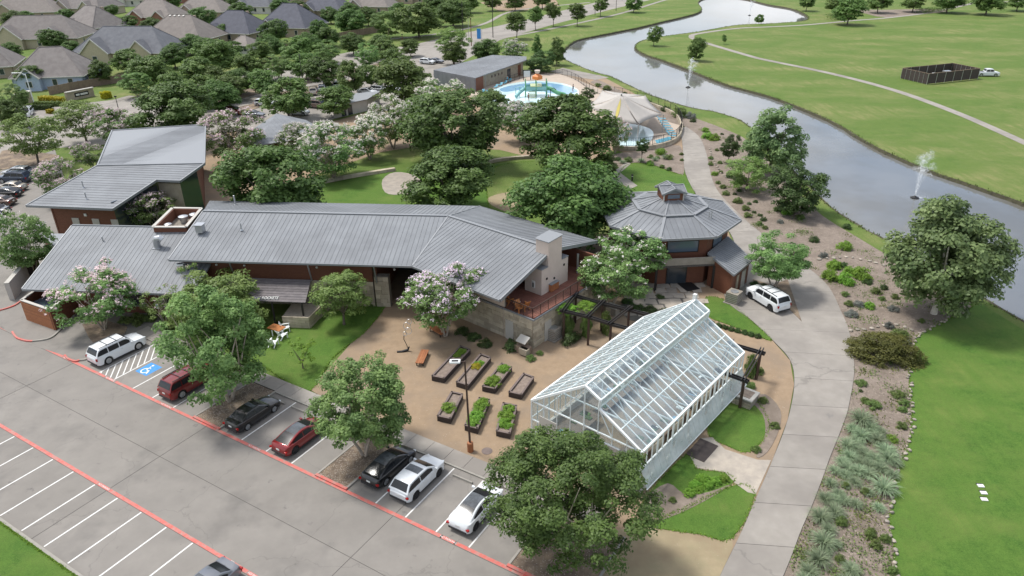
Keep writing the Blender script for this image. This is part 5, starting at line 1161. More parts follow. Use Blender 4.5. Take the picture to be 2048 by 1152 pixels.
for cx, cy, w_, h_ in ((90, 130, 60, 44), (60, 150, 55, 40), (22, 190, 60, 46), (105, 76, 52, 34), (140, 95, 40, 26), (30, 40, 50, 36), (55, 35, 40, 22), (255, 45, 40, 24), (305, 50, 44, 28), (400, 35, 62, 30), (480, 22, 50, 26), (200, 140, 44, 40), (545, 60, 58, 42), (640, 62, 44, 44), (700, 40, 62, 40), (772, 45, 70, 46), (836, 36, 92, 54), (905, 22, 70, 44), (660, 28, 40, 24), (595, 18, 50, 24), (560, 8, 40, 20), (110, 8, 40, 20), (340, 6, 40, 18), (20, 100, 40, 30), (265, 62, 34, 20), (320, 78, 30, 16), (735, 30, 46, 30), (800, 22, 50, 30), (460, 100, 50, 30), (385, 85, 50, 34), (415, 60, 40, 24), (870, 8, 50, 24), (640, 4, 40, 16), (220, 20, 30, 16), (150, 60, 44, 28), (235, 80, 50, 30), (345, 108, 60, 36), (415, 92, 50, 30), (445, 62, 40, 26), (540, 90, 56, 34), (500, 46, 36, 24), (290, 28, 36, 20), (365, 60, 34, 20), (130, 30, 36, 22), (75, 60, 44, 24), (10, 70, 44, 30), (210, 100, 44, 30), (615, 85, 56, 34), (655, 70, 50, 32), (570, 36, 40, 24), (700, 20, 44, 24), (470, 2, 40, 18), (390, 12, 36, 20), (180, 46, 30, 18)):
    hn = min(HOUSE_AT, key=lambda q: (q[0]-cx)**2+4*(q[1]-cy)**2)[2]
    tree(('oak', 'oakm', 'elm', 'oak', 'light')[int(cx) % 5], cx, cy, w_, h_, f'leafy garden tree beside the {hn}', f'garden trees beside the {hn}', clear=1.0)
tree('light', 905, 80, 72, 52, 'hazy pale green tree beside the road end', by=128); tree('oakm', 908, 104, 46, 42, 'dark tree tight behind the bathhouse left end'); tree('oak', 972, 98, 58, 38, 'dark rounded tree behind the bathhouse roof ridge')
for cx, cy, w_, h_, by in ((1033, 42, 44, 36, 78), (1071, 28, 32, 32, 60), (1107, 20, 34, 30, 53), (1155, 22, 36, 30, 52), (1202, 8, 32, 26, 33), (1268, 4, 36, 30, 25)): tree('oakm', cx, cy, w_, h_, 'young street tree in a row along the canal walk', 'street trees along the canal walk', by=by)
tree('cone', 1074, 88, 22, 40, 'small conical evergreen on the canal lawn', by=106); tree('cone', 1113, 100, 38, 50, 'larger conical evergreen at the end of the canal', by=131); tree('dark', 1080, 122, 60, 36, 'dark spreading tree at the bathhouse corner', by=144)
tree('dark', 1178, 186, 30, 22, 'small dark ball tree beside the splash pool', by=205); tree('dark', 1285, 290, 28, 30, 'small dark tree in front of the paddling pool wall', by=325)
tree('oakm', 1309, 68, 32, 32, 'young tree on the far bank point of the canal', by=92); tree('oakm', 1394, 96, 36, 42, 'young tree beside the fountain on the far bank', by=122); tree('oakm', 1449, 76, 11, 14, 'tiny sapling inside the bend of the far path', by=89); tree('oakm', 1519, 37, 20, 16, 'small bush-like tree at the canal inlet', by=47)
for cx, cy, w_, h_ in ((1700, 18, 64, 34), (1672, 8, 40, 26), (1760, 0, 50, 16), (1830, -2, 50, 16), (1900, -4, 60, 16), (1980, -4, 70, 18), (2040, -4, 50, 18), (940, 4, 40, 24), (985, 0, 40, 22), (1030, -2, 44, 24), (1085, -4, 40, 22), (1615, 2, 34, 18)): tree('oakm', cx, cy, w_, h_, 'distant tree on the far side of the park', 'distant park trees', clear=1.5)

# -- shrubs and grasses
SHK = dict(s=('shrub', 'round_shrub', 'leafy green shrub', 'shrub'), b=('bright', 'bright_shrub', 'bright green shrub', 'shrub'), g=('sage', 'sage_shrub', 'grey-leaved sage bush', 'shrub'), d=('dshrub', 'dark_shrub', 'dark green clipped shrub', 'shrub'))
def shrub(k, cx, cy, w_, where, flat=.85, z=.05, lab=None):
    pre, nm, l1, cat = SHK[k]; b = w_/2*mpp(G(cx, cy)); p = G(cx, cy+w_*.22); i = random.randrange(3)
    o = link(nm, CROWN[pre+str(i)][0], None, (p.x, p.y, z+.02), random.uniform(0, 6), (b, b, b*flat*1.25)); return tag(o, lab or f'{l1} {where}', cat, None if lab else f'{l1}s {where}')
W1 = 'in the wide planting bed right of the curved path'
for k, x, y, w_ in (('s', 1690, 588, 18), ('s', 1697, 607, 20), ('g', 1717, 606, 26), ('g', 1702, 625, 30), ('b', 1738, 611, 24), ('s', 1752, 582, 22), ('s', 1763, 597, 15), ('s', 1790, 593, 18), ('d', 1810, 585, 20), ('g', 1786, 615, 26), ('s', 1842, 641, 15), ('g', 1778, 651, 22), ('s', 1800, 665, 40), ('g', 1812, 682, 22), ('s', 1722, 763, 26), ('d', 1721, 782, 9), ('s', 1795, 785, 30), ('s', 1808, 805, 24), ('s', 1745, 806, 34), ('s', 1730, 800, 20), ('s', 1805, 818, 20), ('b', 1783, 876, 24), ('s', 1802, 850, 24)): shrub(k, x, y, w_, W1, .6 if w_ > 25 else .85)
W2 = 'in the sloping bed between path and canal'
for k, x, y, w_ in (('s', 1556, 417, 20), ('b', 1574, 423, 24), ('s', 1586, 419, 18), ('s', 1600, 434, 20), ('g', 1560, 443, 15), ('d', 1693, 453, 19), ('b', 1688, 491, 32), ('d', 1627, 478, 22), ('g', 1646, 510, 20), ('b', 1668, 528, 34), ('b', 1661, 550, 38), ('b', 1690, 556, 40), ('b', 1722, 546, 44), ('b', 1700, 540, 30), ('d', 1688, 530, 18), ('d', 1766, 574, 18), ('d', 1735, 563, 20)): shrub(k, x, y, w_, W2)
W3 = 'along the upper stretch of the curved path'
for k, x, y, w_ in (('s', 1421, 316, 12), ('s', 1421, 328, 12), ('s', 1439, 325, 11), ('b', 1429, 347, 16), ('s', 1441, 344, 11), ('s', 1436, 365, 12), ('s', 1446, 373, 15), ('s', 1451, 386, 17), ('d', 1459, 352, 17), ('d', 1472, 357, 14), ('d', 1488, 360, 20), ('d', 1474, 371, 11), ('d', 1478, 381, 11), ('d', 1469, 388, 9), ('s', 1476, 401, 21), ('d', 1498, 407, 10), ('d', 1511, 403, 11), ('s', 1491, 416, 19), ('s', 1495, 430, 19), ('d', 1508, 424, 10), ('d', 1520, 430, 11), ('d', 1526, 438, 15), ('s', 1519, 447, 15), ('s', 1434, 300, 10), ('b', 1411, 260, 17), ('b', 1415, 271, 26), ('b', 1428, 274, 26), ('d', 1444, 268, 8), ('s', 1530, 455, 14)): shrub(k, x, y, w_, W3)
W4_ = 'beside the pool wall and rear lawn'
for k, x, y, w_ in (('s', 1301, 313, 13), ('s', 1314, 315, 12), ('s', 1338, 314, 19), ('b', 1321, 303, 24), ('s', 1256, 319, 19), ('d', 1236, 318, 15), ('b', 1300, 326, 18), ('s', 1324, 333, 13), ('d', 1338, 338, 13), ('s', 1363, 308, 10), ('s', 1364, 320, 9), ('s', 1361, 226, 36), ('g', 1381, 231, 24), ('d', 1386, 241, 14), ('d', 1331, 218, 20), ('d', 1296, 203, 15), ('d', 1261, 192, 13), ('d', 1250, 186, 10), ('s', 1214, 176, 20), ('s', 1196, 170, 14)): shrub(k, x, y, w_, W4_)
for i in range(8): shrub('d', 1424+i*13, 647+i*3.6, 15, 'in the low clipped row behind the greenhouse', 1.0)
for x, y, w_ in ((1378, 985, 26), (1396, 978, 24), (1414, 968, 26), (1432, 960, 28), (1448, 955, 24), (1405, 955, 30), (1390, 968, 26)): shrub('b', x, y, w_, 'in the hedge below the flagstone walk', .8)
for x, y, w_ in ((1512, 897, 22), (1548, 850, 22), (1345, 1000, 18), (1318, 1020, 14), (1500, 770, 24), (1515, 740, 26), (1525, 800, 22)): shrub('s', x, y, w_, 'in the small beds around the greenhouse')
shrub('d', 1025, 690, 38, '', .95, lab='large round dark bush at the stone deck corner')
for x, y, w_ in ((925, 660, 30), (948, 672, 30), (970, 684, 32)): shrub('d', x, y, w_, 'in the low hedge below the wing wall', .7)
for x, y, w_ in ((1062, 716, 22), (1080, 706, 16)): shrub('s', x, y, w_, 'beside the wooden play kitchen')
for x, y, w_ in ((272, 638, 40), (300, 634, 30), (338, 650, 34), (250, 640, 26), (360, 620, 40)): shrub('s', x, y, w_, 'along the service wing front')
for x, y, w_ in ((560, 640, 34), (744, 602, 30), (590, 628, 24)): shrub('s', x, y, w_, 'against the hall front and terrace wall')
for x, y, w_ in ((1275, 612, 30), (1300, 616, 30), (1330, 622, 30), (1255, 600, 26), (1320, 592, 20)): shrub('d', x, y, w_, 'in the pavilion forecourt bed', .6)
for x, y, w_ in ((1508, 566, 18), (1526, 572, 20), (1540, 575, 14), (1555, 580, 16)): shrub('d', x, y, w_, 'in the strip beside the white parked SUV', .8)
for T, px_ in ((PL[0], [(.85, .5, .55), (.72, .4, .4)]), (PL[2], [(.82, .5, .65), (.22, .5, .75), (.35, .5, .6)]), (PL[4], [(.38, .5, .7)]), (PL[5], [(.15, .5, .6), (.35, .5, .7), (.55, .5, .6), (.75, .5, .7), (.9, .5, .5)]), (PL[6], [(.3, .5, .7), (.55, .5, .75), (.8, .5, .6)]), (PL[1], [(.72, .55, .5), (.6, .5, .55)])):
    for f, g, r_ in px_:
        p = T[3].lerp(T[0], f).lerp(T[2].lerp(T[1], f), g); yl = T is PL[1] and f == .6
        o = link('vegetable_plant', CROWN['yel0' if yl else 'bright'+str(random.randrange(3))][0], None, (p.x, p.y, .44), random.uniform(0, 6), (r_, r_, r_*.8))
        tag(o, 'yellow-leaved plant growing in a dark raised bed' if yl else 'bright green clump growing in a dark raised bed', 'plant', None if yl else 'plants in the raised beds')
p = G(1771, 712); o = link('juniper', CROWN['jun0'][0], None, (p.x-.1, p.y, .05), .5, (3.6, 2.5, 2.3)); o.rotation_euler[2] = -.45; tag(o, 'big olive-gold feathery juniper overhanging the bed edge', 'shrub')
b_ = MB(); p = G(1140, 684); t = thing('box_hedge', p, 'short box hedge clipped square beside the pergola', 'hedge', None, False); t.rotation_euler[2] = R(49)
C_, N_, v_, *_r = crown_pts(200, 30, 1600, (.2, .34), 'bush'); C_ = np.clip(C_*1.25, -1, 1)*np.array([1.25, .6, .9]); link('foliage', leaf_mesh('foliage', C_, N_, np.full(len(C_), .15), MI['leaf_dark'], v_, seed=5), t, (0, 0, .05))
for x, y, hh in ((1137, 655, 3.0), (1172, 655, 3.0), (1212, 650, 3.0), (1500, 735, 2.7)):  # vines climbing the pergola posts
    p = G(x, y+18); o = link('climbing_vine', CROWN['shrub1'][0], None, (p.x, p.y, .1), 0, (.6, .6, hh*.95)); tag(o, 'climbing vine wrapped round a dark pergola post', 'vine', 'vines on the pergola posts')
for x, y, r_ in ((1135, 622, 1.1), (1173, 616, 1.0)):
    p = G(x, y, 2.6); o = link('vine_top', CROWN['bright0'][0], None, p, 0, (r_, r_, .7)); tag(o, 'leafy vine head sprawling over the pergola beam', 'vine', 'vine heads on the pergola')
def tuft_mesh(seed, n=260):
    r = np.random.default_rng(seed); mb = MB(); vals = []
    for i in range(n):
        a = r.uniform(0, 6.283); lean = r.uniform(.25, 1.0)**.7; L = r.uniform(.75, 1.1); b0 = r.uniform(0, .16); w_ = r.uniform(.018, .03); d = Vector((math.cos(a), math.sin(a), 0)); s_ = Vector((-d.y, d.x, 0))*w_; P = []
        for k in range(4): t = k/3; P.append(d*(b0+lean*.95*t**1.35*L)+Vector((0, 0, L*(t*(1-.15*lean)-.62*lean*t*t*t)*.85)))
        rings = [[p-s_*(1-.8*k/3), p+s_*(1-.8*k/3)] for k, p in enumerate(P)]; mb.grid(rings, False); vals += [r.uniform(0, 1)]*8
    me = mb.mesh('tuft', MI['leaf_grass']); at = me.attributes.new('v', 'FLOAT', 'POINT'); at.data.foreach_set('value', np.array(vals, np.float32)); return me
TUFT = [tuft_mesh(i) for i in range(4)]
def tuft(x, y, w_, lab='fountain-shaped ornamental grass tuft in the bed right of the curved path', gr_='ornamental grasses in the path bed'):
    p = G(x, y+w_*.12); b = w_/2*mpp(p)*1.5; tag(link('fountain_plant', random.choice(TUFT), None, (p.x, p.y, .06), random.uniform(0, 6), (b, b, b*random.uniform(.9, 1.1))), lab, 'ornamental grass', gr_)
for x, y, w_ in ((1721, 840, 48), (1740, 855, 34), (1721, 872, 36), (1754, 880, 36), (1694, 892, 36), (1712, 898, 32), (1729, 909, 36), (1699, 914, 32), (1771, 903, 38), (1776, 917, 38), (1669, 942, 26), (1696, 938, 34), (1716, 943, 32), (1736, 948, 34), (1761, 937, 32), (1766, 975, 52), (1661, 968, 26), (1691, 971, 20), (1649, 999, 34), (1686, 1003, 28), (1711, 1009, 28), (1641, 1034, 44), (1669, 1024, 40), (1756, 1017, 26), (1646, 1084, 50), (1636, 1119, 46), (1618, 1144, 40), (1701, 1139, 36), (1675, 990, 28), (1790, 928, 26), (1760, 865, 26), (1706, 860, 30), (1684, 925, 30), (1748, 920, 34), (1710, 965, 28), (1735, 985, 24), (1668, 1000, 28), (1656, 1060, 30), (1672, 1090, 24), (1738, 930, 30), (1784, 950, 28), (1690, 950, 26), (1720, 925, 30), (1650, 1105, 26), (1608, 1165, 40), (1690, 1165, 36), (1712, 885, 30), (1742, 868, 28)): tuft(x, y, w_)
for x, y, w_ in ((1729, 984, 20), (1681, 1042, 26), (1739, 1069, 24), (1751, 1090, 26), (1771, 1077, 24), (1679, 1117, 22), (1786, 1141, 24), (1742, 1062, 18), (1691, 972, 18)): shrub('s', x, y, w_, 'between the ornamental grasses', 1.1)
for x, y, w_ in ((1282, 322, 16), (1330, 316, 16), (1310, 320, 14), (1245, 325, 14)): tuft(x, y, w_, 'low grass tuft beside the pool wall', 'grasses by the pool wall')

# -- uncountable small growth: ground cover and litter in the beds, ragged lawn edges, bank weeds
def in_poly(x, y, P):
    c = False; j = len(P)-1
    for i in range(len(P)):
        if (P[i][1] > y) != (P[j][1] > y) and x < (P[j][0]-P[i][0])*(y-P[i][1])/(P[j][1]-P[i][1])+P[i][0]: c = not c
        j = i
    return c
def scatter(name, C, size, m, flat=.5, seed=0, up=1.0, aspect=.6):
    rng = np.random.default_rng(seed); C = np.array(C); N_ = np.tile(np.array([[0, 0, up]]), (len(C), 1))+rng.normal(size=(len(C), 3))*flat
    return tag(link(name, leaf_mesh(name, C, N_, np.array(size)*rng.uniform(.6, 1.4, len(C)), MI[m], rng.uniform(0, 1, len(C)), aspect, seed)), kind='stuff')
rg_ = random.Random(31); bedpx = [(1830, 1300)]+bed_edge+bed_top+path_R[::-1]
green, dry_, chips = [], [], []
seeds = []
while len(seeds) < 150:
    x, y = rg_.uniform(1400, 1950), rg_.uniform(260, 1150)
    if in_poly(x, y, bedpx): seeds.append((x, y))
for i, (x, y) in enumerate(seeds):
    p = G(x, y); r_ = rg_.uniform(.3, 1.3)
    for k in range(int(70*r_)):
        q = (p.x+rg_.gauss(0, r_*.5), p.y+rg_.gauss(0, r_*.5), .06+rg_.uniform(0, .14)); (green if i % 3 else dry_).append(q) if in_poly(*PX(q), bedpx) else None
for k in range(16000):
    x, y = rg_.uniform(1400, 1950), rg_.uniform(260, 1150)
    if in_poly(x, y, bedpx): p = G(x, y); chips.append((p.x, p.y, .058))
scatter('ground_cover', green, .16, 'leaf_shrub', .6, 1); scatter('dry_ground_cover', dry_, .15, 'leaf_juniper', .6, 2); scatter('bark_litter', chips, .14, 'bark_pale', .3, 3); scatter('dark_litter', [(x+.05*math.sin(i), y+.3*math.cos(i*3), z) for i, (x, y, z) in enumerate(chips[::2])], .15, 'bark', .3, 4)
fr = []
for P, z in EDGES+[(smooth(GP([(1830, 1300)]+bed_edge), 6), .04)]:
    L = sum((P[i+1]-P[i]).length for i in range(len(P)-1))
    if L > 120: continue
    for q in resample(P+[P[0]] if (P[0]-P[-1]).length < 3 else P, int(L*26)):
        o_ = rg_.gauss(0, .07); fr.append((q.x+o_, q.y+rg_.gauss(0, .07), z+.03))
for v in range(2600): p = LV(rg_.uniform(-20, 30), -14.38+rg_.gauss(0, .05)); fr.append((p.x, p.y, .15))
scatter('grass_fringe', fr, .17, 'leaf_bright', 1.2, 5, .3, .35)
wd_ = []
for i in range(nC):
    a, b = canal[i], canal[(i+1) % nC]
    if a.y > 330 or a.length > 400: continue
    for k in range(int((b-a).length*7)):
        q = a.lerp(b, rg_.random()); wd_.append((q.x+rg_.gauss(0, .22), q.y+rg_.gauss(0, .22), rg_.uniform(-.05, .16)))
scatter('bank_weeds', wd_, .38, 'leaf_shrub', .9, 6, .5, .4)
litter = []
for (u0, u1) in ((8.4, 11.2), (22.2, 24.9), (38.8, 43.5)):
    for k in range(900): p = LV(rg_.uniform(u0, u1), rg_.uniform(.2, 6)); litter.append((p.x, p.y, .125))
scatter('island_litter', litter, .12, 'bark_pale', .3, 7); lot_l = []
for k in range(260): p = LV(rg_.uniform(-15, 38), rg_.choice((rg_.uniform(4.5, 6), rg_.uniform(-13.9, -12.8), rg_.uniform(-13, 6)))); lot_l.append((p.x, p.y, .037))
scatter('fallen_leaves', lot_l, .09, 'bark', .2, 8); gl = []
for k in range(5000): x, y = rg_.uniform(640, 1590), rg_.uniform(600, 1150); p = G(x, y); gl.append((p.x, p.y, .058))
gl = [q for q in gl if in_poly(*PX(q), [(760, 610), (660, 726), (622, 790), (975, 942), (1100, 1030), (1200, 1060), (1440, 1152), (1545, 920), (1588, 770), (1545, 682), (1420, 640), (1200, 640), (1000, 690)])]
scatter('gravel_stones', gl, .08, 'bark_pale', .4, 9)
# ================================================================ VEHICLES
def paint_mat(name, c, metal=.3, rough=.28): return mat(name, c, rough=rough, metal=metal, spec=.5, coat=.7)
for nm, c, mt in (('car_white', (.66, .68, .69), 0), ('car_black', (.010, .010, .012), .2), ('car_red', (.20, .008, .010), .3), ('car_darkred', (.16, .010, .010), .3), ('car_grey', (.16, .17, .19), .5), ('car_silver', (.42, .43, .44), .6), ('car_navy', (.03, .045, .08), .4), ('car_tan', (.45, .40, .33), .4), ('car_brown', (.16, .11, .09), .4)): paint_mat(nm, c, mt)
mat('car_glass', (.014, .016, .019), rough=.16, spec=.45); mat('car_roofglass', (.05, .055, .06), (.09, .10, .11), 3, .15, spec=.5)
mat('tyre', (.018, .018, .018), rough=.85); mat('rim', (.48, .49, .5), rough=.3, metal=.8); mat('rim_dark', (.06, .06, .065), rough=.35, metal=.6)
mat('taillight', (.30, .012, .012), rough=.2); mat('headlight', (.62, .66, .68), rough=.1, spec=.8); mat('car_trim', (.03, .03, .032), rough=.55); mat('plate', (.6, .62, .6), rough=.5)
CARS = dict(
 suv=dict(L=5.2, W=2.0, H=1.86, top=[(0, .80), (.03, 1.02), (.10, 1.10), (.24, 1.16), (.30, 1.18), (.97, 1.18), (1, .95)], cab=(.245, .375, .90, .985), belt=1.17, wr=.80, wheel=.40, ax=(.19, .79), rails=True, nwin=3),
 suvm=dict(L=4.7, W=1.9, H=1.66, top=[(0, .72), (.03, .90), (.12, .98), (.25, 1.03), (.30, 1.05), (.95, 1.08), (1, .85)], cab=(.215, .42, .86, .985), belt=1.05, wr=.76, wheel=.37, ax=(.19, .79), rails=False, nwin=2, sunroof=True),
 sedan=dict(L=4.8, W=1.86, H=1.45, top=[(0, .58), (.03, .72), (.14, .84), (.26, .92), (.32, .95), (.84, 1.0), (.97, 1.0), (1, .72)], cab=(.25, .44, .70, .88), belt=.95, wr=.70, wheel=.34, ax=(.185, .79), rails=False, nwin=2, sunroof=True),
 fast=dict(L=4.75, W=1.9, H=1.48, top=[(0, .56), (.03, .70), (.12, .82), (.22, .90), (.28, .94), (.86, 1.04), (.96, 1.04), (1, .70)], cab=(.195, .43, .66, .95), belt=.95, wr=.68, wheel=.36, ax=(.185, .80), rails=False, nwin=2, glassroof=True),
 pickup=dict(L=5.7, W=2.0, H=1.9, top=[(0, .80), (.03, 1.05), (.10, 1.15), (.24, 1.2), (.62, 1.2), (.63, 1.18), (.985, 1.18), (1, .95)], cab=(.24, .32, .58, .62), belt=1.18, wr=.80, wheel=.40, ax=(.18, .78), rails=False, nwin=2, bed=True))
CARC = {}
def car_parts(kind, paint, rimm):
    key = (kind, paint, rimm)
    if key in CARC: return CARC[key]
    c = CARS[kind]; L, W, H = c['L'], c['W'], c['H']; parts = []
    def interp(x):
        T = c['top']
        for i in range(len(T)-1):
            if x <= T[i+1][0]: f = (x-T[i][0])/(T[i+1][0]-T[i][0]); return T[i][1]+(T[i+1][1]-T[i][1])*f
        return T[-1][1]
    wr_ = c['wheel']; axs = [L*(.5-a) for a in c['ax']]           # +x is the nose
    mb = MB(); rings = []; n = 66
    for i in range(n+1):
        f = i/n; x = L*(.5-f); e = min(f, 1-f); taper = 1-.2*max(0, 1-e/.09)**2-.035*max(0, 1-e/.22)
        w_ = W/2*taper; zt = interp(f); zb = .24+.10*max(0, 1-e/.05)
        arch = zb
        for a in axs:
            d = abs(x-a)
            if d < wr_*1.16: arch = max(arch, wr_+math.sqrt((wr_*1.16)**2-d*d)-.02)
        arch = min(arch, zt-.16); zm = max(arch+.03, .62*zt)
        half = [(w_*.93, arch), (w_*.985, arch+.02), (w_, zm), (w_*.985, zt-.14), (w_*.955, zt-.05), (w_*.86, zt), (w_*.4, zt+.025)]
        zm2 = [(y, min(z, zt+.03)) for y, z in half]; rings.append([(x, y, z) for y, z in zm2]+[(x, -y, z) for y, z in reversed(zm2)])
    mb.grid(rings, True, True); parts.append(('body', mb.mesh('body', MI[paint], 35), []))
    # cabin
    a0, a1, b1, b0 = [L*(.5-q) for q in c['cab']]; zb_ = c['belt']-.03; yb, yr = W/2*.93, W/2*c['wr']; ra = H
    cab = MB(); prof = []
    K = 7
    for i in range(K+1): t = i/K; prof.append((a0+(a1-a0)*t, zb_+(ra-.05-zb_)*(t**.85)))
    for i in range(1, 7): t = i/6; prof.append((a1+(b1-a1)*t, ra-.05+.05*math.sin(math.pi*t)))
    for i in range(1, K+1): t = i/K; prof.append((b1+(b0-b1)*t, ra-.05+(c['belt']+(.04 if kind in ('sedan', 'fast') else 0)-ra+.05)*(t**1.25)))
    def ysec(z): f = max(0, min(1, (z-zb_)/(ra-zb_))); return yb+(yr-yb)*f
    rr = []
    for x, z in prof: y = ysec(z); rr.append([(x, y+.0, zb_-.05), (x, (y+ysec(zb_))/2, (z+zb_)/2), (x, y, z-.045), (x, y-.09, z), (x, 0, z+.02), (x, -(y-.09), z), (x, -y, z-.045), (x, -(y+ysec(zb_))/2, (z+zb_)/2), (x, -y, zb_-.05)])
    for r in rr: r[0] = (r[0][0], yb, zb_-.05); r[8] = (r[8][0], -yb, zb_-.05); z = r[4][2]; ym = ysec((z+zb_)/2); r[1] = (r[1][0], ym, r[1][2]); r[7] = (r[7][0], -ym, r[7][2])
    cab.grid(rr, False); parts.append(('cabin', cab.mesh('cabin', MI[paint], 30), []))
    def glass(name, xs, inset, ysign=None, zt_=None):
        pass
    o = .012
    def screen(t0, t1, lo, name, m='car_glass'):
        g = MB(); R_ = []
        for i in range(lo[0], lo[1]+1):
            x, z = prof[i]; y = ysec(z)-.10-(.02 if True else 0); nx = 0; R_.append([(x+t0, -y, z+t1), (x+t0, 0, z+t1+.02), (x+t0, y, z+t1)])
        g.grid(R_, False); parts.append((name, g.mesh(name, MI[m], 60), []))
    screen(.015, .014, (1, K), 'windshield'); nP = len(prof)
    screen(-.015, .016, (nP-K, nP-2), 'rear_window')
    if c.get('glassroof'): screen(0, .016, (K, nP-K), 'glass_roof', 'car_roofglass')
    if c.get('sunroof'): screen(0, .016, (K+1, K+3), 'sunroof', 'car_roofglass')
    # side windows
    N_ = c['nwin']; x0, x1 = a0+(a1-a0)*.55, b1+(b0-b1)*(.55 if kind in ('sedan', 'fast') else .7)
    for s_ in (-1, 1):
        for k in range(N_):
            xa, xb = x0+(x1-x0)*k/N_-.04, x0+(x1-x0)*(k+1)/N_+.05; zlo = c['belt']+.05; g = MB()
            def ztop(x):
                z = None
                for i in range(nP-1):
                    (p0, q0), (p1, q1) = prof[i], prof[i+1]
                    if p1 <= x <= p0: f = (p0-x)/max(p0-p1, 1e-6); z = q0+(q1-q0)*f
                return min((z or zlo)-.12, ra-.14)
            R_ = []
            for i in range(7):
                x = xa+(xb-xa)*i/6; zt2 = max(ztop(x), zlo+.01)
                yy = lambda z: (ysec((ra+zb_)/2)+(ysec(z)-ysec((ra+zb_)/2)))+o
                R_.append([(x, s_*(yy(zlo)), zlo), (x, s_*(yy(zt2)), zt2)])
            g.grid(R_, False); parts.append(('side_window', g.mesh('side_window', MI['car_glass']), []))
    # wheels
    for ax_ in axs:
        for s_ in (-1, 1):
            y = s_*(W/2-.13); t = MB(); ring = lambda r, yy: [(ax_+r*math.cos(q), yy, wr_+r*math.sin(q)) for q in [2*math.pi*k/20 for k in range(20)]]
            t.grid([ring(wr_*.55, y-s_*.11), ring(wr_, y-s_*.10), ring(wr_*1.0, y+s_*.08), ring(wr_*.92, y+s_*.11), ring(wr_*.68, y+s_*.10)], True, False)
            r_ = MB(); r_.grid([ring(wr_*.69, y+s_*.10), ring(wr_*.62, y+s_*.085)], True); r_.grid([ring(wr_*.62, y+s_*.06), ring(.01, y+s_*.06)], True)
            for k in range(5):
                q = 2*math.pi*k/5+.3; r_.bar((ax_+.03*math.cos(q), y+s_*.085, wr_+.03*math.sin(q)), (ax_+wr_*.64*math.cos(q), y+s_*.09, wr_+wr_*.64*math.sin(q)), .07, .03, (0, 1, 0))
            parts.append(('wheel', t.mesh('wheel', MI['tyre'], 40), [('rim', r_.mesh('rim', MI[rimm]))]))
    # lights, plates, mirrors, bumpers
    zf, zr = interp(.05)-.12, interp(.98)-.16
    for s_ in (-1, 1):
        parts.append(('headlight', MB().box((L/2*.955, s_*W*.335, zf-.02), (.16, .3, .11), 0, Matrix.Rotation(-s_*.4, 3, 'Z')).mesh('headlight', MI['headlight']), []))
        tz = (.24 if kind in ('suv', 'pickup') else .12); parts.append(('taillight', MB().box((-L/2*.968, s_*W*.395, zr-.04), (.16, .2 if tz > .2 else .38, tz), 0, Matrix.Rotation(s_*.3, 3, 'Z')).mesh('taillight', MI['taillight']), []))
        parts.append(('mirror', MB().box((a0-.30, s_*(W/2+.06), c['belt']+.08), (.14, .22, .13)).mesh('mirror', MI[paint]), [])); 
        parts.append(('door_handle', MB().box((.0, s_*(W/2+.004), c['belt']-.16), (.18, .03, .03)).mesh('door_handle', MI['rim'] if kind == 'suv' else MI[paint]), []))
        parts.append(('sill', MB().box((0, s_*(W/2-.05), .28), (L*.40, .08, .10)).mesh('sill', MI['car_trim']), []))
    parts.append(('licence_plate', MB().box((-L/2-.004, 0, .72 if kind != 'suv' else .85), (.02, .34, .16)).mesh('licence_plate', MI['plate']), []))
    parts.append(('rear_bumper', MB().box((-L/2+.06, 0, .40), (.2, W*.78, .16)).mesh('rear_bumper', MI['car_trim']), [])); parts.append(('grille', MB().box((L/2-.045, 0, .52), (.1, W*.5, .2)).mesh('grille', MI['car_trim']), []))
    if c['rails']:
        for s_ in (-1, 1): parts.append(('roof_rail', MB().bar((a1-.1, s_*(yr-.1), ra+.05), (b1+.1, s_*(yr-.1), ra+.05), .05).mesh('roof_rail', MI['car_trim']), []))
        for q in (.3, .65): x = a1+(b1-a1)*q; parts.append(('cross_bar', MB().bar((x, -yr+.1, ra+.06), (x, yr-.1, ra+.06), .05, .03).mesh('cross_bar', MI['car_trim']), []))
    if c.get('bed'): parts.append(('cargo_bed', MB().box((-L*.31, 0, 1.21), (L*.33, W*.74, .03)).mesh('cargo_bed', MI['car_trim']), []))
    CARC[key] = parts; return parts
def car(kind, paint, pos, heading, label, cat='car', group=None, rimm='rim', name='parked_car', z=.032, sc=.96):
    e = thing(name, (pos[0], pos[1], z), label, cat, group, False); e.rotation_euler[2] = heading; e.scale = (sc,)*3
    for nm, me, subs in car_parts(kind, paint, rimm):
        o = link(nm, me, e)
        for n2, m2 in subs: link(n2, m2, o)
    return e
HB = math.atan2(BV.y, BV.x)
car('suv', 'car_white', LV(-6.35, 2.95), HB-.02, 'large white SUV with black roof rails next to the hatched aisle', 'SUV')
car('suv', 'car_darkred', LV(4.2, 2.9), HB, 'dark red SUV half hidden under the island elm', 'SUV')
car('sedan', 'car_black', LV(12.65, 2.6), HB, 'glossy black saloon beside the mulched island', 'car', rimm='rim')
car('fast', 'car_red', LV(18.1, 2.5), HB, 'red fastback with dark glass roof between stall lines', 'car', rimm='rim_dark')
car('fast', 'car_black', LV(26.4, 3.3), HB, 'black fastback parked tight beside a white SUV', 'car', rimm='rim')
car('suvm', 'car_white', LV(29.1, 3.25), HB, 'white crossover with open black sunroof beside the black fastback', 'SUV', rimm='rim_dark')
car('fast', 'car_white', LV(34.35, 3.0), HB, 'white fastback with full glass roof near the big elm', 'car', rimm='rim_dark')
car('sedan', 'car_grey', LV(24.0, -11.2), HB+math.pi, 'blue-grey saloon parked alone in the near row', 'car')
p0, p1 = G(1492, 592), G(1560, 634); d_ = p0-p1
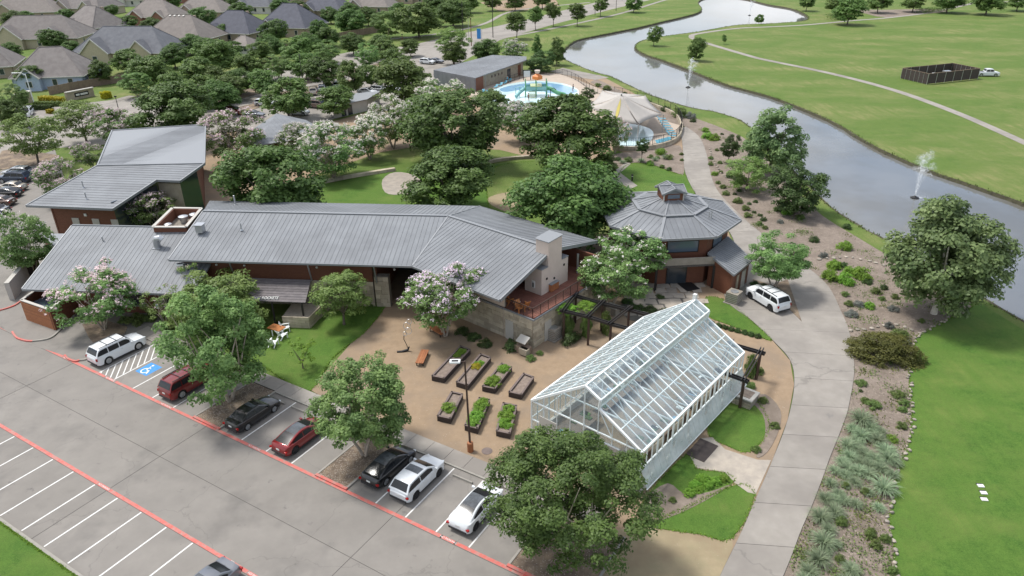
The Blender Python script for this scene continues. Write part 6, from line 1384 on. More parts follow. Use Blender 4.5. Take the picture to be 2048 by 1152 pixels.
car('suv', 'car_white', (p0+p1)/2+Vector((.55, .45, 0)), math.atan2(d_.y, d_.x), 'white SUV with dark windows on the pad below the annex', 'SUV', rimm='rim_dark', z=.11)
car('pickup', 'car_white', G(1972, 152), R(-8), 'white pickup truck beside the black field enclosure', 'pickup', name='pickup_truck', z=.0)
for i, (x, y, k, m, l) in enumerate(((38, 352, 'suvm', 'car_silver', 'silver crossover at the far end of the left parking row'), (32, 364, 'suv', 'car_navy', 'dark blue SUV in the left parking row'), (24, 381, 'sedan', 'car_tan', 'beige saloon in the left parking row'), (14, 393, 'fast', 'car_black', 'black car next to the beige saloon in the left row'), (0, 410, 'sedan', 'car_brown', 'bronze saloon in the left parking row'), (-12, 428, 'sedan', 'car_grey', 'grey saloon in the left parking row'), (-28, 446, 'suvm', 'car_white', 'white crossover at the near end of the left parking row'))):
    car(k, m, G(x, y), R(176), l, 'car')
car('suv', 'car_white', G(56, 232), R(-70), 'white SUV driving in from the street entrance', 'SUV')
for x, y, k, m, h_, l in ((470, 228, 'suvm', 'car_darkred', -25, 'red crossover partly under the rear oaks'), (508, 234, 'sedan', 'car_grey', -8, 'grey saloon beyond the small grey roof'), (530, 212, 'suvm', 'car_white', -15, 'white car under the low rear oak'), (598, 230, 'suvm', 'car_white', -12, 'white crossover beside the small grey roof'), (638, 216, 'suv', 'car_brown', -20, 'brown SUV facing the storage shed'), (664, 218, 'sedan', 'car_white', -18, 'white saloon by the storage shed'), (685, 214, 'suvm', 'car_navy', -18, 'navy crossover by the storage shed'), (628, 188, 'suv', 'car_tan', 100, 'beige SUV seen from behind under the rear oaks'), (645, 182, 'suvm', 'car_white', 100, 'white crossover next to the beige SUV'), (660, 178, 'sedan', 'car_silver', 100, 'silver saloon in the shaded rear row'), (674, 175, 'suvm', 'car_white', 100, 'white crossover at the end of the shaded rear row'), (722, 160, 'suvm', 'car_grey', -20, 'grey crossover in the gap between rear oaks'), (735, 188, 'sedan', 'car_white', -15, 'white saloon behind the broad rear oak'), (760, 184, 'suvm', 'car_silver', -15, 'silver crossover behind the broad rear oak'), (785, 182, 'sedan', 'car_white', -15, 'white saloon under the broad rear oak'), (855, 128, 'suvm', 'car_white', -25, 'white crossover beside the bathhouse end'), (872, 126, 'sedan', 'car_grey', -25, 'grey saloon beside the bathhouse end'), (548, 208, 'suvm', 'car_silver', -12, 'silver car beside the white car under the low oak')):
    car(k, m, G(x, y), R(h_), l, 'car')
# ================================================================ POOL, HOUSES, FAR THINGS
# ---- small roof and shed in the rear car park
sr = [G(508, 300, 3.0), G(655, 282, 3.0), G(640, 246, 3.0), G(552, 226, 3.6)]
kz = thing('entry_kiosk', V3(sum(sr, Vector())/4, 0), 'small building with plain grey roof by the rear car park', 'building')
E0, E1, E2, E3 = G(500, 262, 3.0), G(510, 292, 3.0), G(660, 268, 3.0), G(612, 240, 3.0); RT = G(553, 226, 4.4); RB = G(560, 262, 4.3)
rt1 = G(553, 227, 4.6)
for P_ in ([E0, E1, rt1], [E1, E2, rt1], [E2, E3, rt1]):
    roof_plane(kz, P_, P_[1]-P_[0], .8, False)
wl = [V3(q+(V3(rt1, q.z)-q)*.14, 0) for q in (E0, E1, E2, E3)]
for i in range(3): wall(kz, wl[i], wl[i+1], 0, 2.9, 'wood_wall')
sd = thing('storage_shed', G(700, 232), 'small shed with grey flat roof and pale boarded side by the cars', 'shed')
q4 = [G(668, 237), G(735, 222), G(760, 206), G(705, 212)]; MB().prism(q4, 2.4).build('wall', MI['pale_wall'], sd); MB().prism([V3(p+(p-sum(q4, Vector())/4)*.12, 2.4) for p in q4], .15).build('roof', MI['fascia'], sd)
on_wall(sd, q4[0], q4[1], 2.0, .05, 1.1, 2.0, 'window_glass', 'door', .06); on_wall(sd, q4[0], q4[1], 3.6, .05, 1.1, 2.0, 'window_glass', 'door', .06)
for k in range(5): on_wall(sd, q4[0], q4[1], .1+k*.36, .05, .34, 2.2, 'pale_wall', 'board', .05)
# ---- bathhouse
bh = thing('bathhouse', G(955, 180), 'long tan bathhouse with folded grey metal roof beside the splash pool', 'building')
T0, T1, T2, T3 = G(867, 140, 3.6), G(950, 156, 3.2), G(1053, 120, 3.6), G(1003, 108, 4.6)
nb_ = (T1-T0).cross(T2-T0).normalized(); T3 = ray_plane(985, 110, T0, nb_); T4 = ray_plane(1053, 113, T0, nb_)
roof_plane(bh, [T0, T1, T2, T4, T3], T1-T0, .9)
wall(bh, V3(T0, 0), V3(T1, 0), 0, 3.5, 'metal_roof', .2, 'end_wall', 3.1)
k_ = 0
dT = (V3(T1, 0)-V3(T0, 0)); nP_ = 9
for k in range(nP_): on_wall(bh, V3(T0, 0), V3(T1, 0), dT.length*k/nP_, .1, dT.length/nP_-.05, 3.0, 'metal_roof', 'wall_panel', .05)
W0, W1 = V3(T1, 0)+(V3(T2, 0)-V3(T1, 0))*.06+Vector((-.6, 1.2, 0)), V3(T2, 0)+Vector((-.9, .5, 0)); LW = (W1-W0).length
wall(bh, W0, W1, 0, 3.2, 'stone', .3, 'wall')
wall(bh, V3(T1, 0), V3(T1, 0)+(W1-W0)*.16, 0, 3.1, 'wood_wall', .2, 'porch_wall')
for f in (.30, .37, .44, .51): on_wall(bh, W0, W1, LW*f, 1.7, .5, .5, 'window_glass', 'window', .06, 'wood_fence')
on_wall(bh, W0, W1, LW*.64, .05, 1.6, 2.4, 'window_glass', 'door', .06); on_wall(bh, W0, W1, LW*.88, .05, 1.4, 2.6, 'wood_wall', 'door', .06)
MB().bar(V3(W0+(W1-W0)*.18, 0), V3(W0+(W1-W0)*.18, 3.1), .3).build('post', MI['pale_wall'], bh)
# ---- pool deck and pools
sheet('pool_deck', smooth(GP([(940, 190), (1000, 165), (1060, 150), (1120, 148), (1180, 170), (1240, 195), (1310, 220), (1352, 236), (1362, 262), (1345, 282), (1300, 298), (1240, 300), (1200, 270), (1120, 240), (1000, 235)]), 4, True), .03, MI['pool_deck'], .05)
sheet('splash_pool', smooth(GP([(968, 200), (990, 178), (1030, 166), (1075, 162), (1125, 167), (1156, 180), (1150, 196), (1110, 210), (1070, 225), (1020, 225), (980, 215)]), 5, True), .036, MI['pool_water'], .05)
sheet('splash_pool_deep', smooth(GP([(1000, 178), (1030, 170), (1075, 165), (1125, 170), (1155, 182), (1135, 188), (1095, 186), (1075, 178), (1040, 180), (1010, 184)]), 5, True), .042, MI['pool_blue'], .05)
sheet('paddling_pool', smooth(GP([(1235, 268), (1248, 248), (1275, 250), (1300, 258), (1307, 270), (1298, 284), (1268, 296), (1240, 292)]), 5, True), .038, MI['pool_water'], .05)
mat('play_green', (.12, .34, .18), rough=.4); mat('play_teal', (.22, .44, .44), rough=.4); mat('play_lime', (.38, .45, .24), rough=.4); mat('play_orange', (.62, .20, .05), rough=.5); mat('lounger_blue', (.09, .30, .40), (.13, .36, .46), 3, .6, objrand=.2); mat('sail', (.40, .375, .345), (.37, .345, .315), 1, .9); mat('sail_yellow', (.50, .42, .12), rough=.9)
c = G(1072, 192); u_ = mpp(c)
ps = thing('water_play_tower', c, 'green and teal water play tower with orange bucket roof in the splash pool', 'play structure')
for dx, dy in ((-2.4, -1.2), (0, -1.2), (2.4, -1.2), (-2.4, 1.6), (0, 1.6), (2.4, 1.6)): MB().tube([(c.x+dx, c.y+dy, 0), (c.x+dx, c.y+dy, 3.6)], .12, 8).build('post', MI['play_green'], ps)
for dz, w_, m in ((1.4, 5.2, 'play_teal'), (2.4, 2.6, 'play_lime')): MB().box((c.x, c.y+.2, dz), (w_, 3.2, .15)).build('platform', MI[m], ps)
for s_ in (-1.2, 1.6): MB().box((c.x, c.y+s_, 1.95), (5.0, .08, .8)).build('guard_panel', MI['play_teal'], ps)
MB().tube([(c.x+2.2, c.y, 1.9), (c.x+3.4, c.y-.2, 1.6), (c.x+4.8, c.y-1.2, .9), (c.x+6.6, c.y-1.0, .4)], .45, 10).build('slide', MI['play_green'], ps, 50)
MB().tube([(c.x-2.4, c.y, 1.9), (c.x-3.6, c.y-1, 1.2), (c.x-4.6, c.y-2.2, .4)], .4, 10).build('slide', MI['play_teal'], ps, 50)
MB().lathe([(1.15, 3.7), (1.15, 4.4), (.2, 5.0)], (c.x+.3, c.y+.2, 0), 4).build('roof', MI['play_orange'], ps); MB().lathe([(.4, 5.0), (.6, 5.4), (.65, 5.7), (.5, 5.7)], (c.x+.3, c.y+.2, 0), 12).build('tipping_bucket', MI['stucco'], ps, 50)
for dx, dy, z in ((-3.8, -1, 2.2), (3.2, -2.2, 2.0), (-4.6, .5, 1.8)):
    MB().tube([(c.x+dx, c.y+dy, 0), (c.x+dx, c.y+dy, z), (c.x+dx+.7, c.y+dy, z+.2), (c.x+dx+1.2, c.y+dy, z-.2)], .08, 6).build('spray_pipe', MI['play_teal'] if dx < 0 else MI['black'], ps)
for k in range(5): MB().box((c.x-.9+0, c.y-1.4-k*.28, 1.3-k*.26), (1.6, .3, .08)).build('step', MI['play_lime'], ps)
# shade sail
ap = G(1243, 190, 7.2); cr_ = [G(1327, 229, 3.4), G(1277, 249, 3.2), G(1230, 244, 3.2), G(1176, 213, 3.4), G(1205, 180, 3.4), G(1290, 190, 3.4)]
sl_ = thing('shade_sail', V3(ap, 0), 'big tent-shaped beige shade sail with yellow slit over the paddling pool', 'shade sail')
MB().tube([V3(ap, 0), V3(ap, 7.4)], .14, 8).build('mast', MI['steel'], sl_)
for i in range(6):
    a, b = cr_[i], cr_[(i+1) % 6]; g = MB(); R_ = []
    for k in range(7):
        f = k/6; a_, b_2 = ap.lerp(a, f), ap.lerp(b, f); sag = -.25*math.sin(math.pi*f)
        R_.append([a_.lerp(b_2, q)+Vector((0, 0, sag-.15*f*math.sin(math.pi*q)))+(ap-a_.lerp(b_2, q))*(.06*f*math.sin(math.pi*q)) for q in (.03 if f > 0 else 0, .25, .5, .75, .97 if f > 0 else 1)])
    g.grid(R_, False); o = g.build('sail_panel', MI['sail'], sl_, 60); o.modifiers.new('cloth', 'SOLIDIFY').thickness = .02
    MB().tube([V3(a, 0), a], .09, 6).build('post', MI['steel'], sl_)
g = MB(); a_, b_2 = ap.lerp(cr_[2], .12), ap.lerp(cr_[2], .97); sd_ = (cr_[1]-cr_[2]).normalized()
g.grid([[a_.lerp(b_2, f)+sd_*(-.3*math.sin(math.pi*f))+Vector((0, 0, .05-.25*math.sin(math.pi*(.12+.85*f)))), a_.lerp(b_2, f)+sd_*(.3*math.sin(math.pi*f))+Vector((0, 0, .05-.25*math.sin(math.pi*(.12+.85*f))))] for f in [k/8 for k in range(9)]], False); g.build('slit_panel', MI['sail_yellow'], sl_)
# loungers around the paddling pool
rl = random.Random(2)
def lounger(x, y, rz):
    p = G(x, y); t = thing('pool_lounger', (p.x, p.y, .03), 'blue pool lounger in the row under the pool fence', 'lounger', 'blue loungers round the paddling pool', False); t.rotation_euler[2] = rz
    for k in range(4): MB().box((-.25+k*.16, -.25, .33), (.14, 1.3, .04)).build('seat_slat', MI['lounger_blue'], t)
    MB().box((0, .65, .5), (.62, .7, .05), 0, Matrix.Rotation(R(32), 3, 'X')).build('backrest', MI['lounger_blue'], t)
    for dx in (-.28, .28):
        for dy in (-.8, .35): MB().box((dx, dy, .16), (.05, .05, .32)).build('leg', MI['white_metal'], t)
for k in range(8): lounger(1322+k*3.4, 240+k*5.0, R(78))
for k in range(5): lounger(1342-k*6, 284+k*1.6, R(20))
for k in range(4): lounger(992+k*9, 176-k*4, R(-20))
for k in range(3): lounger(968+k*8, 186+k*2, R(10))
# pool wall and fence
fpts = [(1010, 168), (1060, 152), (1110, 148), (1150, 160), (1190, 186), (1240, 196), (1300, 212), (1345, 230), (1360, 246), (1362, 266), (1348, 286), (1310, 298), (1262, 302), (1225, 300)]
P_ = smooth(GP(fpts[6:]), 5); wt = thing('pool_wall', P_[0], 'curved limestone retaining wall around the paddling pool terrace', 'wall'); Q_ = resample(P_, 34); rw = random.Random(8)
for i in range(34):
    a, b = Q_[i].lerp(Q_[i+1], .012), Q_[i].lerp(Q_[i+1], .988)
    for k in range(2): MB().bar(V3(a, .22+k*.4), V3(b, .22+k*.4), .42+rw.uniform(-.03, .03), .38).build('stone_block', MI['stone'], wt)
P_ = smooth(GP(fpts), 5); ft = thing('pool_fence', P_[0], 'black bar fence curving round the pool terrace', 'fence'); Q_ = resample(P_, 44)
for i in range(44):
    a, b = Q_[i], Q_[i+1]; zb_ = .8 if i > 20 else .05
    for z in (.15, 1.45): MB().bar(V3(a, zb_+z), V3(b, zb_+z), .05).build('rail', MI['black'], ft)
    MB().bar(V3(a, zb_-.1), V3(a, zb_+1.5), .08).build('post', MI['black'], ft); pk = MB()
    for k in range(1, 6): q = a.lerp(b, k/6); pk.bar(V3(q, zb_+.15), V3(q, zb_+1.45), .025)
    pk.build('picket_bay', MI['black'], ft)
# people by the pool, each one skinned figure
def person(px, rz, shirt, skin, label, pose=0):
    p = G(*px); t = thing('person', (p.x, p.y, .045), label, 'person', None, False); t.rotation_euler[2] = rz
    V = [(0, 0, .95), (0, 0, 1.15), (0, 0, 1.42), (0, .0, 1.52), (0, .02, 1.66), (.1, 0, .9), (.12, .03, .5), (.12, 0, .06), (.12, .12, .03), (-.1, 0, .9), (-.13, -.05 if pose == 0 else .2, .5), (-.13, -.1, .06), (-.13, .03, .03), (.19, 0, 1.4), (.26, .03, 1.12), (.28, .14, .9), (-.19, 0, 1.4), (-.27, .05, 1.13), (-.26, .18 if pose == 0 else .3, .95 if pose == 0 else 1.2)]
    Ed = [(0, 1), (1, 2), (2, 3), (3, 4), (0, 5), (5, 6), (6, 7), (7, 8), (0, 9), (9, 10), (10, 11), (11, 12), (2, 13), (13, 14), (14, 15), (2, 16), (16, 17), (17, 18)]
    rad = [.14, .13, .14, .06, .11, .09, .065, .05, .04, .09, .065, .05, .04, .06, .045, .035, .06, .045, .035]
    me = bpy.data.meshes.new('body'); me.from_pydata(V, Ed, []); o = bpy.data.objects.new('body', me); COL.objects.link(o); o.parent = t
    sk = o.modifiers.new('skin', 'SKIN'); me.skin_vertices[0].data[0].use_root = True
    for i, r in enumerate(rad): me.skin_vertices[0].data[i].radius = (r, r)
    o.modifiers.new('sub', 'SUBSURF').levels = 1; me.materials.append(skin)
    MB().lathe([(.165, .92), (.16, 1.15), (.19, 1.38), (.12, 1.47), (.07, 1.49)], (0, 0, 0), 12).build('shirt', shirt, t, 60); MB().lathe([(.10, 1.64), (.122, 1.70), (.10, 1.77), (.02, 1.80)], (0, -.01, 0), 10).build('hair', MI['black'], t, 60)
    MB().lathe([(.175, .72), (.175, .93)], (0, 0, 0), 12).build('shorts', MI['car_navy'], t)
mat('skin', (.42, .25, .17), rough=.6)
person((960, 172), .4, MI['white_paint'], MI['skin'], 'person in a white top standing at the bathhouse porch'); person((1146, 184), 1.2, MI['car_navy'], MI['skin'], 'person in dark swimwear wading at the pool edge', 1); person((1057, 203), 2.0, MI['black'], MI['skin'], 'person in black standing below the play tower'); person((1097, 206), -1, MI['car_red'], MI['skin'], 'person in a red top in the shallow splash pool', 1); person((1015, 166), 0, MI['lounger_blue'], MI['skin'], 'person in a blue top beside the bathhouse loungers')
# pool umbrella / sign frame
c = G(1054, 160); t = thing('notice_board', c, 'black-framed white notice board at the splash pool entrance', 'sign')
for dx in (-.9, .9): MB().bar((c.x+dx, c.y, 0), (c.x+dx, c.y, 2.4), .18).build('post', MI['black'], t)
MB().box((c.x, c.y, 1.5), (1.7, .08, 1.5)).build('panel', MI['white_paint'], t); MB().box((c.x, c.y, 2.4), (2.1, .2, .2)).build('head_rail', MI['black'], t)

# ---- fountains
def foam_mat():
    m = bpy.data.materials.new('spray'); m.use_nodes = True; N = m.node_tree.nodes; L = m.node_tree.links; b = N['Principled BSDF']; b.inputs['Base Color'].default_value = (.85, .88, .9, 1); b.inputs['Roughness'].default_value = .6
    t = N.new('ShaderNodeBsdfTransparent'); ms = N.new('ShaderNodeMixShader'); ms.inputs[0].default_value = .22; L.new(t.outputs[0], ms.inputs[1]); L.new(b.outputs[0], ms.inputs[2]); L.new(ms.outputs[0], N['Material Output'].inputs[0]); MT['spray'] = m
foam_mat()
def fountain(x, y, top, wpx, label):
    p = G(x, y, WZ); h = zat(p, top)-WZ; w_ = wpx*mpp(p); t = thing('fountain', (p.x, p.y, WZ), label, 'fountain', None, False)
    MB().lathe([(.55, -.1), (.6, .1), (.3, .2), (.12, .35)], (0, 0, 0), 12).build('float', MI['black'], t)
    rng = np.random.default_rng(int(x)); n = 5200; jet = rng.integers(0, 26, n); ja = rng.uniform(0, 6.283, 26); jl = rng.uniform(.05, .52, 26)*w_; jh = h*rng.uniform(.62, 1.0, 26)
    s_ = rng.uniform(0, 1, n)**.8; r_ = jl[jet]*s_; z = jh[jet]*(1-(1-2*s_*.62)**2)*1.0+.2
    sp = .02+.10*s_*w_*.35
    C_ = np.stack([np.cos(ja[jet])*r_+rng.normal(size=n)*sp+.12*w_*s_, np.sin(ja[jet])*r_+rng.normal(size=n)*sp, np.maximum(z+rng.normal(size=n)*sp*.6, .02)], 1)
    link('water_jet', leaf_mesh('water_jet', C_, rng.normal(size=(n, 3)), rng.uniform(.06, .17, n)*max(h/7, .7), MI['spray'], rng.uniform(0, 1, n), .8, 3), t)
    a = rng.uniform(0, 6.283, 900); q = np.abs(rng.normal(size=900))*w_*.3; C2 = np.stack([np.cos(a)*q+.15*w_, np.sin(a)*q, np.full(900, .015)], 1); link('splash_foam', leaf_mesh('splash_foam', C2, np.tile(np.array([[0, 0, 1.]]), (900, 1))+rng.normal(size=(900, 3))*.05, rng.uniform(.05, .16, 900), MI['spray'], rng.uniform(0, 1, 900), .5, 4), t)
fountain(1829, 396, 308, 74, 'large fountain jet in the canal opposite the big sycamore'); fountain(1376, 175, 118, 26, 'fountain jet in the canal near the far bank young tree'); fountain(1499, 31, 2, 14, 'small distant fountain jet in the upper canal basin')

# ---- street furniture far away
def pole(x, y, top, label, r=.14, m='wood_wall', arm=False, group=None, nm='utility_pole', cat='pole'):
    p = G(x, y); h = min(zat(p, top), 14); t = thing(nm, p, label, cat, group); MB().tube([p, (p.x, p.y, h)], [r, r*.7], 8).build('pole', MI[m], t)
    if arm: MB().tube([(p.x, p.y, h-.3), (p.x-.8, p.y, h+.25), (p.x-2.2, p.y, h+.3)], .06, 6).build('arm', MI[m], t); MB().box((p.x-2.5, p.y, h+.27), (.8, .3, .15)).build('lamp_head', MI['white_metal'], t)
    else: MB().box((p.x, p.y, h*.97), (.5, .2, .25)).build('fitting', MI['black'], t)
pole(986, 75, -8, 'tall dark utility pole between road and canal walk', m='dark_metal'); pole(926, 66, 2, 'tall dark utility pole at the road end beside trees', m='dark_metal'); pole(943, 92, 36, 'dark pole by the blue street banner'); pole(938, 88, 34, 'thin steel pole by the blue street banner', .08, 'steel'); pole(806, 95, 68, 'short dark post on the road verge', .1); pole(1190, 30, 2, 'dark pole on the canal walk verge', .12, 'dark_metal'); pole(1232, 22, -2, 'dark pole farther along the canal walk', .12, 'dark_metal'); pole(607, 172, 108, 'dark lamp post among the rear car park oaks', .1, 'dark_metal'); pole(238, 222, 192, 'short dark lamp post by the entrance sign', .09, 'dark_metal')
pole(70, 212, 148, 'tall white curved-arm street light at the entrance', .12, 'white_metal', True, nm='street_light', cat='street light')
c = G(958, 78); t = thing('street_banner', c, 'blue and white upright banner sign beside the road', 'banner'); MB().box((c.x, c.y, 1.7), (1.3, .15, 3.2)).build('panel', MI['blue_paint'], t); MB().box((c.x+.9, c.y, 1.6), (.25, .15, 3.0)).build('side_panel', MI['white_paint'], t)
# entrance sign wall, hedges, pillars
a, b = G(135, 203), G(190, 192); t = thing('entrance_sign', a, 'low limestone entrance sign wall with dark name panel', 'sign'); wl_ = wall(t, a, b, 0, 1.9, 'stone', .5, 'wall'); MB().bar(V3(a, 2.0), V3(b, 2.0), .7, .2).build('coping', MI['pale_wall'], t); on_wall(t, a, b, (b-a).length*.3, .6, (b-a).length*.5, .9, 'black', 'name_panel', .08)
dS = (b-a).normalized(); nS = Vector((dS.y, -dS.x, 0)); sg_ = MB()
for f0_, f1_ in ((.34, .47), (.50, .76)): sg_.bar(V3(a.lerp(b, f0_)+nS*.1, 1.05), V3(a.lerp(b, f1_)+nS*.1, 1.05), .04, .42)
sg_.build('name_lettering', MI['white_paint'], t)
for x, y, w_, lb in ((40, 212, 1.3, 'pale stone gate pillar beside the street entrance'), (60, 205, 1.3, 'pale stone gate pillar behind the white street light')):
    p = G(x, y); t = thing('gate_pillar', p, lb, 'pillar'); 
    for k in range(6): MB().box((p.x, p.y, .2+k*.4), (w_, w_, .38), .2).build('stone_block', MI['stone'], t)
    MB().box((p.x, p.y, 2.5), (w_+.3, w_+.3, .18), .2).build('cap', MI['pale_wall'], t)
def hedge(px0, px1, w_, h_, m, label):
    a, b = G(*px0), G(*px1); d = b-a; t = thing('hedge', (a+b)/2, label, 'hedge', None, False); t.rotation_euler[2] = math.atan2(d.y, d.x); n = 1500; rng = np.random.default_rng(int(px0[0])); f = rng.integers(0, 3, n); L = d.length
    C_ = np.stack([rng.uniform(-L/2, L/2, n), rng.uniform(-w_/2, w_/2, n), rng.uniform(0, h_, n)], 1); C_[f == 0, 2] = h_; C_[f == 1, 1] = -w_/2; C_ += rng.normal(size=(n, 3))*.06
    N_ = np.where((f == 0)[:, None], [[0, 0, 1.]], [[0, -1., .3]])+rng.normal(size=(n, 3))*.4; link('foliage', leaf_mesh('foliage', C_, N_, rng.uniform(.25, .5, n), MI[m], rng.uniform(0, 1, n), .7, 1), t)
hedge((84, 203), (128, 206), 1.6, 1.2, 'leaf_yellow', 'long yellow hedge below the gate at the entrance'); hedge((70, 212), (122, 212), 1.2, .9, 'leaf_shrub', 'green clipped hedge behind the lowest entrance hedge'); hedge((55, 219), (105, 219), 1.2, .9, 'leaf_dark', 'lowest dark green hedge at the entrance'); hedge((98, 226), (106, 227), 1.0, .7, 'leaf_yellow', 'small orange-yellow flower clump by the entrance kerb'); hedge((205, 198), (220, 195), 1.6, 1.4, 'leaf_yellow', 'yellow shrub mass right of the entrance sign')
hedge((1010, 16), (1040, 14), 4, 1.8, 'leaf_shrub', 'long green hedge across the road by the far drive'); hedge((1835, 26), (1895, 18), 5, 1.2, 'leaf_shrub', 'low green planting island beside the far path'); hedge((1655, 40), (1700, 28), 5, 1.6, 'leaf_shrub', 'green shrub mass at the canal inlet end')
# fence along the house plots
def plank_fence(px, h, label, step=2.4, m='wood_fence'):
    P = smooth(GP(px), 4); t = thing('plank_fence', P[0], label, 'fence'); L = sum((P[i+1]-P[i]).length for i in range(len(P)-1)); n = int(L/step); Q = resample(P, n)
    for i in range(n):
        pn = MB().bar(V3(Q[i].lerp(Q[i+1], .01), h/2), V3(Q[i].lerp(Q[i+1], .99), h/2), .08, h).build('fence_panel', MI[m], t); MB().bar(V3(Q[i], 0), V3(Q[i], h+.1), .14).build('post', MI[m], t)
plank_fence([(100, 190), (160, 178), (240, 165), (330, 148)], 1.9, 'brown plank fence behind the entrance sign'); plank_fence([(540, 110), (600, 96), (680, 78), (760, 64)], 2.1, 'tan masonry fence along the house plots by the road')

# ---- houses
HM = {}
for nm, c1, c2 in (('shingle_brown', (.19, .172, .162), (.15, .134, .126)), ('shingle_grey', (.135, .14, .152), (.105, .108, .12)), ('shingle_slate', (.095, .098, .118), (.075, .077, .093)), ('shingle_tan', (.215, .19, .172), (.175, .155, .14))): mat(nm, c1, c2, .8, .9, .4, 14, objrand=.08)
for nm, c1 in (('brick_tan', (.36, .29, .22)), ('brick_red', (.27, .135, .10)), ('siding_blue', (.36, .43, .54)), ('siding_cream', (.46, .40, .29)), ('siding_white', (.60, .58, .54))): mat(nm, c1, tuple(q*.85 for q in c1), 3, .9, .2, 20)
def house(x, y, wpx, dep, rot, roofm, wallm, label, eave=3.0, pitch=.75, gab=1, chim=True, sky_=0, second=None):
    p = G(x, y); W = wpx*mpp(p); D = dep; t = thing('house', p, label, 'house', None, False); t.rotation_euler[2] = R(rot)
    hw, hd = W/2, D/2; rh = hd*pitch; ov_ = .5
    for (a, b) in (((-hw, -hd), (hw, -hd)), ((hw, -hd), (hw, hd)), ((hw, hd), (-hw, hd)), ((-hw, hd), (-hw, -hd))): wall(t, a, b, 0, eave, wallm, .25, 'wall')
    rl_ = max(hw-hd*.85, .6); A = [Vector((-hw-ov_, -hd-ov_, eave)), Vector((hw+ov_, -hd-ov_, eave)), Vector((hw+ov_, hd+ov_, eave)), Vector((-hw-ov_, hd+ov_, eave))]; r0, r1 = Vector((-rl_, 0, eave+rh)), Vector((rl_, 0, eave+rh))
    rf = MB(); rf.face([A[0], A[1], r1, r0]); rf.face([A[2], A[3], r0, r1]); rf.face([A[1], A[2], r1]); rf.face([A[3], A[0], r0]); rf.prism([q-Vector((0, 0, .2)) for q in A], .19); ro = rf.build('roof', MI[roofm], t)
    rc = MB(); rc.bar(r0, r1, .3, .1)
    for q, r in ((A[0], r0), (A[1], r1), (A[2], r1), (A[3], r0)): rc.bar(q, r, .25, .08)
    rc.build('ridge_tiles', MI[roofm], ro); gu = MB()
    for i in range(4): gu.bar(A[i]-Vector((0, 0, .1)), A[(i+1) % 4]-Vector((0, 0, .1)), .12, .22)
    gu.build('gutter', MI['siding_white'], ro)
    def gable(cx, w2, proj, hh, side=-1):
        y0 = side*hd; y1 = side*(hd+proj); e = eave; pk_ = e+w2*.5*.95
        for sx in (-1, 1):
            g = [Vector((cx+sx*(w2/2+.3), y1+side*.3, e-.15)), Vector((cx, y1+side*.3, pk_)), Vector((cx, side*(hd-2.8), pk_)), Vector((cx+sx*(w2/2+.3), y0-side*.2, e-.15))]; MB().prism(g, .15, Vector((sx*.6, 0, .8))).build('gable_roof', MI[roofm], ro)
        g = MB(); g.face([(cx-w2/2, y1, 0), (cx+w2/2, y1, 0), (cx+w2/2, y1, e), (cx, y1, pk_-.15), (cx-w2/2, y1, e)]); g.face([(cx-w2/2, y0, 0), (cx-w2/2, y1, 0), (cx-w2/2, y1, e), (cx-w2/2, y0, e)]); g.face([(cx+w2/2, y1, 0), (cx+w2/2, y0, 0), (cx+w2/2, y0, e), (cx+w2/2, y1, e)]); g.build('gable_wall', MI[second or wallm], t)
        v_ = MB(); v_.bar((cx-w2/2-.3, y1+side*.3, e-.1), (cx, y1+side*.3, pk_+.05), .12, .3); v_.bar((cx+w2/2+.3, y1+side*.3, e-.1), (cx, y1+side*.3, pk_+.05), .12, .3); v_.build('bargeboard', MI['siding_white'], ro)
        on_wall(t, (cx-w2/2, y1), (cx+w2/2, y1), w2/2-.7, .9, 1.4, 1.4, 'window_glass', 'window', .08, 'siding_white')
    if gab: gable(-hw*.45, W*.30, 1.8, 0)
    if gab > 1: gable(hw*.5, W*.26, 1.2, 0)
    for k in range(4):
        u_ = W*(.12+.22*k); wn = on_wall(t, (-hw, -hd), (hw, -hd), u_, .9, 1.1, 1.5, 'window_glass', 'window', .08, 'siding_white')
    for k in range(2): on_wall(t, (hw, -hd), (hw, hd), D*(.25+.4*k), .9, 1.1, 1.4, 'window_glass', 'window', .08, 'siding_white')
    if chim: ch_ = MB().box((hw*.3, hd*.35, eave+rh*.75), (.9, .9, 2.2)).build('chimney', MI[second or 'brick_tan'], ro); 
    for k in range(sky_): MB().box((-rl_+.8+k*1.6, -.55, eave+rh-.3), (.6, .6, .12), 0, Matrix.Rotation(R(30), 3, 'X')).build('roof_vent', MI['siding_white'], ro)
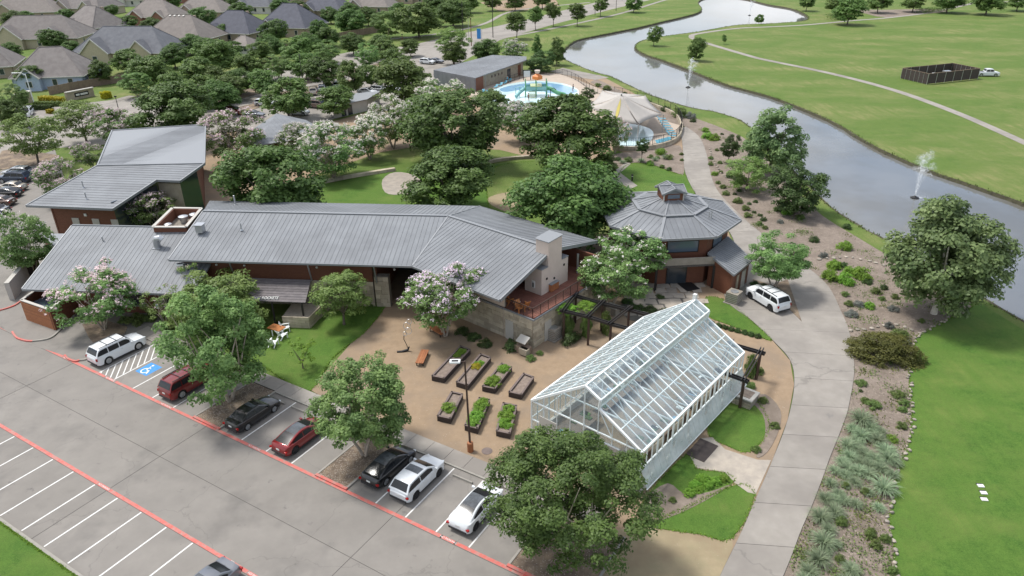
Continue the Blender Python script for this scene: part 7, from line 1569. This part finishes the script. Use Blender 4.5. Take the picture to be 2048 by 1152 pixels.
for a in ((122, 168, 128, 13, 8, 'shingle_brown', 'siding_blue', 'house with brown hip roof and pale blue walls by the entrance', 3.0, .95, 1, False), (270, 118, 185, 15, -6, 'shingle_grey', 'siding_cream', 'house with large blue-grey hip roof and front gables', 3.0, .85, 2), (92, 90, 170, 16, 4, 'shingle_brown', 'siding_cream', 'wide brown-roofed house with cream gable behind the blue-walled one', 3.1, .8, 2),
          (195, 68, 100, 14, -30, 'shingle_brown', 'brick_tan', 'brown-roofed house with dormer behind the blue-grey roof', 3.2, .95, 1), (372, 92, 130, 16, -12, 'shingle_tan', 'brick_tan', 'tan-roofed house with a row of white roof vents', 3.0, .85, 1, True, 4), (318, 46, 95, 14, -8, 'shingle_tan', 'brick_red', 'tan-roofed brick house with small dormers', 3.0, .85, 2), (62, 36, 120, 16, 10, 'shingle_tan', 'brick_tan', 'tan hip-roofed house at the far left corner', 3.0, .8, 1),
          (180, 28, 110, 16, -14, 'shingle_brown', 'siding_cream', 'brown many-gabled house at the top of the street', 3.2, .9, 2), (415, 35, 95, 14, -6, 'shingle_tan', 'brick_tan', 'tan-roofed house behind the street trees', 3.0, .8, 1), (480, 78, 110, 15, -18, 'shingle_slate', 'brick_tan', 'dark slate-roofed house left of the pair of trees', 3.0, .85, 1), (492, 104, 36, 8, -10, 'shingle_tan', 'siding_white', 'small white-walled garage with tan roof', 2.6, .6, 0, False), (588, 68, 105, 16, -16, 'shingle_slate', 'brick_tan', 'dark slate-roofed house with arched tan entrance gable', 3.2, .9, 1),
          (655, 32, 90, 15, -12, 'shingle_slate', 'brick_tan', 'slate-roofed house behind the road trees', 3.0, .8, 1), (520, 24, 80, 14, -10, 'shingle_grey', 'siding_white', 'grey-roofed house far up the street', 3.0, .8, 1), (745, 24, 90, 14, -14, 'shingle_tan', 'brick_tan', 'tan-roofed house behind the dark trees by the road', 3.0, .8, 1), (272, 10, 80, 14, 0, 'shingle_tan', 'siding_white', 'white-walled house with tan roof at the far edge', 3.0, .8, 1), (350, 4, 90, 14, -6, 'shingle_brown', 'brick_red', 'red brick house at the far edge of the estate', 3.0, .8, 1), (610, 2, 80, 14, -8, 'shingle_grey', 'brick_tan', 'grey-roofed house at the far edge of the estate', 3.0, .8, 1),
          (-20, 150, 110, 14, 20, 'shingle_brown', 'brick_tan', 'brown-roofed house cut by the left edge behind trees', 3.0, .9, 1), (440, 4, 80, 14, -8, 'shingle_slate', 'brick_tan', 'slate-roofed house at the far edge of the estate', 3.0, .8, 1), (120, 2, 80, 14, 4, 'shingle_brown', 'brick_tan', 'brown-roofed house at the far edge of the estate', 3.0, .8, 1), (840, 4, 80, 14, -8, 'shingle_tan', 'brick_tan', 'tan-roofed house beyond the tall road trees', 3.0, .8, 1)):
    house(*a)

for o in bpy.data.objects:
    if '_o' in o: del o['_o']
